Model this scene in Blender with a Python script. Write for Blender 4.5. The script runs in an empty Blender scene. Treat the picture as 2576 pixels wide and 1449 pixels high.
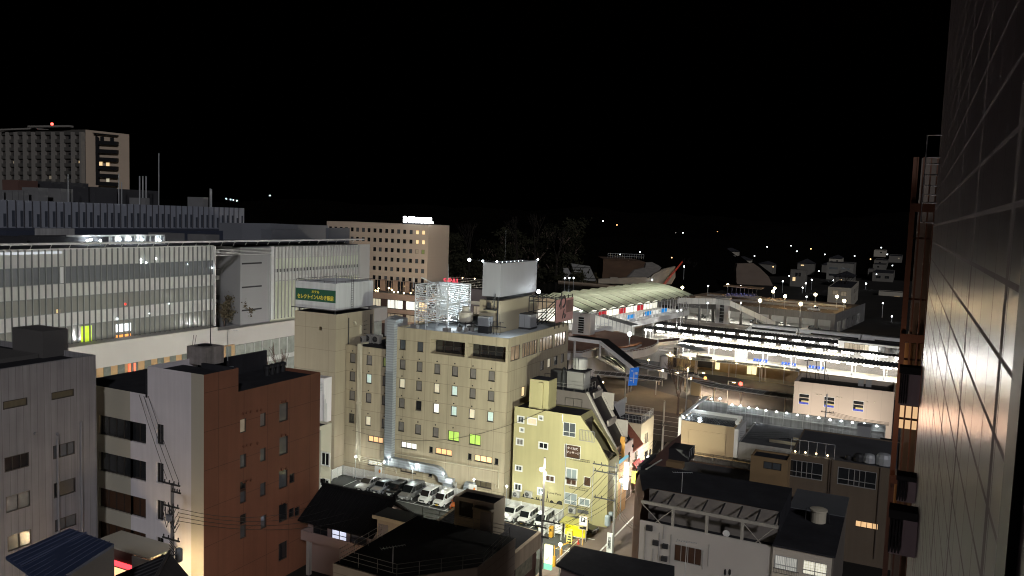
import bpy, math, random
from mathutils import Vector, Matrix
random.seed(7)
SC = bpy.context.scene
COL = SC.collection
R = math.radians
# ------------------------------------------------------------ camera (metres; ground z=0)
F, PIT, ROL, YAW, H = 2045., .0862712, .0339886, .453974, 38.
cp, sp = math.cos(PIT), math.sin(PIT)
fw = Vector((-math.sin(YAW)*cp, math.cos(YAW)*cp, -sp))
rt = Vector((math.cos(YAW), math.sin(YAW), 0)); up = rt.cross(fw)
c_, s_ = math.cos(ROL), math.sin(ROL)
RV = rt*c_+up*s_; UV = up*c_-rt*s_
CAM = Vector((0, 0, H))
def ray(x, y): return fw+RV*((x-1288)/F)-UV*((y-724.5)/F)
def az(p, z): d = ray(*p); return CAM+d*((z-H)/d.z)      # where a sight line meets height z
def ay(p, Y): d = ray(*p); return CAM+d*(Y/d.y)          # ... the plane y = Y
def ax(p, X): d = ray(*p); return CAM+d*(X/d.x)          # ... the plane x = X
def ad(p, D): d = ray(*p); return CAM+d*D                # ... at a depth
def fr(ox, oy, s): return lambda x, y: (ox+x*s, oy+y*s)
z1 = fr(0, 283, .25); z2 = fr(566, 440.2, .25); z3 = fr(0, 566, .25); z4 = fr(0, 817.6, .25); z5 = fr(0, 1086.7, .25)
z6 = fr(691.8, 660.3, .25); z7 = fr(691.8, 1006.3, .25); z8 = fr(1572.3, 1100.6, .25)
y1 = fr(1069.1, 597.5, .25); y2 = fr(1194.9, 911.9, .1953); y3 = fr(1194.9, 1165.9, .1953)
y4 = fr(1383.6, 628.9, .1953); y5 = fr(1823.8, 628.9, .1953); y6 = fr(1415, 817.6, .1953)
y7 = fr(1855.3, 849, .1953); y8 = fr(1572.3, 1100.6, .25); w5 = fr(817.6, 1257.8, .2441)
w6 = fr(1666.6, 974.8, .2319); w7 = fr(1855.3, 1194.9, .1831); w8 = fr(1496.8, 1006.2, .2171); w4 = fr(880.5, 691.8, .1302)
cd = bpy.data.cameras.new('camera'); cam = bpy.data.objects.new('camera', cd); COL.objects.link(cam)
mw = Matrix((RV, UV, -fw)).transposed().to_4x4(); mw.translation = CAM; cam.matrix_world = mw
cd.sensor_width = 36; cd.lens = F/2576*36; cd.clip_start = .1; cd.clip_end = 6000
cd.dof.use_dof = True; cd.dof.focus_distance = 110; cd.dof.aperture_fstop = 14
SC.camera = cam
# ------------------------------------------------------------ materials
MC = {}
def nt(name):
    m = bpy.data.materials.new(name); m.use_nodes = True; n = m.node_tree.nodes; n.clear()
    return m, n, m.node_tree.links
def math_(n, l, op, a, b=None, c=None):
    k = n.new('ShaderNodeMath'); k.operation = op
    for i, v in enumerate((a, b, c)):
        if v is None: continue
        if isinstance(v, (int, float)): k.inputs[i].default_value = v
        else: l.new(v, k.inputs[i])
    return k.outputs[0]
def mat(name, col, rough=.8, var=.25, scale=.6, streak=0., metal=0., grid=None, spec=.5, bump=0., wave=None, em=0., coat=0., drip=0.):
    if name in MC: return MC[name]
    m, n, l = nt(name); MC[name] = m
    out = n.new('ShaderNodeOutputMaterial'); b = n.new('ShaderNodeBsdfPrincipled'); l.new(b.outputs[0], out.inputs[0])
    b.inputs['Roughness'].default_value = rough; b.inputs['Metallic'].default_value = metal
    b.inputs['Specular IOR Level'].default_value = spec
    if coat: b.inputs['Coat Weight'].default_value = coat; b.inputs['Coat Roughness'].default_value = .08
    g = n.new('ShaderNodeNewGeometry'); pos = g.outputs['Position']
    nz = n.new('ShaderNodeTexNoise'); nz.inputs['Scale'].default_value = scale; nz.inputs['Detail'].default_value = 6
    l.new(pos, nz.inputs['Vector'])
    f = math_(n, l, 'MULTIPLY_ADD', nz.outputs['Fac'], var*2, 1-var)
    if streak:
        mp = n.new('ShaderNodeMapping'); mp.inputs['Scale'].default_value = (2.2, 2.2, .12); l.new(pos, mp.inputs['Vector'])
        s = n.new('ShaderNodeTexNoise'); s.inputs['Scale'].default_value = 1; s.inputs['Detail'].default_value = 5; l.new(mp.outputs[0], s.inputs['Vector'])
        f = math_(n, l, 'MULTIPLY', f, math_(n, l, 'MULTIPLY_ADD', s.outputs['Fac'], streak*2, 1-streak))
    if grid:                      # panel joints: (step along the wall, offset, step up, offset, width, darkness)
        sx, ox, sz, oz, w, dk = grid
        sep = n.new('ShaderNodeSeparateXYZ'); l.new(pos, sep.inputs[0]); nsep = n.new('ShaderNodeSeparateXYZ'); l.new(g.outputs['True Normal'], nsep.inputs[0])
        nx = math_(n, l, 'GREATER_THAN', math_(n, l, 'ABSOLUTE', nsep.outputs[0]), .7)
        mixc = math_(n, l, 'ADD', math_(n, l, 'MULTIPLY', sep.outputs[1], nx), math_(n, l, 'MULTIPLY', sep.outputs[0], math_(n, l, 'SUBTRACT', 1., nx)))
        a = math_(n, l, 'LESS_THAN', math_(n, l, 'FLOORED_MODULO', math_(n, l, 'ADD', mixc, ox), sx), w)
        c = math_(n, l, 'LESS_THAN', math_(n, l, 'FLOORED_MODULO', math_(n, l, 'ADD', sep.outputs[2], oz), sz), w)
        j = math_(n, l, 'MAXIMUM', a, c)
        f = math_(n, l, 'MULTIPLY', f, math_(n, l, 'MULTIPLY_ADD', j, -dk, 1.))
    if wave:                      # stripes: (axis, scale, amount)
        wv = n.new('ShaderNodeTexWave'); wv.bands_direction = wave[0]; wv.inputs['Scale'].default_value = wave[1]; wv.inputs['Distortion'].default_value = wave[3] if len(wave) > 3 else 0
        tc = n.new('ShaderNodeTexCoord'); l.new(tc.outputs['Object'], wv.inputs['Vector'])
        f = math_(n, l, 'MULTIPLY', f, math_(n, l, 'MULTIPLY_ADD', wv.outputs['Fac'], wave[2], 1-wave[2]))
    v = n.new('ShaderNodeVectorMath'); v.operation = 'SCALE'; v.inputs[0].default_value = col[:3]; l.new(f, v.inputs['Scale'])
    l.new(v.outputs[0], b.inputs['Base Color'])
    if bump:
        bp = n.new('ShaderNodeBump'); bp.inputs['Strength'].default_value = bump; bp.inputs['Distance'].default_value = .05
        n2 = n.new('ShaderNodeTexNoise'); n2.inputs['Scale'].default_value = 9; l.new(pos, n2.inputs['Vector']); l.new(n2.outputs['Fac'], bp.inputs['Height']); l.new(bp.outputs[0], b.inputs['Normal'])
    if em:
        l.new(v.outputs[0], b.inputs['Emission Color']); b.inputs['Emission Strength'].default_value = em
    return m
def glow(name, col, st): 
    if name in MC: return MC[name]
    m, n, l = nt(name); MC[name] = m
    o = n.new('ShaderNodeOutputMaterial'); e = n.new('ShaderNodeEmission'); e.inputs[0].default_value = (*col, 1); e.inputs[1].default_value = st
    l.new(e.outputs[0], o.inputs[0]); return m
def room(name, col, st, k=9, scale=1.2):   # lit room behind a curtained pane: folds, brighter and darker patches
    return mat(name, col, .5, .3, scale, wave=('X', k, .35, 1.5), em=st)
def glassy(name, col, rough=.08): return mat(name, col, rough, .3, 2, spec=.9, coat=.6)
HT = mat('hotel_render', (.42, .36, .25), .85, .13, .35, streak=.24, grid=(3.6, 1.1, 2.7, 1.05, .05, .45))
HT2 = mat('tower_render', (.4, .345, .25), .85, .1, .3, streak=.1, grid=(4.2, 2.2, 3.1, .4, .05, .35))
ROOFD = mat('dark_roofing', (.035, .035, .04), .95, .5, .5, spec=.15, streak=.2)
ROOFG = mat('grey_roofing', (.085, .085, .09), .7, .4, .4)
ROOFL = mat('pale_roofing', (.35, .37, .38), .8, .3, .7)
WHITEP = mat('white_paint', (.72, .72, .7), .5, .06, .5, streak=.1)
BOXW = mat('white_sheet', (.6, .61, .62), .5, .06, .3, streak=.22)
BOXC = mat('clean_white_sheet', (.42, .42, .44), .45, .05, .3, streak=.05)
DKMET = mat('dark_metal', (.03, .03, .032), .5, .2, 2)
GALV = mat('galvanised_steel', (.42, .46, .5), .45, .15, 1.5, metal=.3, wave=('Z', .9, .25))
STEEL = mat('steel', (.5, .52, .53), .45, .15, 2, metal=.3)
LATM = mat('white_lattice', (.65, .67, .68), .5, .1, 2)
CREAM = mat('cream_pipe', (.62, .57, .44), .6, .1, 1)
REDW = mat('rust_red_tile', (.2, .08, .045), .75, .2, .35, grid=(3.2, 0, 3.6, .3, .05, .5), streak=.16)
LAV = mat('white_render', (.74, .71, .73), .8, .09, .4, streak=.12)
TANB = mat('tan_render', (.42, .36, .25), .8, .05, .3)
TANC = mat('cream_render', (.5, .47, .38), .8, .05, .3)
GREYW = mat('weathered_grey_siding', (.27, .265, .275), .8, .2, .5, streak=.35, grid=(.62, .2, 90, 0, .03, .5))
YEL = mat('yellow_render', (.43, .385, .2), .8, .1, .4, streak=.14)
SLOPE = mat('dark_taupe_render', (.13, .11, .1), .85, .2, .4, streak=.15)
BLK = mat('black', (.01, .01, .011), .6, .2, 1)
ASPH = mat('asphalt', (.055, .055, .055), .85, .25, 1.5, bump=.3)
LOTA = mat('parking_asphalt', (.075, .078, .075), .8, .3, .8, bump=.3)
ROADB = mat('brown_road', (.055, .04, .035), .85, .25, .8)
PAVE = mat('paving', (.14, .11, .08), .8, .3, .6)
DECK = mat('brown_deck_paving', (.16, .075, .05), .8, .3, .4)
LINE = mat('road_paint', (.7, .7, .68), .7, .25, 3)
CONC = mat('concrete', (.33, .32, .3), .85, .2, .4, streak=.2)
CONW = mat('pale_concrete', (.42, .41, .4), .8, .15, .4, streak=.12)
SOIL = mat('soil', (.12, .07, .04), .95, .5, .15)
GRD = mat('ground', (.03, .028, .025), 1, .4, .1, spec=.1)
WOODM = mat('brown_cladding', (.06, .035, .03), .8, .2, 1, grid=(.3, 0, 99, 0, .04, .4))
BEIGE = mat('beige_panel', (.55, .46, .37), .75, .05, .3, grid=(2.4, .5, 99, 0, .03, .25))
BHOT = mat('beige_hotel_wall', (.55, .45, .35), .8, .05, .12, grid=(500, 0, 3.05, 0, .03, .12))
BROWN = mat('brown_wall', (.13, .07, .055), .8, .15, .4)
FENCE = mat('fence_white', (.75, .75, .72), .5, .1, 2)
FR_D = mat('dark_window_frame', (.04, .033, .028), .5, .1, 2); FR_W = mat('white_window_frame', (.75, .75, .72), .5, .05, 2)
FR_S = mat('aluminium_frame', (.45, .45, .44), .4, .1, 2, metal=.4)
P = dict(dark=glassy('dark_glass', (.02, .022, .024)), curt=mat('curtained_glass', (.27, .25, .23), .4, .25, 2, wave=('X', 8, .5, 2), coat=.5),
         grey=glassy('grey_glass', (.09, .1, .11), .2), brown=mat('brown_curtain_glass', (.09, .045, .025), .4, .2, 2, wave=('X', 6, .4, 1)),
         warm=room('warm_room', (1, .72, .38), 1.1, 6), orange=room('orange_room', (1, .62, .3), .95, 6), cool=room('cool_room', (.58, .72, .66), .62, 7), white=room('white_room', (.95, .95, .85), 1.1, 5),
         pale=room('pale_curtain_room', (.75, .68, .5), .6, 9), green=room('green_curtain_room', (.45, .68, .13), .9, 9), greenc=room('dim_green_curtain', (.3, .36, .12), .25, 9),
         dim=room('dim_room', (.5, .42, .3), .22, 6), shoji=mat('shoji_room', (.85, .82, .66), .5, .12, 1, grid=(.21, 0, .27, 0, .03, .6), em=.8),
         blind=mat('blind_room', (.75, .78, .95), .5, .15, 1, wave=('Z', 3.2, .5), em=1.1))
P['peach'] = room('peach_curtain_room', (.95, .55, .38), .55, 9); P['olive'] = room('olive_room', (.12, .1, .06), .08, 3)
# ------------------------------------------------------------ objects
MX = {}
def props(o, label, cat, group=None, kind=None):
    if label: o['label'] = label
    if cat: o['category'] = cat
    if group: o['group'] = group
    if kind: o['kind'] = kind
    return o
def thing(name, label, cat, loc, rz=0., group=None):
    o = bpy.data.objects.new(name, None); COL.objects.link(o); o.empty_display_size = .3
    o.location = loc; o.rotation_euler = (0, 0, rz); MX[o] = Matrix.Translation(Vector(loc)) @ Matrix.Rotation(rz, 4, 'Z')
    return props(o, label, cat, group)
def world(o): return MX.get(o) or Matrix.Identity(4)
def put(o, parent, M):                        # M: world matrix of o
    MX[o] = M
    if parent: o.parent = parent; o.matrix_local = world(parent).inverted() @ M
    else: o.matrix_local = M
class MB:
    def __init__(s, T=None): s.v = []; s.f = []; s.T = T
    def quad(s, *p):
        i = len(s.v); s.v += [Vector(q) for q in p]; s.f.append(tuple(range(i, i+len(p)))); return s
    def box(s, x0, x1, y0, y1, z0, z1):
        i = len(s.v); s.v += [Vector((x, y, z)) for z in (z0, z1) for x, y in ((x0, y0), (x1, y0), (x1, y1), (x0, y1))]
        for q in ((0, 3, 2, 1), (4, 5, 6, 7), (0, 1, 5, 4), (1, 2, 6, 5), (2, 3, 7, 6), (3, 0, 4, 7)): s.f.append(tuple(i+k for k in q))
        return s
    def prism(s, pts, z0, z1):                # pts: polygon; z1 may be a list
        n = len(pts); i = len(s.v); zz = z1 if hasattr(z1, '__len__') else [z1]*n; z9 = z0 if hasattr(z0, '__len__') else [z0]*n
        s.v += [Vector((p[0], p[1], z)) for p, z in zip(pts, z9)]+[Vector((p[0], p[1], z)) for p, z in zip(pts, zz)]
        s.f.append(tuple(range(i+n-1, i-1, -1))); s.f.append(tuple(range(i+n, i+2*n)))
        for k in range(n): s.f.append((i+k, i+(k+1) % n, i+n+(k+1) % n, i+n+k))
        return s
    def extr(s, pts, d):                      # 3-D polygon pushed along d
        n = len(pts); i = len(s.v); d = Vector(d); s.v += [Vector(p) for p in pts]+[Vector(p)+d for p in pts]
        s.f.append(tuple(range(i, i+n))); s.f.append(tuple(range(i+2*n-1, i+n-1, -1)))
        for k in range(n): s.f.append((i+(k+1) % n, i+k, i+n+k, i+n+(k+1) % n))
        return s
    def tube(s, pts, r, n=6, r2=None, cap=True):
        pts = [Vector(p) for p in pts]; m = len(pts); i0 = len(s.v)
        for k, p in enumerate(pts):
            d = (pts[min(k+1, m-1)]-pts[max(k-1, 0)]).normalized(); a = d.cross(Vector((0, 0, 1)))
            if a.length < .02: a = d.cross(Vector((0, 1, 0)))
            a.normalize(); b = d.cross(a); rr = r if r2 is None else r+(r2-r)*k/(m-1)
            s.v += [p+(a*math.cos(t*2*math.pi/n)+b*math.sin(t*2*math.pi/n))*rr for t in range(n)]
        for k in range(m-1):
            for t in range(n): s.f.append((i0+k*n+t, i0+k*n+(t+1) % n, i0+(k+1)*n+(t+1) % n, i0+(k+1)*n+t))
        if cap: s.f.append(tuple(range(i0+n-1, i0-1, -1))); s.f.append(tuple(range(i0+(m-1)*n, i0+m*n)))
        return s
    def lathe(s, c, prof, n=16):              # prof: (radius, height)
        i0 = len(s.v); c = Vector(c)
        for r, h in prof: s.v += [c+Vector((math.cos(t*2*math.pi/n)*r, math.sin(t*2*math.pi/n)*r, h)) for t in range(n)]
        for k in range(len(prof)-1):
            for t in range(n): s.f.append((i0+k*n+t, i0+k*n+(t+1) % n, i0+(k+1)*n+(t+1) % n, i0+(k+1)*n+t))
        s.f.append(tuple(range(i0+n-1, i0-1, -1))); j = i0+(len(prof)-1)*n; s.f.append(tuple(range(j, j+n))); return s
    def ball(s, c, r, n=8): return s.lathe(c, [(max(.001, r*math.cos(a)), r*math.sin(a)) for a in [R(-90+180*k/n) for k in range(n+1)]], n+4)
    def wall(s, ax_, c, a0, a1, z0, z1, holes=(), depth=.12):   # 'f': plane y=c facing -y; 's': plane x=c facing +x
        Pn = (lambda a, z, d=0: (a, c+d, z)) if ax_ == 'f' else (lambda a, z, d=0: (c-d, a, z))
        hs = [(max(a0, h[0]), min(a1, h[1]), max(z0, h[2]), min(z1, h[3]), h[4] if len(h) > 4 else depth) for h in holes]
        us = sorted({a0, a1, *[h[0] for h in hs], *[h[1] for h in hs]}); vs = sorted({z0, z1, *[h[2] for h in hs], *[h[3] for h in hs]})
        for i in range(len(vs)-1):
            j = 0
            while j < len(us)-1:
                zc = (vs[i]+vs[i+1])/2
                def inh(k): uc = (us[k]+us[k+1])/2; return any(h[0] < uc < h[1] and h[2] < zc < h[3] for h in hs)
                if inh(j): j += 1; continue
                k = j
                while k+1 < len(us)-1 and not inh(k+1): k += 1
                s.quad(Pn(us[j], vs[i]), Pn(us[k+1], vs[i]), Pn(us[k+1], vs[i+1]), Pn(us[j], vs[i+1])); j = k+1
        for u0, u1, v0, v1, d in hs:
            s.quad(Pn(u0, v0), Pn(u1, v0), Pn(u1, v0, d), Pn(u0, v0, d)); s.quad(Pn(u0, v1), Pn(u0, v1, d), Pn(u1, v1, d), Pn(u1, v1))
            s.quad(Pn(u0, v0), Pn(u0, v0, d), Pn(u0, v1, d), Pn(u0, v1)); s.quad(Pn(u1, v0), Pn(u1, v1), Pn(u1, v1, d), Pn(u1, v0, d))
        return s
    def build(s, name, m, parent=None, label=None, cat=None, group=None, kind=None, smooth=False, M=None):
        me = bpy.data.meshes.new(name); vs = s.v
        if s.T: vs = [s.T(v) for v in vs]
        if M is None:
            if parent: M = world(parent)
            else:
                lo = Vector((min(v.x for v in vs)+max(v.x for v in vs), min(v.y for v in vs)+max(v.y for v in vs), 2*min(v.z for v in vs)))/2
                M = Matrix.Translation(lo)
        I = M.inverted(); me.from_pydata([I @ v for v in vs], [], s.f); me.validate(); me.update()
        if smooth:
            for p in me.polygons: p.use_smooth = True
        o = bpy.data.objects.new(name, me); COL.objects.link(o); me.materials.append(m)
        put(o, parent, M); return props(o, label, cat, group, kind)
def islands(s):
    r = list(range(len(s.v)))
    def fd(i):
        while r[i] != i: r[i] = r[r[i]]; i = r[i]
        return i
    for f in s.f:
        for j in f[1:]: r[fd(j)] = fd(f[0])
    g = {}
    for f in s.f: g.setdefault(fd(f[0]), []).append(f)
    return list(g.values())
def parts(s, name, m, parent):                 # every separate piece becomes a part of its own
    for fs in islands(s):
        ix = sorted({i for f in fs for i in f}); mp_ = {i: k for k, i in enumerate(ix)}; b = MB(s.T); b.v = [s.v[i] for i in ix]; b.f = [tuple(mp_[i] for i in f) for f in fs]; b.build(name, m, parent)
MB.parts = parts
def part(name, me, parent, pos, rz=0.):
    o = bpy.data.objects.new(name, me); COL.objects.link(o); put(o, parent, Matrix.Translation(Vector(pos)) @ Matrix.Rotation(rz, 4, 'Z')); return o
class Fr:                                      # a turned ground frame
    def __init__(s, deg, o=(0, 0)): s.a = R(deg); s.c = math.cos(s.a); s.s = math.sin(s.a); s.o = o
    def __call__(s, v): return Vector((v[0]*s.c-v[1]*s.s+s.o[0], v[0]*s.s+v[1]*s.c+s.o[1], v[2]))
    def inv(s, v): x, y = v[0]-s.o[0], v[1]-s.o[1]; return Vector((x*s.c+y*s.s, -x*s.s+y*s.c, v[2]))
WC = {}
def win_mesh(w, h, kind, style):
    w, h = round(w, 2), round(h, 2)
    k = (w, h, style)
    if k not in WC:
        t = .06 if min(w, h) < 2 else .08
        if style == 'wt': t = .16
        b = MB(); b.box(-w/2, w/2, -.05, .07, -h/2, -h/2+t); b.box(-w/2, w/2, -.05, .07, h/2-t, h/2)
        b.box(-w/2, -w/2+t, -.05, .07, -h/2+t, h/2-t); b.box(w/2-t, w/2, -.05, .07, -h/2+t, h/2-t)
        nv = {'1': 0, '2': 1, '3': 2, '4': 3, 'g': 1, 'w2': 1, 'w1': 0, 'wt': 1, 's2': 1, 's4': 3, '6': 5}.get(style, 0)
        for i in range(nv):
            x = -w/2+w*(i+1)/(nv+1); b.box(x-.03, x+.03, -.03, .05, -h/2+t, h/2-t)
        if style in ('g', 'w2', 's2') and h > 1.3: b.box(-w/2+t, w/2-t, -.025, .045, -h*.18-.03, -h*.18+.03)
        m = bpy.data.meshes.new('window'); m.from_pydata([tuple(v) for v in b.v], [], b.f); m.materials.append(FR_W if style[0] == 'w' else FR_S if style[0] == 's' else FR_D)
        WC[k] = m
    kk = (w, h, kind)
    if kk not in WC:
        m = bpy.data.meshes.new('pane'); m.from_pydata([(-w/2, .045, -h/2), (w/2, .045, -h/2), (w/2, .045, h/2), (-w/2, .045, h/2)], [], [(0, 1, 2, 3)]); m.materials.append(P[kind]); WC[kk] = m
    return WC[k], WC[kk]
def window(parent, pos, rz, w, h, kind='dark', style='1', label=None):
    a, b = win_mesh(w, h, kind, style); o = part('window', a, parent, pos, rz); part('pane', b, o, pos, rz)
    if label: o['label'] = label
    return o
def facade(parent, ax_, c, a0, a1, z0, z1, wins, m, T=None, name='wall', depth=.12):
    """wins: (a, z, w, h, kind, style); a = world x (front) or y (side) of its centre"""
    b = MB(T); b.wall(ax_, c, a0, a1, z0, z1, [(a-w/2, a+w/2, z-h/2, z+h/2) for a, z, w, h, *_ in wins], depth)
    tz = T.a if T else 0
    for a, z, w, h, *k in wins:
        p = Vector((a, c+depth-.08, z)) if ax_ == 'f' else Vector((c-depth+.08, a, z))
        window(parent, T(p) if T else p, tz+(0 if ax_ == 'f' else math.pi/2), w, h, *k)
    return b
def block(o, x0, x1, y0, y1, z0, z1, wm, rm, front=(), side=(), par=.4, T=None, wname='wall', rname='roof', depth=.12):
    b = facade(o, 'f', y0, x0, x1, z0, z1, front, wm, T, depth=depth); b2 = facade(o, 's', x1, y0, y1, z0, z1, side, wm, T, depth=depth)
    b.v, b.f = b.v+b2.v, b.f+[tuple(i+len(b.v) for i in f) for f in b2.f]
    b.quad((x0, y1, z0), (x0, y0, z0), (x0, y0, z1), (x0, y1, z1)); b.quad((x1, y1, z0), (x0, y1, z0), (x0, y1, z1), (x1, y1, z1))
    t = .18                                   # parapet ring
    if par > 0:
        r = z1-par
        b.quad((x0, y0, z1), (x1, y0, z1), (x1-t, y0+t, z1), (x0+t, y0+t, z1)); b.quad((x1, y0, z1), (x1, y1, z1), (x1-t, y1-t, z1), (x1-t, y0+t, z1))
        b.quad((x1, y1, z1), (x0, y1, z1), (x0+t, y1-t, z1), (x1-t, y1-t, z1)); b.quad((x0, y1, z1), (x0, y0, z1), (x0+t, y0+t, z1), (x0+t, y1-t, z1))
        for p, q in (((x0+t, y0+t), (x1-t, y0+t)), ((x1-t, y0+t), (x1-t, y1-t)), ((x1-t, y1-t), (x0+t, y1-t)), ((x0+t, y1-t), (x0+t, y0+t))):
            b.quad((*p, z1), (*q, z1), (*q, r), (*p, r))
        b.build(wname, wm, o); MB(T).quad((x0+t, y0+t, r), (x1-t, y0+t, r), (x1-t, y1-t, r), (x0+t, y1-t, r)).build(rname, rm, o)
    else:
        b.build(wname, wm, o); MB(T).box(x0-.1, x1+.1, y0-.1, y1+.1, z1, z1+.15).build(rname, rm, o)
def light(kind, pos, col, power, size=.2, parent=None, aim=None, spot=None, blend=.4):
    d = bpy.data.lights.new('lamp_light', kind); d.energy = power; d.color = col
    if kind in ('POINT', 'SPOT'): d.shadow_soft_size = size
    if kind == 'SPOT': d.spot_size = R(spot or 120); d.spot_blend = blend
    o = bpy.data.objects.new('lamp_light', d); COL.objects.link(o); M = Matrix.Translation(Vector(pos))
    if aim is not None: M = M @ (Vector(aim)-Vector(pos)).to_track_quat('-Z', 'Y').to_matrix().to_4x4()
    put(o, parent, M); return o
TXT = {}
def text(s, size, pos, rz, m, parent, name='lettering', tilt=90, ext=.02, align='CENTER', sx=1., vert=False, bold=0.):
    cu = bpy.data.curves.new('t', 'FONT'); cu.body = s; cu.size = size; cu.align_x = align; cu.align_y = 'CENTER'; cu.extrude = ext; cu.offset = bold; cu.resolution_u = 3
    if vert: cu.body = '\n'.join(s); cu.space_line = .85
    t = bpy.data.objects.new('t', cu); COL.objects.link(t); dg = bpy.context.evaluated_depsgraph_get()
    me = bpy.data.meshes.new_from_object(t.evaluated_get(dg)); bpy.data.objects.remove(t)
    me.materials.clear(); me.materials.append(m); o = bpy.data.objects.new(name, me); COL.objects.link(o)
    put(o, parent, Matrix.Translation(Vector(pos)) @ Matrix.Rotation(rz, 4, 'Z') @ Matrix.Rotation(R(tilt), 4, 'X') @ Matrix.Diagonal((sx, 1, 1, 1))); return o
WHT = (1, .97, .9); COOL = (.86, .95, 1); WARM = (1, .68, .32)
G_W = glow('white_lamp_glow', (1, 1, .96), 14); G_C = glow('cool_lamp_glow', (.85, .95, 1), 14); G_Y = glow('warm_lamp_glow', (1, .72, .35), 12); G_R = glow('red_lamp_glow', (1, .04, .03), 12)
def post_lamp(name, label, base, h, r, gl, col, pw, group=None, arm=None, cat='street lamp', kind='POINT', pole=.05, pm=None, aim=None, spot=130):
    o = thing(name, label, cat, base, 0, group); b = Vector(base); top = b+Vector((0, 0, h))
    if arm: top = top+Vector(arm); MB().tube([b, b+Vector((0, 0, h)), top], pole, 6).build('pole', pm or STEEL, o)
    else: MB().tube([b, top], pole, 6).build('pole', pm or STEEL, o)
    MB().ball(top+Vector((0, 0, r*.6)), r, 6).build('lamp_head', gl, o, smooth=True)
    if pw: light(kind, top+Vector((0, -.05, -r-.05 if kind == 'SPOT' else r*.6)), col, pw, r*1.05 if kind == 'POINT' else .1, o, aim, spot)
    return o
# ============================================================ SETTING
MB().quad((-1500, -200, 0), (1500, -200, 0), (1500, 3000, 0), (-1500, 3000, 0)).build('ground', GRD, kind='structure')
MB().quad((-71.9, 81, .01), (-29.5, 81, .01), (-29.5, 93.2, .01), (-71.9, 93.2, .01)).build('parking_lot', LOTA, kind='structure')
MB().quad((-33.6, 60, .014), (-24.5, 60, .014), (-24.5, 150, .014), (-36.5, 150, .014), (-33.6, 100, .014)).build('alley', mat('alley_paving', (.16, .12, .1), .75, .25, .5), kind='structure')
MB().box(-33, -20, 60, 80, 0, .006).build('street', ASPH, kind='structure')
ln = MB(); ln.box(-29.9, -29.7, 70, 140, .016, .02); ln.box(-33.2, -33.1, 80, 90, .016, .02)
ln.build('alley_edge_line', LINE, kind='structure')
b = MB(); b.box(-71.5, -44.4, 88.35, 88.5, .012, .016)
for x in [-68.6, -66.1, -63.8, -61.35, -58.95, -56.6, -54.2, -51.75, -49.3, -46.9, -44.5, -42, -39.7, -37.4]: b.box(x-.07, x+.07, 88.5, 92.2, .013, .017)
b.box(-36, -31.5, 89.35, 89.5, .013, .017); b.box(-35.7, -31, 84.6, 84.75, .013, .017); b.build('parking_stall_lines', LINE, kind='structure')
S = Fr(-7.5)
def sz(p, z): return S.inv(az(p, z))
R0 = -5.0
# station square and roads (turned with the tracks)
rd = Fr(-2)
MB().quad((-130, 138, .02), (30, 136, .02), (30, 158, .02), (-130, 160, .02)).build('road', ROADB, kind='structure')
MB().quad((-130, 160.2, .12), (-36, 158.2, .12), (-40, 172, .12), (-62, 186, .12), (-130, 186, .12)).build('pavement', PAVE, kind='structure')
MB().quad((-36, 158.2, .016), (30, 157, .016), (30, 214, .016), (-130, 226, .016), (-130, 186, .016), (-62, 186, .016)).build('bus_square', mat('bus_square_asphalt', (.045, .045, .048), .8, .3, .5), kind='structure')
b = MB()
for k, (w, y) in enumerate(((.15, 141.5), (.15, 145), (.15, 148.6), (.12, 152), (.15, 155.6))): b.quad((-110, y+.6, .03), (25, y-1.6, .03), (25, y-1.6+w, .03), (-110, y+.6+w, .03))
for x in (-52, -47): b.quad((x, 151, .03), (x+.25, 151, .03), (x+1.6, 155, .03), (x+1.35, 155, .03))
b.build('road_lane_lines', LINE, kind='structure')
b = MB(S); b.box(-84, -10, 198.6, 203.2, .02, .14); b.build('platform_side_pavement', mat('lit_paving', (.3, .25, .16), .8, .25, .6), kind='structure')
MB(S).quad((-150, 206, .05), (30, 206, .05), (30, 306, .05), (-150, 306, .05)).build('track_bed', mat('ballast', (.3, .27, .24), .95, .5, 3, bump=.6), kind='structure')
b = MB(S)
for v in (224.5, 226, 229, 230.5, 242.6, 244.2, 246, 257.5, 259, 262, 263.5, 266.6, 268.8, 272, 273.6, 283.2, 284.7, 292, 293.5): b.box(-150, 20, v, v+.12, .12, .3)
b.build('railway_rails', mat('rail_metal', (.4, .37, .34), .3, .1, 1, metal=.6), kind='structure')
# hills behind the town
def sm(t): t = max(0, min(1, t)); return t*t*(3-2*t)
def hz(x, y):
    k = sm((x+150)/70); st = 335+330*k
    return (sm((y-st)/(130+500*k))*(34+12*k)+sm((y-st-200)/900)*22)*(.88+.16*math.sin(x*.011+1)+.1*math.sin(x*.031+y*.013))
b = MB(); nx, ny = 60, 30; X0, X1_, Y0_, Y1_ = -1400, 900, 330, 2400
for j in range(ny+1):
    for i in range(nx+1):
        x = X0+(X1_-X0)*i/nx; y = Y0_+(Y1_-Y0_)*(j/ny)**1.6; b.v.append(Vector((x, y, hz(x, y)-.3 if y > 331 else -.3)))
for j in range(ny):
    for i in range(nx): k = j*(nx+1)+i; b.f.append((k, k+1, k+nx+2, k+nx+1))
b.build('hills', mat('dark_hill', (.004, .0036, .003), 1, .4, .02, spec=0), kind='structure', smooth=True)

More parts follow.
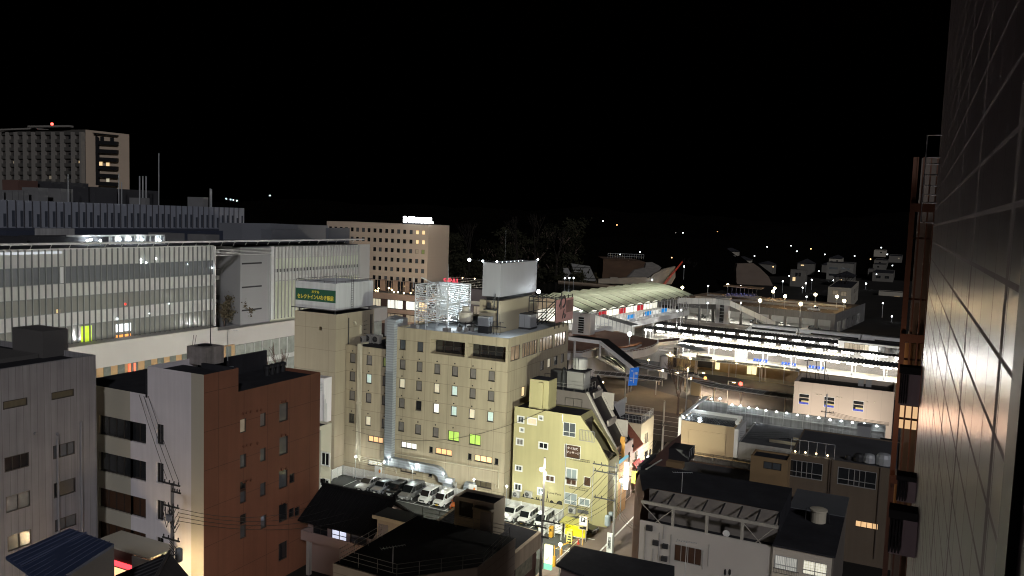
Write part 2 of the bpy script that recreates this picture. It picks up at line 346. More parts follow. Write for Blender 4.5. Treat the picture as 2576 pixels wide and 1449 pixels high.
# ============================================================ TAN HOTEL
HX1, HY = -46.09, 94.0
o = thing('hotel', 'tan seven storey hotel with rows of small windows behind the car park', 'hotel', (-58, 104, 0))
def fx(p, Y=HY): return ay(p, Y).x
rows = []                                       # (z reference pixel, [(pixel x,y, kind)...])
zr = [ay(z6(1462, 847), HY).z, ay(z6(1457, 1048), HY).z, ay(z6(1450, 1240), HY).z, ay(z7(1445, 55), HY).z, ay(z7(1438, 294), HY).z, ay(z7(1348, 458), HY).z, ay(z7(1342, 700), HY).z]
cols = [fx(z6(*p)) for p in ((780, 1157), (946, 1177), (1110, 1198), (1280, 1221), (1450, 1240), (1628, 1265), (1806, 1290), (1988, 1314), (2174, 1342))]
kinds = [['curt', 'curt', 'greenc', 'curt', 'curt', 'curt', 'curt', 'curt', 'curt'],
         ['curt', 'cool', 'curt', 'pale', 'curt', 'pale', 'cool', 'curt', 'curt'],
         ['curt', 'curt', 'curt', 'curt', 'dark', 'white', 'cool', 'pale', 'cool'],
         ['dark', 'pale', 'curt', 'curt', 'curt', 'curt', None, None, None]]
W = []
for k in range(4):
    for c, kd in zip(cols, kinds[k]):
        if kd: W.append((c, zr[k+1], .92, 1.32, kd))
W += [(cols[3]-.05, zr[0], .95, 1.35, 'grey'), (cols[4]+.05, zr[0], .95, 1.35, 'grey')]
W += [(fx(z7(1797, 353)), zr[4]-.1, 1.75, 1.35, 'green', '2'), (fx(z7(2012, 388)), zr[4]-.1, 1.75, 1.4, 'green', '2')]
for (x, y, w, kd) in ((1013, 400, 2.55, 'orange'), (1348, 458, 2.6, 'white'), (1570, 498, .55, 'dark'), (1698, 518, 2.6, 'orange'), (1960, 565, .55, 'dark'), (2095, 590, 2.6, 'warm'), (2229, 613, .55, 'dark')):
    W.append((fx(z7(x, y)), zr[5], w, .85, kd, '3' if w > 1 else '1'))
for (x, y, w, kd) in ((1008, 642, 2.5, 'white'), (1342, 700, 2.6, 'dim'), (1563, 745, .55, 'dark'), (2093, 848, 2.5, 'olive')):
    W.append((fx(z7(x, y)), zr[6], w, .8, kd, '3' if w > 1 else '1'))
zroof, zlow = 22.3, 18.95
xlow = -63.6; T94 = -72.2
Wl = [w for w in W if w[0] < xlow]; Wm = [w for w in W if w[0] >= xlow]
wl = facade(o, 'f', HY, T94, xlow, 0, zlow, Wl, HT); 
ra = [ay(z6(1565, 770), HY), ay(z6(1908, 955), HY)]; rb = [ay(z6(1942, 810), HY), ay(z6(2318, 1003), HY)]
zt, zb = (ra[0].z+rb[0].z)/2, (ra[1].z+rb[1].z)/2
wm_ = MB(); holes = [(a-w/2, a+w/2, z-h/2, z+h/2, .14) for a, z, w, h, *_ in Wm]+[(ra[0].x, ra[1].x, zb, zt, 1.7), (rb[0].x, rb[1].x, zb, zt, 1.7)]
wm_.wall('f', HY, xlow, HX1, 0, zroof, holes)
for a, z, w, h, *k in Wm: window(o, (a, HY+.06, z), 0, w, h, *k)
# right-hand face
SW = []
for (x0, xx1, yt, yb, n) in ((860, 955, 1075, 1245, '2'), (977, 1132, 1025, 1195, '6'), (1152, 1287, 978, 1137, '4'), (1302, 1418, 938, 1090, '4')):
    a = ax(y1(x0, yb), HX1); c = ax(y1(xx1, yt), HX1); SW.append(((a.y+c.y)/2, (zt+zb)/2, c.y-a.y, zt-zb, 'warmglass', n))
P['warmglass'] = mat('dusky_glass', (.22, .15, .09), .12, .85, 1.1, coat=.8, em=.3)
for (x, y, kd) in ((1178, 1280, 'curt'), (1247, 1255, 'pale'), (1317, 1228, 'grey'), (1382, 1205, 'curt')): p = ax(y1(x, y), HX1); SW.append((p.y, zr[1], 1.15, 1.35, kd))
for (p, kd) in ((y1(995, 1345), 'warm'), (y1(1105, 1310), 'dark')): q = ax(p, HX1); SW.append((q.y, zr[2], 1.1, 1.35, kd))
q = ax(y2(622, 363), HX1); SW.append((q.y, zr[3], 1.1, 1.35, 'orange'))
sw_ = facade(o, 's', HX1, HY, 114.6, 0, zroof, SW, HT)
for w_ in (wl, sw_): wm_.f += [tuple(i+len(wm_.v) for i in f) for f in w_.f]; wm_.v += w_.v
# back, end and parapet of both roofs
wm_.quad((T94, 110, 0), (T94, HY, 0), (T94, HY, zlow), (T94, 110, zlow)).quad((xlow, 114.6, zlow-.4), (xlow, HY, zlow-.4), (xlow, HY, zroof), (xlow, 114.6, zroof)).quad((HX1, 114.6, 0), (T94, 114.6, 0), (T94, 114.6, zlow), (xlow, 114.6, zlow), (xlow, 114.6, zroof), (HX1, 114.6, zroof))
t = .25
for x0, x1, y0, y1_, z in ((xlow, HX1, HY, 114.6, zroof), (T94, xlow, HY, 108, zlow)):
    wm_.quad((x0, y0, z), (x1, y0, z), (x1-t, y0+t, z), (x0+t, y0+t, z)).quad((x1, y0, z), (x1, y1_, z), (x1-t, y1_-t, z), (x1-t, y0+t, z))
    wm_.quad((x0+t, y0+t, z), (x1-t, y0+t, z), (x1-t, y0+t, z-.35), (x0+t, y0+t, z-.35)).quad((x1-t, y0+t, z), (x1-t, y1_-t, z), (x1-t, y1_-t, z-.35), (x1-t, y0+t, z-.35))
wm_.build('wall', HT, o)
MB().quad((xlow+.02, HY+t, zroof-.35), (HX1-t, HY+t, zroof-.35), (HX1-t, 114.4, zroof-.35), (xlow+.02, 114.4, zroof-.35)).build('roof', ROOFL, o)
MB().quad((T94, HY+t, zlow-.35), (xlow, HY+t, zlow-.35), (xlow, 108, zlow-.35), (T94, 108, zlow-.35)).build('roof', ROOFD, o)
b = MB()
for a, c in ((ra, 5), (rb, 7)):
    x0, x1 = a[0].x, a[1].x; b.box(x0, x1, HY+1.6, HY+1.65, zb, zt)
b.build('terrace_glazing', P['dark'], o)
b = MB()
for a, n in ((ra, 4), (rb, 5)):
    for i in range(n+1): x = a[0].x+(a[1].x-a[0].x)*i/n; b.box(x-.04, x+.04, HY+1.5, HY+1.6, zb, zt)
    b.box(a[0].x, a[1].x, HY+1.52, HY+1.58, zb+.9, zb+.98)
b.build('terrace_glazing_bars', FR_D, o)
b = MB()                                         # sills and little vents under/over each window
for a, z, w, h, *_ in W: b.box(a-w/2-.04, a+w/2+.04, HY-.07, HY+.02, z-h/2-.07, z-h/2)
b.parts('window_sill', FR_D, o)
b = MB()
for k in range(1, 5):
    for c in cols:
        if k < 4 or c < -52: b.tube([(c-.05, HY-.06, zr[k]+1.02), (c-.05, HY+.05, zr[k]+1.02)], .09, 8)
b.parts('vent_hole', BLK, o)
# cream pipes down the low wing, and along the wall to the air conditioner
b = MB()
xp = [fx(z6(x, 900)) for x in (841, 853, 866, 879)]
zt6 = ay(z7(850, 560), HY).z
for i, x in enumerate(xp):
    zz = zt6-.25*i; xe = fx(z7(1210, 625))+.12*i
    b.tube([(x, HY+1.5, zlow+.35), (x, HY-.15, zlow+.35), (x, HY-.15, zz), (xe, HY-.15, zz-.1), (xe, HY-.15, zz-.75)], .085, 6)
b.box(xp[0]-.1, xp[3]+.1, HY-.28, HY-.02, 10.6, 10.85); b.box(xp[0]-.1, xp[3]+.1, HY-.28, HY-.02, zt6-.2, zt6+.1)
b.build('pipe_bundle', CREAM, o)
pz = lambda x, y: ay(z7(x, y), HY-.2)
b = MB(); b.tube([pz(1130, 528), pz(2250, 715), pz(2248, 885), pz(2218, 885), pz(2220, 850)], .08, 6); b.build('wall_pipe', CREAM, o)
# galvanised duct: up the wall, along, and back in
xd = fx(z6(1190, 900)); a = ay(z7(1178, 528), HY); c = ay(z7(1620, 628), HY-.4); d_ = ay(z7(1652, 770), HY-.4)
b = MB(); b.box(xd-.62, xd+.62, HY-.85, HY-.02, a.z, zroof+.55); b.box(xd-.5, xd+.9, HY-.85, HY+.9, zroof+.552, zroof+1.1)
for k in range(9): b.box(xd-.66, xd+.66, HY-.89, HY-.01, a.z+1.5+k*2.0, a.z+1.56+k*2.0)
zc = a.z-.9; b.box(xd-.62, c.x, HY-.85, HY-.02, zc-.75, zc+.35)
n = 9
for k in range(n): x = xd+.2+(c.x-xd)*k/n; b.box(x-.03, x+.03, HY-.89, HY-.01, zc-.79, zc+.39)
b.prism([(xd-.62, HY-.85), (xd+.62, HY-.85), (xd+.62, HY-.02), (xd-.62, HY-.02)], [zc, zc-.2, zc-.2, zc], [a.z]*4)
pts = []
for k in range(7): t_ = R(90-15*k); pts.append((c.x+math.cos(t_)*1.75, zc-1.4+math.sin(t_)*1.75))
inn = [(c.x+math.cos(R(90-15*k))*.65, zc-1.4+math.sin(R(90-15*k))*.65) for k in range(6, -1, -1)]
b.extr([(x, HY-.85, z) for x, z in pts+inn], (0, .83, 0)); b.box(c.x+.65, c.x+1.75, HY-.85, HY-.02, d_.z-.6, zc-1.4)
b.build('exhaust_duct', GALV, o)
b = MB()
for x, y, w, h in ((1740, 860, 1.3, 2.4), (1945, 880, 1.3, 2.4)):
    p = ay(z7(x, y), HY-.8); b.extr([(p.x-w/2, HY-.02, .4), (p.x-w/2, HY-1.0, .4), (p.x-w/2, HY-1.0, h-.5), (p.x-w/2, HY-.6, h), (p.x-w/2, HY-.02, h)], (w, 0, 0))
b.build('vent_hood', GALV, o)
# lift tower with the sign box
TY = 91.76
o = thing('stair_tower', 'tall tan stair tower at left end of the hotel under the white sign box', 'tower', (-76, 96, 0))
b = MB(); b.wall('f', TY, -79.8, -72.31, 0, 23.5, [(-75.3, -74.8, ay(z6(475, 665), TY).z-.3, ay(z6(475, 665), TY).z+.25)]); b.wall('s', -72.31, TY, 100.9, 0, 23.5)
b.quad((-79.8, 100.9, 0), (-79.8, TY, 0), (-79.8, TY, 23.5), (-79.8, 100.9, 23.5)); b.build('wall', HT2, o)
MB().quad((-79.8, TY, 23.45), (-72.3, TY, 23.45), (-72.3, 100.9, 23.45), (-79.8, 100.9, 23.45)).build('roof', ROOFD, o)
MB().box(-75.35, -74.75, TY+.1, TY+.12, 19.5, 21).build('vent_hole', BLK, o)
b = MB(); X = -72.31
for p in (z6(735, 600), z6(955, 600), z6(968, 600)): 
    q = ax(p, X-.02); b.tube([(X+.12, q.y, q.z-6 if p[0] < 880 else 15.5), (X+.12, q.y, 22.8)], .07, 6)
b.build('wall_pipe', DKMET, o)
b = MB(); q = ax(z6(905, 600), X)
for k in range(10): b.tube([(X, q.y-.25, 21.9-k*.62), (X+.2, q.y-.25, 21.95-k*.62), (X+.2, q.y+.25, 21.95-k*.62), (X, q.y+.25, 21.9-k*.62)], .03, 5)
b.build('rung_ladder', DKMET, o)
b = MB(); q = ax(z6(785, 605), X); b.tube([(X+.1, q.y, q.z), (X+.4, q.y, q.z+.1), (X+.5, q.y, q.z-.25)], .16, 8); q = ax(z6(858, 675), X); b.box(X, X+.15, q.y-.12, q.y+.12, q.z-.6, q.z+.6); b.parts('wall_vent', CREAM, o)
o = thing('rooftop_sign_box', 'white rooftop sign box with green band of yellow Japanese lettering', 'sign', (-76, 96, 23.6))
bx0, bx1, by0, by1, bz0, bz1 = -79.55, -72.33, TY-.1, 100.5, 24.05, 27.88
b = MB(); b.quad((bx0, by0, bz0), (bx1, by0, bz0), (bx1, by0, bz1), (bx0, by0, bz1)).quad((bx1, by0, bz0), (bx1, by1, bz0), (bx1, by1, bz1), (bx1, by0, bz1)).quad((bx0, by1, bz0), (bx0, by0, bz0), (bx0, by0, bz1), (bx0, by1, bz1)).quad((bx1, by1, bz0), (bx0, by1, bz0), (bx0, by1, bz1), (bx1, by1, bz1))
for q in (.12,): b.quad((bx0+q, by0+q, bz0), (bx1-q, by0+q, bz0), (bx1-q, by0+q, bz1), (bx0+q, by0+q, bz1)).quad((bx1-q, by0+q, bz0), (bx1-q, by1-q, bz0), (bx1-q, by1-q, bz1), (bx1-q, by0+q, bz1)).quad((bx0+q, by0+q, bz0), (bx0+q, by1, bz0), (bx0+q, by1, bz1), (bx0+q, by0+q, bz1))
b.build('panel', BOXW, o)
MB().box(bx0+.12, bx1-.12, by0+.12, by1-.1, bz1-1.2, bz1-1.1).build('inner_deck', BLK, o)
gz1, gz0 = ay(z6(420, 270), by0).z, ay(z6(420, 392), by0).z
MB().box(bx0-.01, bx1-.01, by0-.05, by0-.005, gz0, gz1).build('green_band', mat('sign_green', (.012, .095, .05), .5, .1, 1), o)
YL = mat('sign_yellow', (.8, .68, .08), .5, .1, 1)
gh = gz1-gz0; text('ホテル', gh*.27, (-75.9, by0-.08, gz1-gh*.24), 0, YL, o, bold=.01); text('セレクトインいわき駅前', gh*.42, (-75.94, by0-.08, gz1-gh*.68), 0, YL, o, sx=6.6/(11*gh*.42), bold=.012)
b = MB()
for x, y in ((bx0, by0), (bx1, by0), (bx1, by1), (bx0, by1)): b.tube([(x+(.4 if x == bx0 else -.4), y+(.4 if y == by0 else -.4), 23.4), (x+(.4 if x == bx0 else -.4), y+(.4 if y == by0 else -.4), bz0+.3)], .1, 5)
b.tube([(bx0-.5, by0-.35, 24.1), (bx1+.4, by0-.35, 24.1), (bx1+.4, by1+.3, 24.1)], .07, 5)
for k in range(7): x = bx0+.4+k*1.1; b.tube([(x, by0+.1, 24.05), (x, by0-.35, 24.1)], .03, 4)
q = ax(z6(770, 300), bx1)
for dy in (-.25, .25): b.tube([(bx1+.15, q.y+dy, bz0-.2), (bx1+.15, q.y+dy, bz1+1)], .03, 4)
for k in range(14): b.tube([(bx1+.15, q.y-.25, bz0+k*.33), (bx1+.15, q.y+.25, bz0+k*.33)], .02, 4)
b.tube([(bx0, by0+.1, bz1+.25), (bx1, by0+.1, bz1+.25), (bx1, by1, bz1+.25), (bx0, by1, bz1+.25), (bx0, by0+.1, bz1+.25)], .03, 4)
for k in range(5): b.tube([(bx1, by0+.1+k*2, bz1), (bx1, by0+.1+k*2, bz1+.27)], .025, 4); b.tube([(bx0+k*1.7, by0+.1, bz1), (bx0+k*1.7, by0+.1, bz1+.27)], .025, 4)
b.tube([(bx1-1.2, by0+1.6, bz1-.8), (bx1-1.2, by0+1.6, bz1+1.4)], .03, 4); b.build('frame', DKMET, o)
# white box on a second tower, on the far side of the roof
bx = [ax(y1(765, 262), HX1-3)]                 # near vertical edge of the box
PX = -50.6; pe = ax(y1(765, 262), PX); pb = ax(y1(757, 600), PX); pf = ax(y1(1130, 235), PX); pl = ay(y1(585, 255), pe.y)
o = thing('water_tank_tower', 'tan concrete tower rising from the hotel roof beneath a large blank white box', 'tower', (-53, pe.y+4, zroof))
q0 = ay(y1(568, 625), pe.y); zt2 = q0.z
b = MB(); b.box(pl.x-.3, PX+.15, pe.y-.1, pf.y+.2, zroof-.3, zt2); b.build('wall', TANB, o)
b = MB(); b.box(pl.x+.5, PX-.5, pe.y+.4, pf.y-.4, zt2, pb.z+.3); b.build('plinth', DKMET, o)
b = MB(); q = ay(y1(665, 720), pe.y-.4)
b.box(q.x-.9, q.x+.9, pe.y-1, pe.y-.15, q.z-.1, q.z+.05); b.box(q.x-.5, q.x-.1, pe.y-.7, pe.y-.3, q.z+.1, q.z+.9); b.tube([(q.x+.5, pe.y-.5, q.z), (q.x+.7, pe.y-.5, q.z+2.2)], .05, 5); b.tube([(q.x+.2, pe.y-.5, q.z+.9), (q.x+.7, pe.y-.5, q.z+2.0)], .05, 5)
b.tube([(q.x+1, pe.y-.3, q.z-2.5), (q.x+1, pe.y-.3, q.z+1.6)], .1, 6); b.build('switch_gear', DKMET, o)
o = thing('white_rooftop_box', 'large blank white billboard box with small lamps along its top edge', 'billboard', (-53, pe.y+4, pb.z))
b = MB(); X0b, Y1b = pl.x, pf.y
b.quad((X0b, pe.y, pb.z), (PX, pe.y, pb.z), (PX, pe.y, pe.z), (X0b, pe.y, pe.z)).quad((PX, pe.y, pb.z), (PX, Y1b, pb.z), (PX, Y1b, pe.z), (PX, pe.y, pe.z)).quad((X0b, Y1b, pb.z), (X0b, pe.y, pb.z), (X0b, pe.y, pe.z), (X0b, Y1b, pe.z)).quad((PX, Y1b, pb.z), (X0b, Y1b, pb.z), (X0b, Y1b, pe.z), (PX, Y1b, pe.z))
b.build('panel', BOXC, o); MB().box(X0b+.05, PX-.05, pe.y+.05, Y1b-.05, pe.z-.35, pe.z-.3).build('inner_deck', BLK, o)
b = MB(); b.tube([(X0b, pe.y, pe.z+.1), (PX, pe.y, pe.z+.1), (PX, Y1b, pe.z+.1)], .06, 5); b.tube([(X0b, pe.y+3, pe.z+.1), (X0b-3.6, pe.y+2.5, pe.z+.1)], .03, 4); b.tube([(X0b+2.4, pe.y+2, pe.z), (X0b+2.4, pe.y+2, pe.z+4.6)], .04, 5); b.build('frame', DKMET, o)
b = MB(); pts_ = [(X0b-3.6, pe.y+2.5, pe.z+.1), (X0b, pe.y-.1, pe.z+.2), (X0b+2.0, pe.y+.3, pe.z+.2), (PX+.1, Y1b, pe.z+.2)]
for k, q in enumerate(pts_): b.ball(q, (.24, .15, .15, .15)[k], 5)
for k in range(6): b.ball((PX-.3, pe.y+1+k*1.3, pe.z+.12), .06, 4)
b.build('lamp', G_C, o, smooth=True)
light('AREA', (PX+1.6, Y1b-1.2, pb.z+.4), COOL, 30, parent=o, aim=(PX, Y1b-2.5, pb.z+3)).data.size = .5
light('POINT', (PX+3, pe.y-2.5, zroof+2.2), COOL, 350, .2, o)
# cubicle, cooling tower, small plant on the hotel roof
def roofpt(p): return az(p, zroof-.35)
a = roofpt(y1(785, 905)); e = az(y1(1030, 930), zroof-.35)
o = thing('electrical_cabinet', 'long pale grey electrical cabinet on the hotel roof below the white box', 'cabinet', (a.x+3, a.y, zroof-.35))
q1 = roofpt(y1(780, 900)); q2 = roofpt(y1(1028, 935)); hC = ay(y1(780, 755), q1.y).z
b = MB(); b.box(q1.x, q2.x, q1.y, q1.y+2.2, zroof-.1, hC); b.build('body', mat('cabinet_grey', (.33, .34, .35), .5, .06, 1), o)
b = MB(); nn = 5
for k in range(1, nn): x = q1.x+(q2.x-q1.x)*k/nn; b.box(x-.015, x+.015, q1.y-.01, q1.y-.002, zroof, hC-.1)
b.box(q1.x-.05, q2.x+.05, q1.y+.2, q1.y+2.3, hC, hC+.1); b.box(q1.x-.1, q2.x+.1, q1.y-.1, q1.y+2.3, zroof-.35, zroof-.1); b.build('door_seams', DKMET, o)
p = roofpt(y1(405, 940)); o = thing('cooling_tower', 'small round beige cooling tower on legs near the hotel roof edge', 'cooling tower', p)
MB().lathe(p+Vector((0, 0, 1.3)), [(.9, 0), (1.05, .25), (1.05, 1.1), (.95, 1.35), (.5, 1.6), (.5, 2.15), (.42, 2.2)], 20).build('tank', mat('beige_plastic', (.5, .46, .38), .5, .08, 1), o, smooth=False)
b = MB()
for k in range(6): a_ = k*math.pi/3; b.tube([p+Vector((math.cos(a_)*.95, math.sin(a_)*.95, .6)), p+Vector((math.cos(a_)*.95, math.sin(a_)*.95, 1.35))], .05, 5)
b.lathe(p+Vector((0, 0, 1.05)), [(1.0, 0), (1.05, .06), (1.0, .12)], 16); b.build('frame', DKMET, o)
for k in range(5):
    a_ = k*2*math.pi/5+.3; MB().box(p.x+math.cos(a_)*1.0-.2, p.x+math.cos(a_)*1.0+.2, p.y+math.sin(a_)*1.0-.2, p.y+math.sin(a_)*1.0+.2, p.z, p.z+.6).build('leg', CONC, o)
p = roofpt(y1(585, 965)); o = thing('roof_plant_box', 'grey roof plant box on pipework beside the cooling tower', 'machine', p)
b = MB(); b.box(p.x-.9, p.x+.8, p.y, p.y+1.4, p.z+1.0, p.z+2.3); b.build('body', mat('cabinet_grey', (.33, .34, .35)), o)
b = MB(); b.box(p.x-.85, p.x+.7, p.y+.1, p.y+1.3, p.z, p.z+.99)
for k in range(4): b.tube([(p.x+1+k*.5, p.y+.2, p.z), (p.x+1+k*.5, p.y+.2, p.z+1.6+.2*(k % 2)), (p.x+.8+k*.5, p.y+1.6, p.z+1.5)], .05, 5)
b.tube([(p.x-3, p.y+1.2, p.z+1), (p.x+3, p.y+1, p.z+1)], .07, 5); b.build('pipework', DKMET, o)
post_lamp('floodlight', 'bright floodlight among the pipework on the white hotel roof', (p.x+1.0, p.y+2.6, p.z), 1.4, .22, G_C, COOL, 5000, cat='floodlight', pole=.04)
# scaffold-like lattice sign frame
o = thing('lattice_sign_frame', 'white open lattice frame standing lit on the hotel roof, with thin horizontal louvres', 'sign frame', (-60, 99, zroof-.35))
fa = ay(z6(1735, 640), 0.1+HY+2.2); fx1 = fa.x; fy0 = HY+2.2
fl = ay(z6(1408, 600), fy0); fz1 = ay(z6(1735, 245), fy0).z; fz0 = zroof+.9
fbk = ax(z6(1970, 215), fx1+.01)
fx0, fy1 = fl.x, fbk.y
b = MB(); g = MB(); zz0, zz1 = fz0, fz1
nlv = 19
for k in range(nlv+1):
    z = zz0+(zz1-zz0)*k/nlv; g.box(fx0-.1, fx1+.1, fy0-.06, fy0-.01, z-.035, z+.035); g.box(fx1+.01, fx1+.06, fy0, fy1, z-.045, z+.045)
    g.box(fx0-.06, fx0-.01, fy0, fy1, z-.03, z+.03); g.box(fx0, fx1, fy1+.01, fy1+.05, z-.03, z+.03)
g.build('louvre', LATM, o)
for i in range(4):
    x = fx0+(fx1-fx0)*i/3
    for y in (fy0, (fy0+fy1)/2, fy1): b.tube([(x, y, zroof-.3), (x, y, zz1)], .09 if i in (0, 3) else .06, 5)
    for z in (zz0, (zz0+zz1)/2, zz1): b.tube([(x, fy0, z), (x, fy1, z)], .06, 5)
for y in (fy0, (fy0+fy1)/2, fy1):
    for z in (zz0, (zz0*2+zz1)/3, (zz0+zz1*2)/3, zz1): b.tube([(fx0, y, z), (fx1, y, z)], .06, 5)
    for i in range(3):
        x, x2 = fx0+(fx1-fx0)*i/3, fx0+(fx1-fx0)*(i+1)/3
        for j in range(2): z, z_ = zz0+(zz1-zz0)*j/2, zz0+(zz1-zz0)*(j+1)/2; b.tube([(x, y, z), (x2, y, z_)], .045, 4); b.tube([(x2, y, z), (x, y, z_)], .045, 4)
for x in (fx0, fx1):
    for j in range(2):
        for i in range(2): ya, yb = fy0+(fy1-fy0)*i/2, fy0+(fy1-fy0)*(i+1)/2; z, z_ = zz0+(zz1-zz0)*j/2, zz0+(zz1-zz0)*(j+1)/2; b.tube([(x, ya, z), (x, yb, z_)], .045, 4); b.tube([(x, yb, z), (x, ya, z_)], .045, 4)
b.tube([(fx0-.6, fy0+.4, zz1-.5), (fx0-.6, fy0+.4, zz1+1)], .05, 4); b.tube([(fx0+.6, fy0+.4, zz1+1), (fx0+1.8, fy0+2, zz1+.1)], .08, 4)
b.tube([(fx1-1.2, fy0+2, zz1), (fx1-1.2, fy0+2, zz1+3.0)], .04, 5, r2=.01); b.build('frame', LATM, o)
b = MB()
for x, y in ((fx0, fy0), (fx1, fy0), (fx1, fy1)): b.prism([(x-.45, y-.45), (x+.45, y-.45), (x+.45, y+.45), (x-.45, y+.45)], zroof-.349, zroof+.25)
b.parts('foot_block', CONC, o)
MB().box(fx0+.3, fx1-.2, fy1-.25, fy1-.2, zz0+.2, zz1).build('back_sheet', mat('translucent_sheet', (.62, .66, .66), .6, .1, 1), o)
light('POINT', ((fx0+fx1)/2+1.2, (fy0+fy1)/2+.3, zz1-1.3), COOL, 420, .25, o); light('POINT', ((fx0+fx1)/2+1.5, (fy0+fy1)/2, zz0+.2), COOL, 420, .25, o)
# AC units on the low roof
ACM = mat('ac_casing', (.42, .41, .38), .5, .1, 2); ACB = mat('ac_fan', (.05, .05, .05), .5, .1, 2)
def ac(name, label, pos, w=.85, d=.35, h=.65, rz=0., group=None, cat='air conditioner'):
    o = thing(name, label, cat, pos, rz, group); M = world(o); T = lambda v: M @ Vector(v)
    MB(T).box(-w/2, w/2, -d/2, d/2, .08, h).build('casing', ACM, o)
    b = MB(T); b.tube([(-w*.12, -d/2-.015, h*.54), (-w*.12, -d/2+.01, h*.54)], min(h, w)*.36, 14); b.build('fan_grille', ACB, o)
    b = MB(T)
    for r in (.12, .24, .34): b.lathe((0, 0, 0), [(.01, 0), (.011, 0)], 3) if 0 else None
    for k in range(4): b.tube([(-w*.12, -d/2-.02, h*.54), (-w*.12+math.cos(k*math.pi/4)*h*.35, -d/2-.02, h*.54+math.sin(k*math.pi/4)*h*.35)], .008, 3)
    for s in (-1, 1): b.box(s*w*.36-.04, s*w*.36+.04, -d/2, d/2, 0, .08)
    b.build('guard_and_feet', ACM, o); return o
zl = zlow-.35
for (x, y, s, l) in ((833, 800, 1.2, 'small grey condenser nearest the tower wall on the low roof'), (852, 770, 1.5, 'tall condenser right beside the pipes on the low roof'), (905, 790, 1.35, 'condenser just right of the pipe bundle on the low roof'), (945, 790, 1.35, 'third condenser right of the pipe bundle on the low roof'), (985, 800, 1.3, 'condenser in front of the ladder rack on the low roof'), (1110, 830, 1.1, 'low condenser beside the duct on the low roof')):
    p = az(z6(x, y+25), zl); ac('condenser', l, (p.x, p.y+1.0, zl), .95*s, .5*s, .95*s, 0, 'condensers on the low hotel roof')
p = az(z6(1075, 770), zl); MB().extr([(p.x-1.6, p.y+3, zl), (p.x-1.6, p.y+3, zl+2.6), (p.x-.8, p.y+3, zl+3.2), (p.x+1.4, p.y+3, zl+2.9), (p.x+1.4, p.y+3, zl)], (0, 2, 0)).build('roof_fan_housing', mat('cabinet_grey', (.33, .34, .35)), label='bulky grey fan housing behind the condensers, beside the tall duct', cat='machine')
# parked AC on hotel wall, wall box sign etc.
p = ay(z7(1155, 645), HY-.5); ac('air_conditioner', 'air conditioner on a bracket on the hotel wall by the lit ground floor windows', (p.x, HY-.4, p.z-.35), .95, .4, .75)
for i, x in enumerate((1780, 1808)): p = ay(z7(x, 870), HY-.5); ac('air_conditioner', ('left', 'right')[i]+' one of the two slim units beside the large vent hood', (p.x, HY-.5, p.z-.7), .5, .35, 1.3)
# ============================================================ BILLBOARD behind the hotel roof
o = thing('billboard', 'pink billboard with black brush-stroke Japanese lettering on dark steel frame', 'billboard', (-46.5, 112, zroof))
gy0 = ax(y1(1320, 860), HX1+.3).y; gy1 = ax(y1(1485, 830), HX1+.3).y; gz0_ = ax(y1(1320, 860), HX1+.3).z; gz1_ = ax(y1(1322, 632), HX1+.3).z
BX = HX1+.3
b = MB(); b.box(BX-.15, BX, gy0, gy1, gz0_, gz1_); b.build('panel', mat('pink_poster', (.42, .2, .19), .6, .25, .35), o)
b = MB(); b.box(BX+.002, BX+.006, gy0+(gy1-gy0)*.55, gy1, gz0_+1.2, gz1_-.3); b.build('picture', mat('dark_picture', (.14, .06, .05), .6, .9, .8), o)
text('わ', 2.9, (BX+.03, gy0+(gy1-gy0)*.33, gz0_+2.9), math.pi/2, BLK, o, sx=1.0, bold=.05); text('ん', 1.6, (BX+.03, gy0+(gy1-gy0)*.44, gz0_+1.0), math.pi/2, BLK, o, bold=.04)
b = MB()
for k in range(5):
    y = gy0+(gy1-gy0)*k/4; b.tube([(BX-.2, y, zroof-.3), (BX-.2, y, gz1_+.5)], .08, 4); b.tube([(BX-4, y-1, zroof-.3), (BX-.2, y, gz1_)], .07, 4); b.tube([(BX-4, y-1, zroof-.3), (BX-4, y-1, gz1_+.3)], .07, 4)
for z in (zroof+.5, zroof+2, zroof+3.6, gz1_+.3): b.tube([(BX-.2, gy0, z), (BX-.2, gy1, z)], .06, 4); b.tube([(BX-4, gy0-1, z), (BX-4, gy1-1, z)], .06, 4); b.tube([(BX-4, gy0-1, z), (BX-.2, gy0, z)], .06, 4)
for k in range(6): b.tube([(BX-4+k*.6, gy0-1+k*.2, gz1_+.3), (BX-3+k*.6, gy0, gz1_+.8)], .05, 4)
b.build('support_frame', DKMET, o)
MB().ball((BX-3.2, gy0+.5, gz1_+1.0), .3, 6).build('lamp', G_C, o, smooth=True)
light('POINT', (BX+2.5, (gy0+gy1)/2, gz1_+.6), WHT, 60, .3, o)
# ============================================================ RUST-RED BUILDING with white front (left)
RX, RY = -56.2, 52.7
o = thing('rust_red_building', 'seven storey office with rust red tiled side and white rendered front', 'building', (RX-8, RY+8, 0))
zR = 23.; W = []
ys_ = ay
for y0_, y1_ in ((1040, 1102), (1132, 1196), (1223, 1289), (1309, 1374)):
    a = ay((249, y0_+2), RY); c = ay((365, y1_), RY); zc_ = (a.z+ay((365, y0_+28), RY).z)/2
    W.append((ay((307, (y0_+y1_)/2+8), RY).x, ay((307, (y0_+y1_)/2+9), RY).z, 6.6, 1.95, 'brown' if y0_ > 1200 else 'dark', '6'))
for y_ in (1093, 1190, 1284, 1377): p = ay((402, y_), RY); W.append((p.x, p.z, 1.0, 1.95, 'dark'))
SW = []
def sp(px_, py, w, h, kd, st='1'): p = ax((px_, py), RX); SW.append((p.y, p.z, w, h, kd, st))
for (x, y, kd) in ((714, 1037, 'grey'), (714, 1121, 'grey'), (713, 1205, 'grey'), (713, 1289, 'dark'), (712, 1386, 'dark')): sp(x, y, 1.3, 1.9, kd, '1')
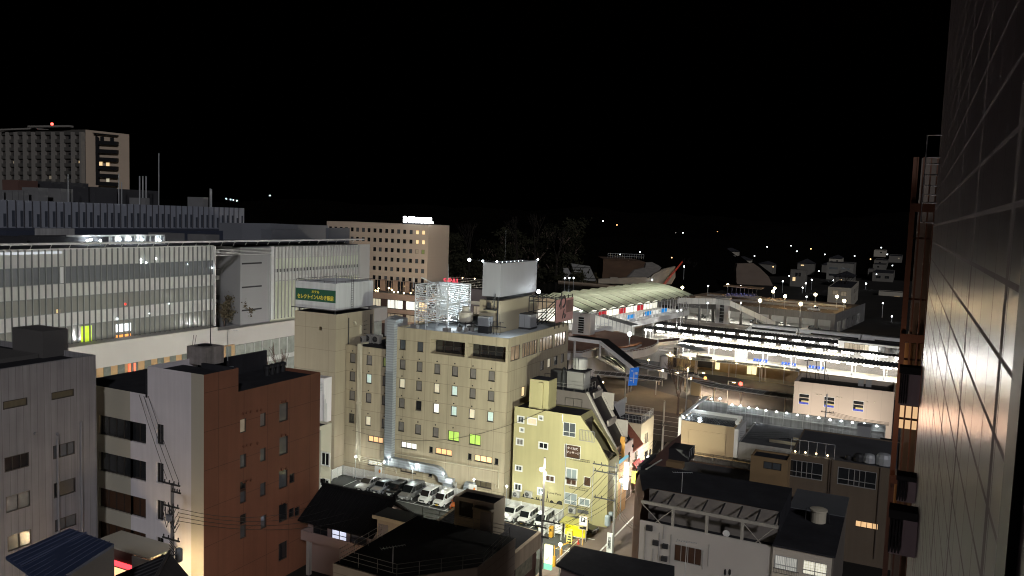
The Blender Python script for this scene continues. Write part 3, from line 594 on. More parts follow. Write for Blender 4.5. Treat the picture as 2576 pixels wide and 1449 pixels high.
for (x, y, kd) in ((662, 1056, 'curt'), (612, 1071, 'dim'), (662, 1144, 'grey'), (612, 1160, 'grey'), (662, 1231, 'grey'), (612, 1248, 'grey'), (663, 1313, 'grey'), (612, 1337, 'grey')): sp(x, y, .8, 1.35, kd)
for (x, y) in ((735, 1203), (734, 1290), (748, 1287), (612, 1223), (612, 1306)): sp(x, y, .8, 1.0, 'dark')
yst = ax((600, 925), RX).y; zst = 20.7
b = MB(); b.wall('s', RX, RY, yst, 0, zR, [(a-w/2, a+w/2, z-h/2, z+h/2) for a, z, w, h, *_ in SW if a < yst], .2)
b.wall('s', RX, yst, 68.8, 0, zst, [(a-w/2, a+w/2, z-h/2, z+h/2) for a, z, w, h, *_ in SW if a >= yst], .2)
for a, z, w, h, *k in SW: window(o, (RX-.12, a, z), math.pi/2, w, h, *k)
b.quad((RX, yst, zst), (RX-.3, yst, zst), (RX-.3, yst, zR), (RX, yst, zR))
xt = ay((481, 950), RY).x; b.quad((-75, 68.8, 0), (RX, 68.8, 0), (RX, 68.8, zst), (-75, 68.8, zst)); b.build('side_wall', REDW, o)
xw = ay((371, 933.8), RY).x; zw = ay((371, 960), RY).z; zw2 = ay((371, 993), RY).z
Wf = [w for w in W]
b = MB(); hs = [(a-w/2, a+w/2, z-h/2, z+h/2) for a, z, w, h, *_ in W]
xs = ay((328, 1100), RY).x
b.wall('f', RY, xs, xw, 0, zw2, [h for h in hs if 1] and [(max(h[0], xs), min(h[1], xw), h[2], h[3]) for h in hs if h[1] > xs and h[0] < xw], .35); b.wall('f', RY, xw, xt, 0, zR, [(max(h[0], xw), h[1], h[2], h[3]) for h in hs if h[1] > xw], .35)
b.quad((xw, RY, zw2), (xw, RY+6, zw2), (xw, RY+6, zR), (xw, RY, zR)); b.build('front_wall', LAV, o)
for a, z, w, h, *k in W: window(o, (a, RY+.25, z), 0, w, h, *k)
b = MB(); b.wall('f', RY, -72.2, xs, 0, zw2, [(h[0], min(h[1], xs), h[2], h[3]) for h in hs if h[0] < xs], .35); b.wall('f', RY, xt, RX, 0, zR); b.build('tan_wall_strip', TANC, o)
b = MB(); b.quad((xw, RY+.3, zR-.5), (RX-.3, RY+.3, zR-.5), (RX-.3, yst, zR-.5), (xw, yst, zR-.5)).quad((-75, RY+.2, zw2-.3), (xw, RY+.2, zw2-.3), (xw, 68.5, zw2-.3), (-75, 68.5, zw2-.3)).quad((xw, yst, zst-.3), (RX-.2, yst, zst-.3), (RX-.2, 68.5, zst-.3), (xw, 68.5, zst-.3))
b.box(xw-.3, xw-.02, RY, 68.5, zw2-.3, zR-.6); b.box(RX-4.5, RX-.3, yst-.3, yst, zst-.3, zR); b.build('roof', ROOFD, o)
b = MB(); b.quad((RX-4, yst+.01, zst), (RX-.31, yst+.01, zst), (RX-.31, yst+.01, zR-.1), (RX-4, yst+.01, zR-.1)); b.box(RX-3.9, RX-3.6, yst, yst+3, zst-.3, zst+1.6)
b.build('roof_screen', mat('blue_grey_sheet', (.16, .18, .2), .6, .2, 1), o)
b = MB()
for py_, n in ((1036, 5), (1118, 4), (1208, 3)):
    for k in range(n): p = ax((612+k*9+ (8 if k > 2 else 0), py_+4-k*2.2), RX); b.tube([(RX-.02, p.y, p.z), (RX+.16, p.y, p.z-.02)], .13, 7)
for y_ in (1010, 1095, 1180, 1265): 
    for dx in (0, 11): p = ax((708+dx, y_-1.8*dx/11), RX); b.tube([(RX-.02, p.y, p.z), (RX+.16, p.y, p.z-.02)], .13, 7)
b.parts('vent_cap', REDW, o)
b = MB()
for y_ in (990, 1083, 1175, 1271):   # small balcony sides on the left
    p = ay((236, y_+45), RY); b.box(-72.6, -71.3, RY-.9, RY-.02, p.z-1.4, p.z+.5)
b.parts('balcony', LAV, o)
p = az((492, 917), zR-.5); o = thing('rooftop_water_tank', 'stained white concrete tank on the red building roof holding a tall mast', 'tank', (p.x, p.y, zR-.5))
q0_ = ay(z4(1832, 300), p.y); q1_ = ay(z4(1960, 300), p.y)
b = MB(); b.box(p.x-1.2, p.x+1.3, p.y, p.y+2.4, zR-.5, zR+1.25); b.build('body', mat('stained_concrete', (.3, .27, .25), .85, .5, 1.2, streak=.6), o)
MB().lathe((p.x, p.y+1.2, zR+1.25), [(.7, 0), (.7, .12), (.2, .2)], 14).build('hatch', BLK, o)
b = MB(); b.tube([(p.x+.75, p.y+1.2, zR), (p.x+.75, p.y+1.2, zR+8.6)], .055, 6, r2=.03); b.tube([(p.x-1.1, p.y+.6, zR+1.2), (p.x-.9, p.y+.6, zR+2.3)], .03, 4); b.tube([(p.x-.8, p.y+.6, zR+1.2), (p.x-.55, p.y+.6, zR+2.3)], .03, 4); b.build('mast', DKMET, o)
def antenna(label, base, h, L=1.6, rz=0., group='television antennas on roofs'):
    o = thing('television_antenna', label, 'antenna', base, rz, group); M = world(o); b = MB(lambda v: M @ Vector(v))
    b.tube([(0, 0, 0), (0, 0, h)], .03, 5); b.tube([(-L/2, 0, h-.05), (L/2, 0, h+.02)], .025, 4)
    for k in range(9): x = -L/2+L*k/8; b.tube([(x, -.32+k*.02, h-.02), (x, .32-k*.02, h-.02)], .012, 3)
    b.build('mast_and_elements', STEEL, o); return o
p = az((554, 924), zR-1); antenna('television antenna behind the stained tank on the red building', (p.x, p.y+1, zR-.5), 3.2, 2.2, .3)
for k in range(4): p = az((672+k*13, 944-k*3), zst-.3); o = thing('roof_ventilator', ('first', 'second', 'third', 'fourth')[k]+' black roof ventilator from the left along the red roof edge', 'ventilator', (p.x, p.y, zst-.3), 0, 'roof ventilators on the red building'); MB().lathe(p, [(.28, 0), (.28, .7), (.42, .75), (.42, 1.0), (.1, 1.15)], 12).build('cowl', DKMET, o)
# ============================================================ GREY BUILDING far left
GX, GY = -67.2, 50.14
o = thing('grey_office', 'weathered grey panel office with dark windows filling the left edge', 'building', (GX-8, GY-8, 0))
W = []
for (x0, xx1, y0_, yy1, kd, st) in ((12, 110, 318, 470, 0, 0),):
    pass
def gw(xa, ya, xb, yb, kd, st): 
    a = ax((xa, yb), GX); c = ax((xb, ya), GX); m_ = ax(((xa+xb)/2, (ya+yb)/2), GX); W.append((m_.y, m_.z, abs(c.y-a.y), abs(ax((xa, ya), GX).z-ax((xa, yb-(yb-ya)*.27 if xb-xa > 50 else yb-14), GX).z), kd, st))
gw(8, 1001, 69, 1029, 'olive', '1'); gw(130, 979, 186, 1005, 'olive', '1')
gw(12, 1137, 73, 1188, 'dark', '3'); gw(134, 1109, 188, 1155, 'grey', '3')
gw(16, 1234, 76, 1290, 'grey', '2'); gw(136, 1201, 190, 1253, 'dark', '1')
gw(20, 1333, 79, 1386, 'grey', '2'); gw(139, 1294, 192, 1335, 'grey', '2')
b = facade(o, 's', GX, 30, GY, 0, 24, W, GREYW); b.quad((GX, GY, 0), (GX-16, GY, 0), (GX-16, GY, 24), (GX, GY, 24)).quad((GX, 30, 24), (GX, GY, 24), (GX-.3, GY-.3, 24), (GX-.3, 30, 24)); b.build('wall', GREYW, o)
MB().quad((GX-.3, 30, 23.5), (GX-.3, GY-.3, 23.5), (GX-20, GY-.3, 23.5), (GX-20, 30, 23.5)).build('roof', ROOFD, o)
b = MB()
for x, yt, yb in ((143, 1104, 1330), (325, 0, 0)):
    if yt: p = ax((x, yt), GX); q = ax((x+10, yb), GX); b.tube([(GX+.12, p.y, p.z), (GX+.12, p.y, 2)], .09, 6)
p = ax((318, 0), GX)
for px_, py in ((143, 1092), (87, 1090), (318*1.0, 0)):
    if py: p = ax((px_, py), GX); b.tube([(GX, p.y, p.z), (GX+.25, p.y, p.z)], .12, 6)
p = ax((202, 1060), GX); b.tube([(GX+.12, p.y, p.z), (GX+.12, p.y, 1)], .09, 6); b.parts('downpipe', GREYW, o)
a = az((100, 935), 23.5); b = MB(); zg = 26.2
c0 = ax((97, 890), GX-5); b.box(GX-12, GX-5, 30, c0.y, 23.5, c0.z); c1 = ax((172, 862), GX-4.5); b.box(GX-9, GX-4.5, c0.y+.1, c1.y, 23.5, 26.0); b.build('penthouse', mat('dark_grey_panel', (.11, .105, .1), .8, .1, .4), o)
# low blue-roofed building, bottom left
o = thing('blue_roof_annex', 'low grey annex with blue ribbed metal roof below the grey office', 'building', (-45, 36, 0))
zB = 15.5; pts = [az(p, z) for p, z in (((20, 1385), zB), ((177, 1330), zB+.5), ((288, 1375), zB), ((150, 1449+30), zB-.3), ((0, 1500), zB-.5))]
c = [az((14, 1400), zB), az((175, 1329), zB+.3), az((287, 1368), zB), az((120, 1475), zB)]
b = MB(); b.extr([c[3], c[2], c[1], c[0]], (0, 0, -.2)); b.build('roof', mat('blue_sheet_roof', (.05, .07, .14), .5, .15, .5), o)
d1 = (c[3]-c[2])
b = MB()
for k in range(1, 10): p = c[0].lerp(c[3], k/10); q = c[1].lerp(c[2], k/10); b.tube([p+Vector((0, 0, .05)), q+Vector((0, 0, .05))], .035, 4)
p = c[0].lerp(c[1], .0); b.tube([c[0].lerp(c[3], .38)+Vector((0, 0, .12)), c[1].lerp(c[2], .38)+Vector((0, 0, .12))], .07, 4); b.build('roof_rib', mat('blue_sheet_roof_rib', (.1, .12, .2), .5, .1, 1), o)
b = MB(); b.quad(c[3]+Vector((0, 0, -.2)), c[2]+Vector((0, 0, -.2)), Vector((c[2].x, c[2].y, 0)), Vector((c[3].x, c[3].y, 0))); b.quad(c[2], c[1], Vector((c[1].x, c[1].y, 0)), Vector((c[2].x, c[2].y, 0))); b.build('wall', mat('dark_grey_panel', (.11, .105, .1)), o)
# ============================================================ CAR PARK
o = thing('slatted_fence', 'white horizontal slat fence along the hotel side of the car park', 'fence', (-57, 92.8, 0))
def slat(o, p, q, z0, z1, n, posts, T=None, name='slats'):
    p, q = Vector(p), Vector(q); d = (q-p).normalized(); w = Vector((-d.y, d.x, 0))*.02
    b = MB(T)
    for k in range(n): z = z0+(z1-z0)*(k+.5)/n; b.extr([p-w+Vector((0, 0, z)), p+w+Vector((0, 0, z)), p+w+Vector((0, 0, z+.07)), p-w+Vector((0, 0, z+.07))], q-p)
    b.build(name, FENCE, o)
    b = MB(T)
    for k in range(posts+1): c = p.lerp(q, k/posts); b.box(c.x-.07, c.x+.07, c.y-.05, c.y+.05, 0, z1+.06)
    b.parts('post', FENCE, o)
slat(o, (-71.5, 92.8, 0), (-37.2, 92.8, 0), .15, 1.5, 13, 18); slat(o, (-71.5, 90.3, 0), (-71.5, 92.8, 0), .15, 1.5, 13, 2)
o = thing('mesh_fence', 'white see-through fence panel between the kei van and the dark car', 'fence', (-37, 90, 0)); slat(o, (-37.1, 85.5, 0), (-37.1, 92.6, 0), .3, 1.7, 9, 5)
LAMPX = [z7(812, 575), z7(1098, 630), z7(1383, 690), z7(1692, 745), z7(2003, 805), y3(410, 300), y3(852, 385)]
for k, p in enumerate(LAMPX):
    q = ay(p, 92.6); post_lamp('car_park_lamp', ('first', 'second', 'third', 'fourth', 'fifth', 'sixth', 'seventh')[k]+' thin pole lamp from the left along the white slat fence', (q.x, 92.6, 0), q.z, .13, G_C, (.95, 1, .93), 420, 'pole lamps along the car park fence', pole=.035, kind='POINT')
def car(name, label, x, y, rz, L, Wd, Hh, paint, prof, glassx, plate='w', cls='van', extra=None, group='cars in the car park'):
    """prof: (hood x, windscreen base x, roof front x, roof rear x, tail x) as shares of the length; heights below"""
    o = thing(name, label, 'car', (x, y, .015), rz, group); M = world(o); T = lambda v: M @ Vector(v)
    hood, wsb, rf, rr, tl, hb, hw = prof; w = Wd/2; zb = .28; g = Hh
    X = lambda t: (t-.5)*L                     # front at +x
    def ring(x, hw_, z0, z1, r=.09): return [(x, -hw_+r, z0), (x, -hw_, z0+r), (x, -hw_, z1-r*1.2), (x, -hw_+r*1.6, z1), (x, hw_-r*1.6, z1), (x, hw_, z1-r*1.2), (x, hw_, z0+r), (x, hw_-r, z0)]
    def loft(b, rings):
        i0 = len(b.v); n = len(rings[0])
        for r_ in rings: b.v += [Vector(v) for v in r_]
        for k in range(len(rings)-1):
            for t in range(n): b.f.append((i0+k*n+t, i0+k*n+(t+1) % n, i0+(k+1)*n+(t+1) % n, i0+(k+1)*n+t))
        b.f.append(tuple(range(i0+n-1, i0-1, -1))); j = i0+(len(rings)-1)*n; b.f.append(tuple(range(j, j+n)))
    b = MB(T); belt = hw
    loft(b, [ring(X(0)+.0, w*.82, zb+.12, belt*.93), ring(X(.03), w*.95, zb+.02, belt), ring(X(.12), w, zb, belt), ring(X(.3), w, zb, belt+.01), ring(X(.6), w, zb, belt), ring(X(1-wsb), w, zb, belt*.99), ring(X(1-hood), w*.97, zb, hb), ring(X(.97), w*.9, zb+.02, hb*.94), ring(X(1), w*.76, zb+.12, hb*.8)])
    rw = w*.82 if cls != 'van' else w*.9
    def cr(x, hw_, z0, z1, k): return [(x, -k, z0), (x, -hw_, z1-.06), (x, -hw_*.85, z1), (x, hw_*.85, z1), (x, hw_, z1-.06), (x, k, z0)]
    kk = w*.96; x1, x2, x3, x4 = X(1-wsb)+.05, X(1-rf), X(1-rr), X(1-tl)
    loft(b, [cr(x4, kk*.9, belt-.02, belt+.06, kk), cr(x3, rw*.96, belt-.02, g-.03, kk), cr((x2+x3)/2, rw, belt-.02, g, kk), cr(x2, rw*.95, belt-.02, g-.04, kk), cr(x1, kk*.86, belt-.06, belt+.02, kk*.97)])
    b.build('body', paint, o, smooth=False)
    gl = MB(T); e = .012
    def lerp3(p, q, t): return Vector(p).lerp(Vector(q), t)
    A, B = (x1, kk*.84, belt+.03), (x2, rw*.86, g-.05)     # windscreen
    n_ = Vector((B[2]-A[2], 0, A[0]-B[0])).normalized()*e*2
    gl.quad(Vector((A[0], -A[1], A[2]))+n_, Vector((A[0], A[1], A[2]))+n_, Vector((B[0]+.03, B[1], B[2]-.03))+n_, Vector((B[0]+.03, -B[1], B[2]-.03))+n_)
    gl.build('windscreen', P['carglass'], o)
    gl = MB(T)
    zt_ = g-.12
    for s in (-1, 1):
        nseg = glassx
        f0 = x1-.18; f1 = x4+.12
        for k in range(nseg):
            a = f0+(f1-f0)*k/nseg-.03; c = f0+(f1-f0)*(k+1)/nseg+.03
            def topx(x): 
                if x > x2: return belt+.05+(zt_-belt-.05)*max(0, (x1-x)/(x1-x2+.001))
                if x < x3: return belt+.05+(zt_-belt-.05)*max(0, (x-x4)/(x3-x4+.001))
                return zt_
            def sy(z): t_ = (z-belt)/(g-belt); return (kk+(rw-kk)*t_+e)*s
            za, zc_ = topx(a), topx(c); ins = max(0, .06); 
            if za < belt+.12: a2 = x1-.35*(x1-x2); 
            gl.quad((a, sy(belt+.03), belt+.03), (c, sy(belt+.03), belt+.03), (c, sy(zc_), zc_), ((a+c)/2 if a > x2 and c < x2 else a, sy(max(za, zc_) if (a > x2 and c < x2) else za), max(za, zc_) if (a > x2 and c < x2) else za), (a, sy(za), za))
    gl.parts('side_window', P['carglass'], o)
    gl = MB(T); gl.quad((x4-e, kk*.8, belt+.1), (x4-e, -kk*.8, belt+.1), (x3-e-.02, -rw*.85, g-.1), (x3-e-.02, rw*.85, g-.1)); gl.build('rear_window', P['carglass'], o)
    wr = .31 if L > 3.6 else .27
    for xx in (X(.2), X(.8)):
        for s in (-1, 1):
            wb = MB(T); wb.tube([(xx, s*(w+.01), wr), (xx, s*(w-.2), wr)], wr, 14); wo = wb.build('wheel', P['tyre'], o)
            MB(T).tube([(xx, s*(w+.022), wr), (xx, s*(w-.02), wr)], wr*.62, 10).build('rim', STEEL, wo)
    fx_ = X(1)
    for s in (-1, 1):
        MB(T).extr([(fx_-.1, s*w*.5, hb*.66), (fx_-.16, s*w*.88, hb*.7), (fx_-.2, s*w*.9, hb*.86), (fx_-.09, s*w*.52, hb*.82)], (.09, 0, 0)).build('headlight', P['headlight'], o)
        MB(T).box(x1-.28, x1-.1, s*(w+.02)-.09, s*(w+.02)+.09, belt+.02, belt+.2).build('door_mirror', paint if not extra else P['blackp'], o)
        MB(T).box(X(0)-.015, X(0)+.03, s*w*.72-.08, s*w*.72+.08, belt*.6, belt*.88).build('tail_light', mat('tail_red', (.3, .01, .01), .3, .1, 1), o)
    MB(T).box(fx_-.02, fx_+.02, -w*.5, w*.5, hb*.58, hb*.76).build('grille', extra or P['blackp'], o)
    MB(T).box(fx_-.05, fx_+.015, -w*.7, w*.7, zb+.02, zb+.14).build('lower_grille', P['blackp'], o)
    MB(T).box(fx_+.02, fx_+.035, -.17, .17, hb*.42, hb*.42+.16).build('number_plate', P['plate_'+plate], o)
    return o
P['carglass'] = glassy('car_glass', (.012, .014, .015), .05); P['tyre'] = mat('tyre', (.02, .02, .02), .8, .2, 2); P['headlight'] = mat('headlight_glass', (.6, .62, .64), .15, .1, 5, coat=.8)
P['blackp'] = mat('black_plastic', (.015, .015, .015), .4, .2, 2); P['plate_w'] = mat('white_plate', (.75, .75, .72), .5, .05, 2); P['plate_y'] = mat('yellow_plate', (.7, .5, .03), .5, .05, 2)
def paint(n, c, met=0.): return mat('paint_'+n, c, .32, .05, .8, metal=met, coat=.9)
SIL = paint('silver', (.42, .42, .42), .35); SIL2 = paint('blue_silver', (.28, .3, .33), .4); BKP = paint('black', (.012, .012, .013)); GRYP = paint('grey', (.23, .23, .23), .4); WTP = paint('white', (.75, .75, .73)); ORP = paint('orange', (.4, .09, .02))
CB = -math.pi/2
def cx_(p): return ay(p, 88.5).x+.85
car('parked_car', 'silver low hatchback parked first at the left end of the row', cx_(z7(800, 905)), 90.5, CB, 4.4, 1.7, 1.42, SIL, (.12, .3, .46, .72, .95, .74, .88), 3, cls='car')
car('parked_car', 'blue-grey compact hatchback parked second from the left', cx_(z7(950, 935)), 90.35, CB, 3.8, 1.7, 1.5, SIL2, (.1, .27, .42, .82, .97, .82, .93), 3, cls='car')
car('parked_car', 'black boxy off-road car parked third from the left', cx_(z7(1095, 955)), 90.2, CB, 3.6, 1.62, 1.7, BKP, (.06, .3, .37, .95, .985, .98, 1.02), 3, cls='van', extra=STEEL)
car('parked_car', 'grey minivan with chrome grille parked fourth from the left', cx_(z7(1237, 1005)), 90.55, CB, 4.7, 1.72, 1.83, GRYP, (.06, .2, .36, .93, .985, .93, 1.03), 4, extra=STEEL)
car('parked_car', 'white kei wagon with black grille and white plate, fifth from the left', cx_(z7(1423, 1030))-.05, 90.2, CB, 3.4, 1.48, 1.8, WTP, (.07, .19, .3, .95, .99, .93, 1.02), 3)
car('parked_car', 'white kei wagon with yellow plate and windowed rear corner, sixth from the left', cx_(z7(1573, 1070))-.05, 90.2, CB, 3.4, 1.48, 1.78, WTP, (.07, .19, .3, .95, .99, .93, 1.02), 3, plate='y')
car('parked_car', 'orange kei car with yellow plate half hidden by the dark rooftop hut', cx_(z7(1742, 1085))-.05, 90.2, CB, 3.4, 1.48, 1.68, ORP, (.09, .25, .33, .93, .98, .9, 1.0), 3, plate='y')
car('parked_car', 'white crossover with roof rails, first beyond the dark rooftop hut', ay(y3(290, 700), 88.5).x+.95, 90.6, CB, 4.2, 1.76, 1.58, WTP, (.08, .28, .4, .84, .97, .92, 1.0), 3, cls='car')
car('parked_car', 'white tall kei wagon with yellow plate beside the white crossover', ay(y3(520, 750), 88.5).x+.82, 90.3, CB, 3.4, 1.48, 1.74, WTP, (.07, .18, .28, .95, .99, .92, 1.0), 3, plate='y')
car('parked_car', 'white kei cargo van partly behind the utility pole', ay(y3(735, 820), 88.5).x+.82, 90.3, CB, 3.4, 1.48, 1.86, WTP, (.03, .1, .2, .96, .99, .88, .98), 3, plate='y')
p = az(y3(1370, 880), .1); car('parked_car', 'black low sedan parked sideways under the yellow building behind the pay booth', p.x-.5, p.y+.6, R(-8), 4.7, 1.8, 1.4, BKP, (.13, .33, .45, .72, .92, .76, .9), 3, cls='car')
# yellow pay booth
p0, p1 = az(y3(1112, 985), 0), az(y3(1312, 1035), 0)
o = thing('pay_booth', 'glowing yellow pay booth with striped awning roof at the car park exit', 'booth', (p0.x, p0.y, 0))
Yb = p1.y+1.1; x0, x1 = p0.x, p0.x+2.7; zt_ = 2.25
b = MB()
for x in (x0, x1):
    b.box(x-.04, x+.04, p1.y-.04, p1.y+.04, 0, zt_); b.box(x-.04, x+.04, Yb-.04, Yb+.04, 0, zt_+.25)
b.box(x0, x1, p1.y-.03, p1.y+.03, zt_-.08, zt_); b.box(x0, x1, Yb-.03, Yb+.03, .3, .36); b.build('frame', WHITEP, o)
MB().box(x0+.05, x1-.05, Yb+.03, Yb+.06, .4, zt_+.1).build('back_panel', mat('yellow_lit_panel', (.75, .66, .02), .5, .12, 1, em=.35), o)
MB().extr([(x0-.15, p1.y-.35, zt_+.02), (x0-.15, Yb+.1, zt_+.3), (x0-.15, Yb+.1, zt_+.34), (x0-.15, p1.y-.35, zt_+.06)], (x1-x0+.3, 0, 0)).build('awning', mat('yellow_awning', (.5, .46, .14), .5, .1, 1, wave=('X', 2.4, .35)), o)
MB().box(x0+.9, x0+1.9, p1.y+.2, p1.y+.3, zt_-.12, zt_-.06).build('tube_light', glow('booth_tube', (1, 1, .8), 12), o); light('POINT', (x0+1.35, p1.y+.35, zt_-.3), (1, 1, .6), 60, .12, o)
p = az(y3(1205, 1015), 0); o = thing('ticket_machine', 'orange ticket machine standing in front of the glowing yellow booth', 'machine', p)
b = MB(); b.prism([(p.x-.3, p.y), (p.x+.3, p.y), (p.x+.3, p.y+.45), (p.x-.3, p.y+.45)], 0, [1.25, 1.25, 1.5, 1.5]); b.build('body', mat('orange_casing', (.55, .3, .03), .5, .1, 2), o); MB().box(p.x-.18, p.x+.18, p.y-.012, p.y+.001, .95, 1.15).build('display', BLK, o)
p = az(y3(970, 955), 0); o = thing('ticket_machine', 'smaller orange ticket machine left of the white panel at the fence end', 'machine', p); MB().prism([(p.x-.22, p.y), (p.x+.22, p.y), (p.x+.22, p.y+.4), (p.x-.22, p.y+.4)], 0, [1.2, 1.2, 1.35, 1.35]).build('body', mat('orange_casing', (.55, .3, .03)), o); MB().box(p.x-.12, p.x+.12, p.y-.012, p.y+.001, .85, 1.05).build('display', BLK, o)
p = az(y3(1070, 955), 0); o = thing('notice_board', 'plain white notice board standing left of the yellow booth', 'notice board', p); b = MB(); b.box(p.x-.5, p.x-.44, p.y, p.y+.06, 0, 2); b.box(p.x+.44, p.x+.5, p.y, p.y+.06, 0, 2); b.parts('leg', STEEL, o); MB().box(p.x-.44, p.x+.44, p.y+.01, p.y+.05, .5, 1.95).build('panel', WHITEP, o)
def cone(p, label): 
    o = thing('traffic_cone', label, 'cone', p); MB().lathe(p, [(.13, .02), (.03, .62)], 10).build('cone', mat('red_plastic', (.5, .04, .02), .5, .1, 2), o); MB().box(p.x-.18, p.x+.18, p.y-.18, p.y+.18, 0, .03).build('base', mat('red_plastic', (.5, .04, .02)), o)
cone(az(y3(1328, 1035), .03), 'red traffic cone beside the yellow pay booth')
p = az(y3(1385, 1055), 0); o = thing('parking_sign', 'square sign with white P on dark panel on an orange post', 'sign', p); MB().tube([p, p+Vector((0, 0, 2.2))], .055, 6).build('post', mat('orange_casing', (.55, .3, .03)), o)
q = p+Vector((0, -.05, 1.9)); MB().box(q.x-.55, q.x+.55, q.y-.05, q.y+.04, q.z, q.z+1.7).build('board', mat('sign_cream', (.55, .45, .3), .6, .1, 1), o); MB().box(q.x-.45, q.x+.45, q.y-.07, q.y-.052, q.z+.55, q.z+1.6).build('panel', WHITEP, o)
MB().box(q.x-.25, q.x+.25, q.y-.082, q.y-.072, q.z+.95, q.z+1.5).build('symbol_ground', BLK, o); text('P', .5, (q.x, q.y-.1, q.z+1.22), 0, WHITEP, o, bold=.02); MB().box(q.x-.4, q.x+.4, q.y-.07, q.y-.052, q.z+.1, q.z+.45).build('display', BLK, o)
p = az(y3(1215, 1130), 0); o = thing('price_sign', 'small yellow price sign with black rows of text near the exit barrier', 'sign', p); MB().tube([p+Vector((.1, 0, 0)), p+Vector((.1, 0, 2.2))], .04, 5).build('post', DKMET, o)
MB().box(p.x-.38, p.x+.3, p.y-.08, p.y-.04, .9, 2.3).build('board', mat('sign_yellow_bright', (.6, .6, .2), .5, .1, 1), o); b = MB()
for k in range(4): b.box(p.x-.3+.05*k, p.x+.22-.04*k, p.y-.095, p.y-.082, 1.0+k*.32, 1.16+k*.32)
b.build('text_rows', BLK, o)
ORG = mat('orange_casing', (.55, .3, .03))
p = az(y3(1010, 1330), 0)
for k, (pp, h, lb) in enumerate(((y3(1015, 1330), 3.6, 'orange barrier gate post with arm frame beside the glowing lantern sign'), (y3(1105, 1180), 1.4, 'low orange barrier post standing behind the taller gate post'))):
    p = az(pp, 0); h = min(h, 2.0) if k else 2.4; o = thing('barrier_gate', lb, 'barrier', p); b = MB(); b.box(p.x-.14, p.x+.14, p.y-.14, p.y+.14, 0, h*.5); b.tube([p+Vector((0, 0, h*.5)), p+Vector((0, 0, h))], .05, 5); b.build('post', ORG, o)
    MB().tube([p+Vector((0, 0, h*.85)), p+Vector((.8, 2.0, h*.9))], .04, 5).build('arm', ORG, o)
p = ay(z7(1040, 710), 93.2)
for i, (zx, zy) in enumerate(((1040, 710), (1990, 893))):
    p = ay(z7(zx, zy), 92.7); o = thing('fence_notice', ('white notice with orange picture on the fence, second bay from the left', 'white notice with orange picture on the fence near the second vent hood')[i], 'notice', p)
    MB().box(p.x-.62, p.x+.62, 92.68, 92.72, p.z-.6, p.z+.6).build('board', WHITEP, o); MB().lathe((p.x+.25, 92.66, p.z-.3), [(.05, 0), (.16, .2), (.13, .4), (.02, .55)], 8).build('picture', mat('orange_print', (.6, .2, .03), .6, .2, 3), o)
# narrow white building left of the lot
o = thing('narrow_cream_house', 'narrow cream building with white latticed windows squeezed beside the car park', 'house', (-75, 88, 0))
NX = -72.0; q = ax((833, 1110), NX); W = []
def nw(x, y, w=1.5, h=1.9, kd='dark', st='wt'): p = ay((x, y), 84.6); W.append((p.x, p.z, w, h, kd, st))
nw(818, 1155); nw(817, 1222)
a0 = ay((806, 1100), 84.6).x; a1 = ay((831, 1150), 84.6).x; zN = ay((831, 1087), 84.6).z
a1 = ay((833, 1150), 88.5).x; a2 = ay((834, 1000), 90.3).x; block(o, a0-6, a1, 84.6, 88.5, 0, zN, TANC, ROOFD, front=W, par=.3); b = MB(); b.wall('f', 88.6, a0-5, a2, zN-.3, zN+6); b.wall('s', a2, 88.6, 90.3, zN-.3, zN+6); b.quad((a0-5, 88.6, zN+6), (a2, 88.6, zN+6), (a2, 90.3, zN+6), (a0-5, 90.3, zN+6)); b.build('rear_block', LAV, o)
b = MB()
for k in range(3): p = ay((815+k*3, 1000), 88.5); b.tube([(p.x, 88.5, zN), (p.x, 88.5, zN+3.8-k*.6)], .05, 5)
for k in range(6): b.box(a2-2, a2-.2, 88.5, 88.56, zN+4.3+k*.2, zN+4.38+k*.2)
b.build('pipes_and_louvre', STEEL, o)
# ============================================================ HOUSE with tiled roof, shed
o = thing('tiled_roof_house', 'two storey house with black tiled roof, long balcony and one bright shoji window', 'house', (-50, 68, 0))
# local wall plane Yh; roof ridge behind
Yw = 66.; pz_ = lambda x, y: ay(z7(x, y), Yw)
eL, eR = pz_(285, 1150), pz_(930, 1290); zE = (eL.z+eR.z)/2; 
W = []
for (x, y, w, h, kd) in ((456, 1270, 1.9, 1.9, 'dark'), (643, 1332, 2.0, 2.1, 'blind'), (838, 1372, 2.1, 2.1, 'grey')): p = pz_(x, y); W.append((p.x, p.z, w, h, kd, 'g'))
xl, xr = pz_(330, 1250).x, pz_(965, 1330).x; zc = zE-.15
MAUVE = mat('mauve_render', (.3, .22, .2), .8, .06, .4)
w_ = facade(o, 'f', Yw, xl, xr, 0, zc, W, MAUVE, depth=.15); w2 = MB(); Dp = 6.4
w_.wall('s', xr, Yw, Yw+Dp, 0, zc); i = len(w_.v); w_.quad((xr, Yw, zc), (xr, Yw+Dp, zc), (xr, Yw+Dp/2, zc+2.0)); w_.build('wall', MAUVE, o)
TILE = mat('black_roof_tiles', (.012, .012, .013), .9, .4, 1, spec=.15, wave=('X', 1.6, .5))
b = MB(); ov = .75; hr = 2.3
for (ya, yb) in ((Yw-ov, Yw+Dp/2), (Yw+Dp+ov, Yw+Dp/2)):
    b.extr([(xl-ov, ya, zc-.3), (xl-ov+.0, yb, zc+hr), (xl-ov, yb, zc+hr-.14), (xl-ov, ya, zc-.44)], (xr-xl+2*ov, 0, 0))
for k in range(int((xr-xl+1.4)/.3)):
    x = xl-ov+.15+k*.3; b.tube([(x, Yw-ov, zc-.27), (x, Yw+Dp/2, zc+hr+.03)], .045, 4)
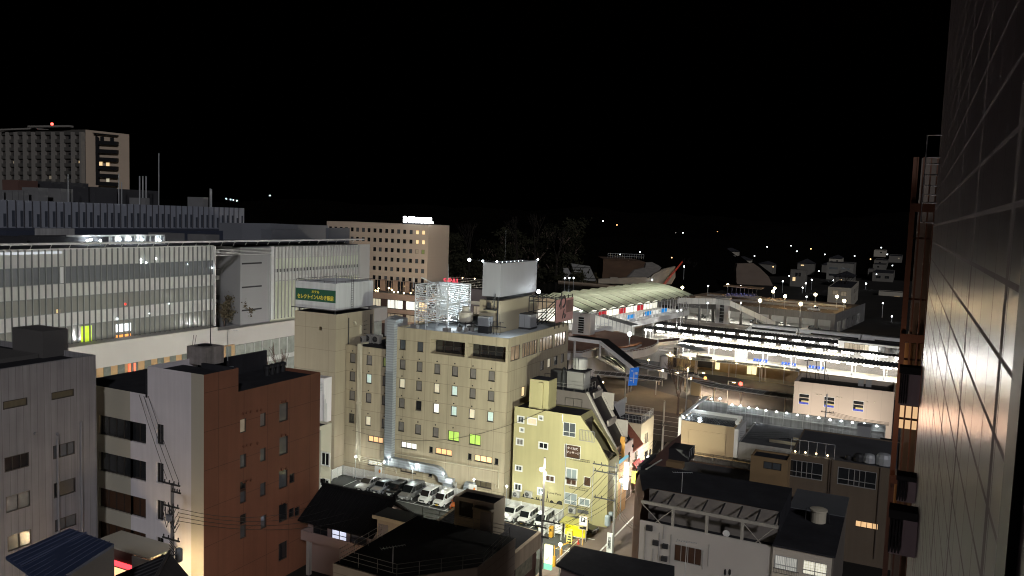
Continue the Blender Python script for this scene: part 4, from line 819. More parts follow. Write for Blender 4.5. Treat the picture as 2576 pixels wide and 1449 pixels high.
b.box(xl-ov-.02, xr+ov+.02, Yw+Dp/2-.16, Yw+Dp/2+.16, zc+hr+.02, zc+hr+.32); b.box(xl-ov-.1, xl-ov+.25, Yw+Dp/2-.2, Yw+Dp/2+.2, zc+hr+.32, zc+hr+.7); b.box(xr+ov-.25, xr+ov+.1, Yw+Dp/2-.2, Yw+Dp/2+.2, zc+hr+.32, zc+hr+.7)
b.build('roof', TILE, o)
q0, q1 = pz_(265, 1320), pz_(265, 1400); zb1 = ay(z7(265, 1305), Yw-1.2).z; zb0 = ay(z7(265, 1400), Yw-1.2).z
b = MB(); x0 = ay(z7(265, 1350), Yw-1.2).x; x1 = ay(z7(920, 1449), Yw-1.2).x; zz = zb1; b.box(x0, x1, Yw-1.3, Yw-1.2, zb0, zb1); b.box(x0, x0+.1, Yw-1.2, Yw, zb0, zb1); b.box(x0, x1, Yw-1.2, Yw, zb0, zb0+.12); b.parts('balcony', MAUVE, o)
b = MB(); b.box(x0+.6, x0+1.0, Yw-1.1, Yw-.7, 0, zb0); b.build('post', CONC, o)
light('POINT', (W[1][0], Yw-.4, W[1][1]), (.8, .85, 1), 6, .4, o)
# shed
Ys = 64.; o = thing('rooftop_shed', 'tan flat roofed shed with black roof, beside the tiled house', 'shed', (-40, 66, 0))
A = ay(z7(1030, 1180), Ys); B_ = ay(z7(1350, 1228), Ys); zS = (A.z+B_.z)/2-.1; C_ = ax(z7(1470, 1150), B_.x)
b = MB(); b.box(A.x, B_.x-.02, Ys, C_.y, 0, zS); b.build('wall', mat('shed_panel', (.36, .3, .22), .8, .08, .5, grid=(1.5, .4, 99, 0, .04, .3)), o)
b = MB(); b.box(A.x-.35, B_.x+.12, Ys-.25, C_.y+.2, zS+.01, zS+.22); b.build('roof', mat('navy_roof', (.02, .024, .03), .7, .3, .5), o)
b = MB(); b.box(A.x-.4, B_.x+.15, Ys-.31, Ys-.26, zS-.1, zS+.24); b.build('fascia', TANB, o); p = ay(z7(1325, 1330), Ys-.1); b = MB(); b.box(p.x-.2, p.x+.2, Ys-.16, Ys-.01, p.z-.45, p.z+.45); b.parts('meter_box', CREAM, o)
MB().box(A.x+.15, A.x+1.3, Ys-.03, Ys-.005, 0, zS-.6).build('door', mat('grey_door', (.2, .18, .19), .6, .1, 1), o)
# ============================================================ FOREGROUND BLACK-ROOFED BLOCKS
zF = 11.
o = thing('railed_roof_block', 'cream edged block with black flat roof ringed by a three-bar railing', 'building', (-25, 48, 0))
kz = lambda x, y, z=zF: az(z8(x, y), z)
def z9(x, y): return (817.6+x*.2441, 1257.8+y*.2441)
P0 = az(z9(85, 655), zF); P1 = az(z9(600, 790), zF); P2 = az(z9(1640, 610), zF); P3 = az(z9(1740, 575), zF); P4 = az(z9(1090, 345), zF); P5 = az(z9(560, 330), zF)
FY0 = P0.y; FX0 = P0.x; FX1 = az(z9(1740, 568), zF).x; FY1 = az(z9(1740, 568), zF).y
poly = [(FX0, FY0), (az(z9(1380, 760), zF).x-1.5, FY0), (FX1, az(z9(1640, 640), zF).y-1.2), (FX1, FY1), (FX0+1, FY1+6)]
poly = [(FX0, FY0), (FX1-4.6, FY0-.1), (FX1, FY0+5.0), (FX1, FY1+4), (FX0, FY1+4)]
b = MB(); b.prism(poly, 0, zF); b.build('wall', mat('cream_edge_render', (.4, .34, .27), .8, .1, .4, grid=(50, 0, .75, .2, .04, .4), streak=.1), o)
MB().prism([(x*.985+(FX0+FX1)/2*.015, y*.985+FY0*.015+.15) for x, y in poly], zF+.002, zF+.02).build('roof', ROOFD, o)
RAIL = mat('rail_steel', (.3, .29, .27), .5, .1, 2, metal=.3)
def railing(label, pts, h=1.1, n=3, step=1.6, cat='railing', m=None, bal=0):
    o = thing('railing', label, cat, pts[0]); b = MB(); pts = [Vector(p) for p in pts]; m = m or RAIL
    for k in range(n): b.tube([p+Vector((0, 0, h*(k+1)/n)) for p in pts], .022, 4)
    for a, c in zip(pts, pts[1:]):
        L = (c-a).length; q = max(1, int(L/step))
        for k in range(q+1): p = a.lerp(c, k/q); b.tube([p, p+Vector((0, 0, h))], .028, 4)
        if bal:
            for k in range(int(L/bal)): p = a.lerp(c, k*bal/L); b.tube([p, p+Vector((0, 0, h))], .012, 3)
    b.build('bars', m, o); return o
rp = [(x+(.35 if x < -20 else -.35), y+.35, zF+.02) for x, y in poly[:3]]
railing('three-bar steel railing around the black flat roof at the bottom of the picture', [(FX0+.3, FY0+6, zF+.02)]+rp+[(poly[3][0]-.35, poly[3][1]-.5, zF+.02), (poly[3][0]-9, poly[3][1]-.5, zF+.02)], 1.1)
p = az(z9(697, 745), zF); antenna('television antenna on the railed black roof', (p.x, p.y, zF), 2.0, 1.9, .9)
# right neighbour roof with lit tan edge, and dark hut
zK = 8.8; o = thing('tan_edged_block', 'long black roofed block with stained tan edge and red-brown wall beside the alley', 'building', (-30, 66, 0))
A = az(z9(2230, 330), zK); B_ = az(z9(1780, 740), zK); C_ = az(z9(1780, 200), zK)
q = [(B_.x+.3, B_.y-6), (A.x, A.y), (A.x-.5, A.y+.3), (C_.x-6, A.y+2.2), (C_.x-9, B_.y-6)]
q = [(A.x+.1, B_.y-8), (A.x, A.y), (az(z9(1770, 225), zK).x-5.5, A.y+1.4), (B_.x-9, B_.y-8)]
b = MB(); b.prism(q, zK-1.5, zK); b.build('fascia', mat('stained_tan', (.5, .4, .28), .85, .15, .4, streak=.35), o)
MB().prism([(x-.35*(1 if i < 2 else -1), y-.1) for i, (x, y) in enumerate(q)], zK+.002, zK+.015).build('roof', ROOFD, o)
b = MB(); b.prism([(x-.3*(1 if i < 2 else -1), y-.3) for i, (x, y) in enumerate(q)], 0, zK-1.5); b.build('wall', BROWN, o)
b = MB(); p = ax(z9(2060, 690), A.x); b.box(A.x-.25, A.x-.18, p.y-1.5, p.y+2, p.z-1, p.z+1); b.build('poster', mat('patchy_poster', (.25, .24, .17), .7, .8, 2), o)
zH_ = 12.2; o = thing('rooftop_hut', 'dark olive rooftop stair hut with small window and door canopy above the car park', 'hut', (-40, 74, zK))
A = az(z7(1822, 955), zH_); B_ = az(z7(2192, 1050), zH_); D_ = az(z7(2245, 1000), zH_); E_ = az(z7(1890, 930), zH_)
OLV = mat('olive_grey_render', (.36, .31, .24), .8, .06, .5)
b = MB(); yy = (A.y+B_.y)/2; yb_ = yy+2.3; pw = ay(z7(1922, 1105), yy)
b.wall('f', yy, A.x, B_.x, zK, zH_, [(pw.x-.75, pw.x+.75, pw.z-.75, pw.z+.75)]); b.wall('s', B_.x, yy, yb_, zK, zH_); b.quad((A.x, yb_, zK), (A.x, yy, zK), (A.x, yy, zH_), (A.x, yb_, zH_)).quad((A.x, yb_, zH_), (A.x, yb_, zK), (B_.x, yb_, zK), (B_.x, yb_, zH_)); b.build('wall', OLV, o)
window(o, (pw.x, yy+.05, pw.z), 0, 1.5, 1.5, 'dark', '1'); MB().quad((A.x, yy, zH_-.3), (B_.x, yy, zH_-.3), (B_.x, yb_, zH_-.3), (A.x, yb_, zH_-.3)).build('roof', ROOFD, o)
p = ay(z7(2110, 1085), yy); MB().box(p.x-.9, B_.x+.1, yy-.7, yy-.01, p.z-.1, p.z+.1).build('canopy', OLV, o); MB().box(p.x-.4, B_.x-.25, yy-.03, yy-.01, zK, p.z-.3).build('door', mat('grey_door', (.2, .18, .19)), o)
# black roof at lower right of centre
zQ = 9.; pa = [az(y3(1285, 1060), zQ), az(y3(2570, 1320), zQ), az(y3(2570, 1900), zQ), az(y3(1045, 1300), zQ)]
o = thing('black_gable_roof_house', 'low house with plain black sheet roof and pale eaves beside the bottom of the alley', 'house', (pa[3].x, pa[3].y, 0))
MB().extr(pa[::-1], (0, 0, -.18)).build('roof', ROOFD, o)
dn = Vector((0, 0, -.2)); zz3 = Vector((0, 0, -4)); b = MB(); ins = (pa[1]-pa[0]).normalized()*.3+(pa[0]-pa[3]).normalized()*.3
b.quad(pa[3]+ins+dn, Vector((pa[3].x, pa[3].y, 0))+ins, Vector((pa[2].x, pa[2].y, 0)), pa[2]+dn); b.quad(pa[0]+dn+ins, Vector((pa[0].x, pa[0].y, 0))+ins, Vector((pa[3].x, pa[3].y, 0))+ins, pa[3]+dn+ins); b.build('wall', mat('mauve_render', (.3, .22, .2)), o)
# red-roofed shop sign and tiled roof at the foot of the white wall
pr_ = [az(z5(1170, 1449), 9), az(z5(1705, 1215), 12), az(z5(1890, 1449), 9)]
o = thing('small_tiled_house', 'little house with black ribbed roof at the foot of the white wall', 'house', (pr_[0].x, pr_[0].y, 0))
pk, pl_, pr2 = az(z5(1705, 1215), 11.2), az(z5(1165, 1440), 9.6), az(z5(1900, 1449), 9.3)
off = Vector((6.5, -8.5, 0))
b = MB(); b.extr([pk, pl_+Vector((0, 0, 0)), pl_+off, pk+off], (0, 0, -.15)); b.extr([pk, pk+off, pr2+off, pr2], (0, 0, -.15)); b.build('roof', ROOFD, o)
b = MB()
for k in range(1, 14): b.tube([pk+off*(k/14)+Vector((0, 0, .04)), pl_+off*(k/14)+Vector((0, 0, .04))], .05, 4)
b.tube([pk+Vector((0, 0, .1)), pk+off+Vector((0, 0, .1))], .14, 5); b.build('roof_rib', mat('roof_rib_grey', (.05, .05, .055), .7, .2, 1), o)
b = MB(); b.quad(pl_, Vector((pl_.x, pl_.y, 0)), Vector((pr2.x, pr2.y, 0)), pr2, pk); b.build('wall', MAUVE, o)
Yc = RY-1.6; o = thing('corner_shop', 'small brown shop box with white sign boards and red lit window strip', 'shop', (-64, Yc, 0))
a = ay(z5(1162, 1180), Yc-1.5); c = ay(z5(1345, 1230), Yc-1.5); e = ay(z5(1345, 1400), Yc-1.5)
b = MB(); b.box(a.x-3, c.x, Yc-1.5, RY-.05, 0, c.z); b.build('wall', BROWN, o); MB().box(a.x-3, c.x+2.2, Yc-1.6, RY-.1, c.z+.01, c.z+.12).build('roof', TANC, o)
b = MB(); b.box(c.x+.05, c.x+2.3, Yc-1.75, Yc-1.6, c.z-1.35, c.z-.05); b.box(c.x+.25, c.x+2.5, Yc-1.85, Yc-1.7, c.z-2.5, c.z-1.6); b.parts('sign_board', WHITEP, o)
b = MB(); f_ = ay(z5(1240, 1345), Yc-1.55); b.box(a.x-1, c.x, Yc-1.56, Yc-1.52, f_.z-.25, f_.z+.25); b.build('red_light_strip', glow('red_strip', (1, .04, .05), 3.5), o); b = MB(); b.box(a.x-1, c.x-.5, Yc-1.56, Yc-1.52, f_.z-1.6, f_.z-.4); b.build('shop_window', glow('shop_light', (1, .6, .3), 1.6), o)
post_lamp('street_or_fill_lamp', 'warm street lamp at the foot of the white wall behind the small tiled roof', (ay((447, 1440), RY-2).x, RY-2.2, 0), 4.4, .18, G_Y, (1, .72, .4), 4200)
# ============================================================ YELLOW BUILDING and the stepped row beside the alley
YY = 93.8
o = thing('yellow_building', 'pale yellow building with sloping top corner and black city silhouette mural, right of the hotel', 'building', (-39, 96, 0))
prof = [(-44.8, 0), (-31.6, 0), (-31.7, 8.4), (-33.1, 10.6), (-35.7, 13.6), (-44.8, 13.6)]
W = []
def yw(fr_, x, y, w, h, kd, st='wt'): p = ay(fr_(x, y), YY); W.append((p.x, p.z, w, h, kd, st))
yw(y2, 590, 735, 1.05, 1.0, 'grey'); yw(y2, 735, 757, 1.4, 1.0, 'peach'); yw(y2, 848, 715, .75, .7, 'grey'); yw(y2, 604, 868, .75, .7, 'grey'); yw(y2, 577, 1022, 1.15, 1.0, 'curt'); yw(y2, 880, 1072, 1.4, .95, 'dark'); yw(y2, 1215, 865, 1.7, 1.8, 'grey', 'w2'); yw(y2, 1255, 1150, 2.2, 1.75, 'brown', 'w1')
yw(y2, 563, 1362, 1.1, .85, 'grey'); yw(y3, 965, 195, 1.4, .95, 'brown'); yw(y3, 1243, 135, 1.65, 1.5, 'cool2'); yw(y3, 1237, 240, 1.6, .95, 'brown'); yw(y3, 1447, 235, .95, 1.25, 'brown', 'w1'); yw(y3, 552, 305, 1.15, 1.05, 'dark'); yw(y3, 843, 362, .95, 1.05, 'cool2'); yw(y3, 1232, 455, 1.7, 1.5, 'cool2', 'w2'); yw(y3, 1408, 500, 1.6, 1.1, 'cool2')
P['cool2'] = mat('cool_curtain_glass', (.33, .39, .4), .4, .15, 1, wave=('X', 5, .3), coat=.5)
W = sorted(W, key=lambda w: w[0]); b = MB(); xs_ = -35.7
hs = [(a-w/2, a+w/2, z-h/2, z+h/2) for a, z, w, h, *_ in W]; b.wall('f', YY, -44.8, xs_, 0, 13.6, [h for h in hs if h[0] < xs_], .1)
b.wall('f', YY, xs_, -33.1, 0, 10.6, [h for h in hs if h[1] > xs_], .1); b.quad((xs_, YY, 10.6), (-33.1, YY, 10.6), (xs_, YY, 13.6)); b.quad((-33.1, YY, 0), (-31.6, YY, 0), (-31.7, YY, 8.4), (-33.1, YY, 10.6))
for a, z, w, h, *k in W: window(o, (a, YY+.03, z), 0, w, h, *k)
D = 4.1; i0 = len(b.v)
b.quad((-31.6, YY, 0), (-31.6, YY+D, 0), (-31.7, YY+D, 8.4), (-31.7, YY, 8.4)); b.quad((-44.8, YY+D, 0), (-44.8, YY, 0), (-44.8, YY, 13.6), (-44.8, YY+D, 13.6))
b.quad((-31.7, YY, 8.4), (-31.7, YY+.5, 8.4), (-35.7, YY+.5, 13.6), (-35.7, YY, 13.6)); b.quad((-31.7, YY+D-.9, 8.4), (-31.7, YY+D, 8.4), (-35.7, YY+D, 13.6), (-35.7, YY+D-.9, 13.6)); b.quad((-35.7, YY, 13.6), (-35.2, YY, 12.9), (-35.2, YY+D, 12.9), (-35.7, YY+D, 13.6)).quad((-44.8, YY+D, 0), (-44.8, YY+D, 13.6), (-35.7, YY+D, 13.6), (-31.7, YY+D, 8.4), (-31.6, YY+D, 0))
b.build('wall', YEL, o)
MB().quad((-44.7, YY+.15, 13.45), (-35.8, YY+.15, 13.45), (-35.8, YY+D, 13.45), (-44.7, YY+D, 13.45)).build('roof', ROOFD, o)
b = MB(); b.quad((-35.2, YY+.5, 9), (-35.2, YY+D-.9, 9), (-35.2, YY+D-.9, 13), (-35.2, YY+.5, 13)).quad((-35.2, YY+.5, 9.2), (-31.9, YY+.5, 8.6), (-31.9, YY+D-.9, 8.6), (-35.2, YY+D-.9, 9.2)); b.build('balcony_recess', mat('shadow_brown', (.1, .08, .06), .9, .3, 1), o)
b = MB(); p = ay(y2(1430, 940), YY-.05); b.box(p.x-.9, p.x+1.1, YY-.09, YY-.01, p.z-.75, p.z-.68); b.box(p.x-.9, p.x+1.1, YY-.09, YY-.01, p.z+.6, p.z+.66)
for k in range(11): b.box(p.x-.9+k*.2, p.x-.86+k*.2, YY-.08, YY-.02, p.z-.7, p.z+.62)
b.build('balcony_grille', RAIL, o)
a, c, e, f_ = ay(y2(708, 210), YY+.8), ay(y2(955, 240), YY+.8), az(y2(1115, 215), ay(y2(955, 240), YY+.8).z), 0
b = MB(); b.box(a.x, c.x, YY+.8, YY+3.4, 13.4, a.z); b.build('stair_hut', YEL, o); MB().box(a.x+.1, c.x-.1, YY+.9, YY+3.3, a.z+.005, a.z+.03).build('stair_hut_roof', ROOFD, o); MB().box(c.x-1.4, c.x-.7, YY+.55, YY+.79, 13.5, a.z-.3).build('chimney_shaft', YEL, o)
bk = mat('mural_black', (.012, .012, .01), .7, .2, 3)   # city silhouette along a falling line, a tower in the middle
def mp(x, y): return ay(y3(x, y), YY-.012)
sky_ = [(585, 425), (612, 425), (616, 400), (625, 388), (636, 400), (645, 420), (672, 432), (690, 440), (695, 425), (712, 425), (722, 438), (745, 440), (760, 455), (783, 462), (785, 430), (795, 430), (798, 455), (808, 458), (810, 435), (818, 435), (822, 462), (850, 468), (852, 455), (862, 455), (868, 482), (905, 490), (960, 500), (968, 480), (985, 472), (1000, 480), (1012, 500), (1030, 510), (1045, 515), (1060, 492), (1085, 478), (1112, 488), (1122, 500), (1124, 538), (1060, 527), (1030, 522), (960, 510), (905, 498), (868, 490), (800, 474), (690, 452), (620, 437)]
b = MB(); n_ = len(sky_)
lo_ = lambda x: 425+ (x-585)*(538-425)/(1124-585)
top_ = [q for q in sky_[:38]]
for q, r in zip(top_, top_[1:]):
    if r[0] > q[0]: b.quad(mp(q[0], lo_(q[0])), mp(r[0], lo_(r[0])), mp(*r), mp(*q))
for a_, c_2 in (((931, 350), (934, 350)),): pass
tw = [(932, 350, 1), (930, 400, 4), (926, 440, 8), (922, 470, 13), (905, 500, 22)]
for k in range(4):
    (xa, ya, wa), (xb, yb_2, wb) = tw[k], tw[k+1]; xc = 933
    if k < 2: b.quad(mp(xc-wb, yb_2), mp(xc+wb, yb_2), mp(xc+wa, ya), mp(xc-wa, ya))
    else:
        for s in (-1, 1): b.quad(mp(xc+s*wb, yb_2), mp(xc+s*(wb-7), yb_2), mp(xc+s*max(0, wa-6), ya), mp(xc+s*wa, ya))
b.quad(mp(921, 440), mp(945, 442), mp(945, 446), mp(921, 444)); b.quad(mp(917, 466), mp(949, 470), mp(949, 475), mp(917, 471)); b.build('mural', bk, o)
p = mp(1018, 388); text('I Love Paris', .42, (p.x, YY-.03, p.z), 0, bk, o, ext=.005)
P['sgn'] = glow('white_script_glow', (1, .95, .85), 1.2)
p = ay(y2(1255, 1110), YY-.02); text('タイ古式', .36, (p.x, YY-.02, p.z), 0, P['sgn'], o, ext=.01); p = ay(y2(1262, 1165), YY-.02); text('マッサージ', .36, (p.x, YY-.02, p.z), 0, P['sgn'], o, ext=.01)
b = MB()
for (fr_, x, y, w) in ((y2, 1355, 1265, 2.6), (y3, 1340, 330, 2.5), (y3, 1335, 560, 2.5)):
    p = ay(fr_(x, y), YY)
    for z in (0, .28): b.tube([(p.x-w/2, YY-.25, p.z+z), (p.x+w/2, YY-.25, p.z+z)], .02, 4)
    for k in range(12): x_ = p.x-w/2+k*w/11; b.tube([(x_, YY, p.z), (x_, YY-.25, p.z), (x_, YY-.25, p.z+.28)], .012, 3)
b.parts('window_guard_rail', DKMET, o)
b = MB(); p = ay(y3(1148, 300), YY-.1); q = ay(y2(1178, 1040), YY-.1); b.tube([(q.x, YY-.1, q.z), (q.x-.0, YY-.1, .3)], .05, 6); p = ay(y2(1127, 700), YY-.1); b.tube([(p.x, YY-.05, 13.5), (p.x, YY-.1, 12.4)], .05, 5); p = ay(y3(1515, 300), YY-.1); b.tube([(p.x, YY-.1, 7.5), (p.x, YY-.1, .5)], .04, 5); b.parts('downpipe', STEEL, o)
for i, (x, y, lb) in enumerate(((530, 400, 'leftmost condenser on the yellow wall under the corner window'), (685, 400, 'condenser on the yellow wall above the silhouette mural'), (1250, 605, 'condenser at the foot of the yellow wall left of the meter row'))):
    p = ay(y3(x, y), YY-.4); ac('air_conditioner', lb, (p.x, YY-.35, p.z-.4), 1.0, .4, .8, 0, 'condensers on the yellow wall')
o2 = thing('meter_row', 'row of six small dark meters at the foot of the yellow wall', 'meters', ay(y3(1385, 630), YY))
for k in range(6): p = ay(y3(1330+k*24, 612+k*4), YY-.1); MB().box(p.x-.1, p.x+.1, YY-.15, YY-.01, p.z-.22, p.z+.2).build('meter', mat('meter_grey', (.14, .14, .14), .4, .2, 2), o2)
# B: taupe block with sloped side
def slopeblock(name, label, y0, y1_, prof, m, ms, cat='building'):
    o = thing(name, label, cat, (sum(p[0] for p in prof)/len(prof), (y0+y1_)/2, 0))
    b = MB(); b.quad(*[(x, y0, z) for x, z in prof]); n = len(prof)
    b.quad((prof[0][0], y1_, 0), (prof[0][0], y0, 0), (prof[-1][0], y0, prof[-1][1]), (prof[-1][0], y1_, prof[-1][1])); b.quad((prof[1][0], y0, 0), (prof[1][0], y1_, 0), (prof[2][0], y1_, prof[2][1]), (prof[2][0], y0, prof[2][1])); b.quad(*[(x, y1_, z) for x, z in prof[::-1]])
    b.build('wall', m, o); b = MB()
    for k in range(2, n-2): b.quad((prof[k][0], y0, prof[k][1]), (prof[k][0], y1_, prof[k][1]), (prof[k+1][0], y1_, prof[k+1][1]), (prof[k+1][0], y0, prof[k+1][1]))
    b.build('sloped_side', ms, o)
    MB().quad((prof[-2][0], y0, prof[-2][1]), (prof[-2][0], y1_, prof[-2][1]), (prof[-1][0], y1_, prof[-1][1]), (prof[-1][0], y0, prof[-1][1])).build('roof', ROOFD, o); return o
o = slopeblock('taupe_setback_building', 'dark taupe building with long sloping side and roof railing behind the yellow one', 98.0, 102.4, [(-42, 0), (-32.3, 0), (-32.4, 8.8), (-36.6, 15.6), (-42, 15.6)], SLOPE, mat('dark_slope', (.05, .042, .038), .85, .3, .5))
b = MB()
for t_ in (.12, .62):
    x = -36.6+4.2*t_; z = 15.6-6.8*t_; b.box(x, x+.25, 99.2, 102.4, z-.1, z+.7); b.box(x+.25, x+1.9, 102.2, 102.4, z-1.9, z+.35)
b.extr([(-36.6, 98.0, 15.65), (-36.3, 98.0, 15.65), (-32.1, 98.0, 8.85), (-32.4, 98.0, 8.85)], (0, .25, .12)); b.extr([(-36.6, 102.15, 15.65), (-36.3, 102.15, 15.65), (-32.1, 102.15, 8.85), (-32.4, 102.15, 8.85)], (0, .25, .25)); b.parts('balcony_fin', mat('pale_balcony_edge', (.4, .36, .32), .8, .15, 1), o)
W_ = ay(y2(1268, 515), 97.95); window(o, (W_.x, 97.97, W_.z), 0, 2.4, 1.1, 'dark', '2')
railing('low railing along the taupe building roof edge', [(-41.5, 98.2, 15.6), (-36.8, 98.2, 15.6), (-36.8, 102, 15.6)], .9, 2, 1.2)
b0, b1 = az(y2(1190, 330), 15.6), 0
o = thing('tank_hut', 'grey roof hut with pale door side carrying a round white water tank', 'hut', (-39, 100, 15.6)); p = ay(y2(1185, 230), 99.4); q = ay(y2(1392, 240), 99.4); zt_ = ay(y2(1185, 110), 99.4).z
MB().box(p.x, q.x, 99.4, 102.2, 15.6, zt_).build('wall', mat('grey_render', (.25, .24, .225), .8, .1, .6), o); MB().box(p.x-.1, q.x+.15, 99.3, 102.3, zt_+.01, zt_+.12).build('roof', ROOFD, o)
MB().box(q.x+.005, q.x+.05, 99.7, 101.8, 15.7, zt_-.2).build('door', CONW, o)
o = thing('water_tank', 'round white water tank with ladder on the grey roof hut', 'water tank', (p.x+2, 100.8, zt_+.12)); c = (ay(y2(1355, 60), 100.6).x, 100.6, zt_+.12)
MB().lathe(c, [(.95, .2), (.95, 1.5), (.8, 1.65), (.1, 1.75)], 18).build('tank', mat('tank_white', (.45, .44, .42), .6, .1, 1), o, smooth=False)
b = MB()
for k in range(4): a_ = k*math.pi/2+.5; b.tube([(c[0]+math.cos(a_)*.8, c[1]+math.sin(a_)*.8, zt_+.1), (c[0]+math.cos(a_)*.8, c[1]+math.sin(a_)*.8, zt_+.35)], .06, 4)
b.tube([(c[0]-1.2, c[1], zt_+.1), (c[0]-1.2, c[1], zt_+1.4), (c[0]-.95, c[1], zt_+1.4)], .06, 5); b.tube([(c[0]-.3, c[1]-1, zt_+.2), (c[0]-.3, c[1]-1, zt_+1.8)], .03, 4); b.tube([(c[0]+.1, c[1]-1, zt_+.2), (c[0]+.1, c[1]-1, zt_+1.8)], .03, 4); b.build('legs_and_ladder', DKMET, o)
for k, (x, y, z_) in enumerate(((1050, 190, 99.2), (1145, 200, 99.4))):
    p = ay(y2(x, y), z_); o = thing('roof_tank', ('square dark roof tank with pipes left of the grey hut', 'tall black vent cylinder beside the grey hut')[k], 'tank', (p.x, p.y, 15.6))
    if k: MB().lathe((p.x, p.y, 15.6), [(.3, 0), (.42, .3), (.42, 1.9), (.3, 2.3), (.35, 2.5), (.1, 2.8)], 12).build('body', BLK, o)
    else: MB().box(p.x-.9, p.x+.8, p.y, p.y+1.5, 15.6, 17.9).build('body', DKMET, o); b = MB(); b.tube([(p.x-1.7, p.y, 15.6), (p.x-1.7, p.y, 17.3), (p.x-.9, p.y, 17.3)], .05, 5); b.build('pipe', DKMET, o)
# C: higher/further sloped block
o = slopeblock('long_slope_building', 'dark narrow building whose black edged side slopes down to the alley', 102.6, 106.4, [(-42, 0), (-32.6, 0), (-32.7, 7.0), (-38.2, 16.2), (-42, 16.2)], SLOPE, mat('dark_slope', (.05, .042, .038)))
b = MB(); b.extr([(-38.2, 106.2, 16.25), (-37.9, 106.2, 16.25), (-32.4, 106.2, 7.05), (-32.7, 106.2, 7.05)], (0, .22, .2)); b.build('edge_fin', BLK, o)
railing('white roof railing beside the dark sloping building', [(-38.6, 102.8, 16.2), (-38.6, 106.2, 16.2)], 1.1, 2, .8, m=FENCE)
o = thing('white_terraced_house', 'white stepped building with balcony railings behind the dark sloping roof', 'building', (-40, 112, 0))
b = MB(); Wd = [(ay(y2(1830, 520), 108.4).x, 10, 1.2, 1.4, 'grey')]
p = ay(y2(1640, 300), 108); q = ax(y2(1730, 250), p.x+1.5)
b.box(-44, -39.2, 108, 112, 0, 12.9); b.box(-44, -37.6, 112, 118, 0, 10.4); b.box(-37.6, -37.4, 112, 118, 10.4, 11.3); b.build('wall', WHITEP, o); MB().box(-43.9, -39.3, 108.1, 111.9, 12.91, 12.95).build('roof', ROOFD, o)
railing('white balcony railing on the stepped white building', [(-39.1, 108.2, 11.1), (-38, 108.2, 11.1), (-38, 112, 11.1)], 1.1, 2, .9, m=FENCE, bal=.2)
# alley-side row: +x faces
def rowhouse(name, label, y0, y1_, x, zt, m, wins=(), roofm=ROOFD, w=5):
    o = thing(name, label, 'building', (x-2, (y0+y1_)/2, 0)); block(o, x-w, x, y0, y1_, 0, zt, m, roofm, side=wins, par=.25); return o
o = rowhouse('orange_shop_house', 'orange walled shop house with blue edged terrace and spiral stair next to the yellow building', 98.0, 101.6, -31.75, 7.0, mat('orange_wall', (.5, .3, .14), .8, .1, .4), [(99.8, 4.2, 1.2, 1.6, 'dim', '2')])
MB().box(-31.9, -31.6, 98.0, 101.6, 7.02, 7.25).build('blue_edge', glow('cyan_strip', (.35, .8, .95), .7), o)
b = MB()
for k in range(9): a_ = -1.0+k*.38; b.extr([(-33.3, 100.2, 7.0+k*.26), (-33.3+math.cos(a_)*1.2, 100.2+math.sin(a_)*1.2, 7.0+k*.26), (-33.3+math.cos(a_+.36)*1.2, 100.2+math.sin(a_+.36)*1.2, 7.0+k*.26)], (0, 0, .08))
b.tube([(-33.3, 100.2, 7), (-33.3, 100.2, 9.8)], .07, 6); b.build('spiral_stair', mat('orange_stair', (.6, .33, .12), .6, .1, 1), o); light('POINT', (-32.4, 99.0, 8.6), (1, .6, .25), 50, .15, o)
MB().extr([(-32.6, 100.9, 7.0), (-32.6, 101.2, 7.0), (-32.6, 101.2, 9.3), (-32.6, 101.0, 9.8), (-32.6, 100.8, 9.3)], (.6, 0, 0)).build('stair_screen', mat('orange_panel', (.65, .33, .06), .5, .1, 1), o)
PINKW = mat('pinkish_wall', (.5, .4, .38), .8, .1, .4)
rowhouse('mauve_shop_house', 'pale mauve shop house with tall narrow windows along the alley', 101.8, 106.6, -32.6, 8.2, PINKW, [(103, 5.6, .7, 1.9, 'grey'), (105, 5.7, .8, 2.0, 'grey'), (103.2, 2.6, .9, 1.5, 'dim'), (105.4, 1.3, 1.6, 2.2, 'warm')])
o = rowhouse('red_awning_house', 'pink walled house with sloped red tile roof and striped red awnings', 107.0, 111.8, -33.0, 6.2, PINKW, [(109.4, 4.9, 1.5, 1.4, 'dim', '2'), (109.4, 2.2, 1.5, 1.4, 'pale', '2')])
RT = mat('red_tiles', (.35, .1, .06), .7, .3, 3, wave=('Y', 2.2, .55)); RA = mat('red_awning', (.45, .05, .04), .6, .15, 2, wave=('Y', 2.0, .45))
MB().extr([(-32.7, 107.0, 6.2), (-35.6, 107.0, 9.4), (-35.7, 107.0, 9.25), (-32.7, 107.0, 6.0)], (0, 5.0, 0)).build('tile_roof', RT, o); MB().box(-38, -35.6, 107, 111.8, 6.2, 9.3).build('upper_wall', PINKW, o)
MB().extr([(-33.0, 108.2, 4.3), (-32.0, 108.2, 3.2), (-32.0, 108.2, 3.1), (-33.0, 108.2, 4.2)], (0, 2.8, 0)).build('awning', RA, o); MB().extr([(-33.0, 107.9, 1.9), (-32.2, 107.9, 1.0), (-32.2, 107.9, .9), (-33.0, 107.9, 1.8)], (0, 2.2, 0)).build('awning', RA, o)
o = rowhouse('cream_alley_house', 'brightly lit cream house with white roof railing at the far end of the alley', 112.2, 118.6, -33.2, 8.9, mat('cream_bright', (.66, .58, .42), .8, .08, .4), [(115, 6.2, 1.6, 1.5, 'dim', '2'), (115.4, 3.4, 1.6, 1.5, 'grey', '2'), (117.4, 3.3, .9, 1.4, 'grey'), (115.5, 1.2, 3.6, 1.6, 'warm', '4')], w=8)
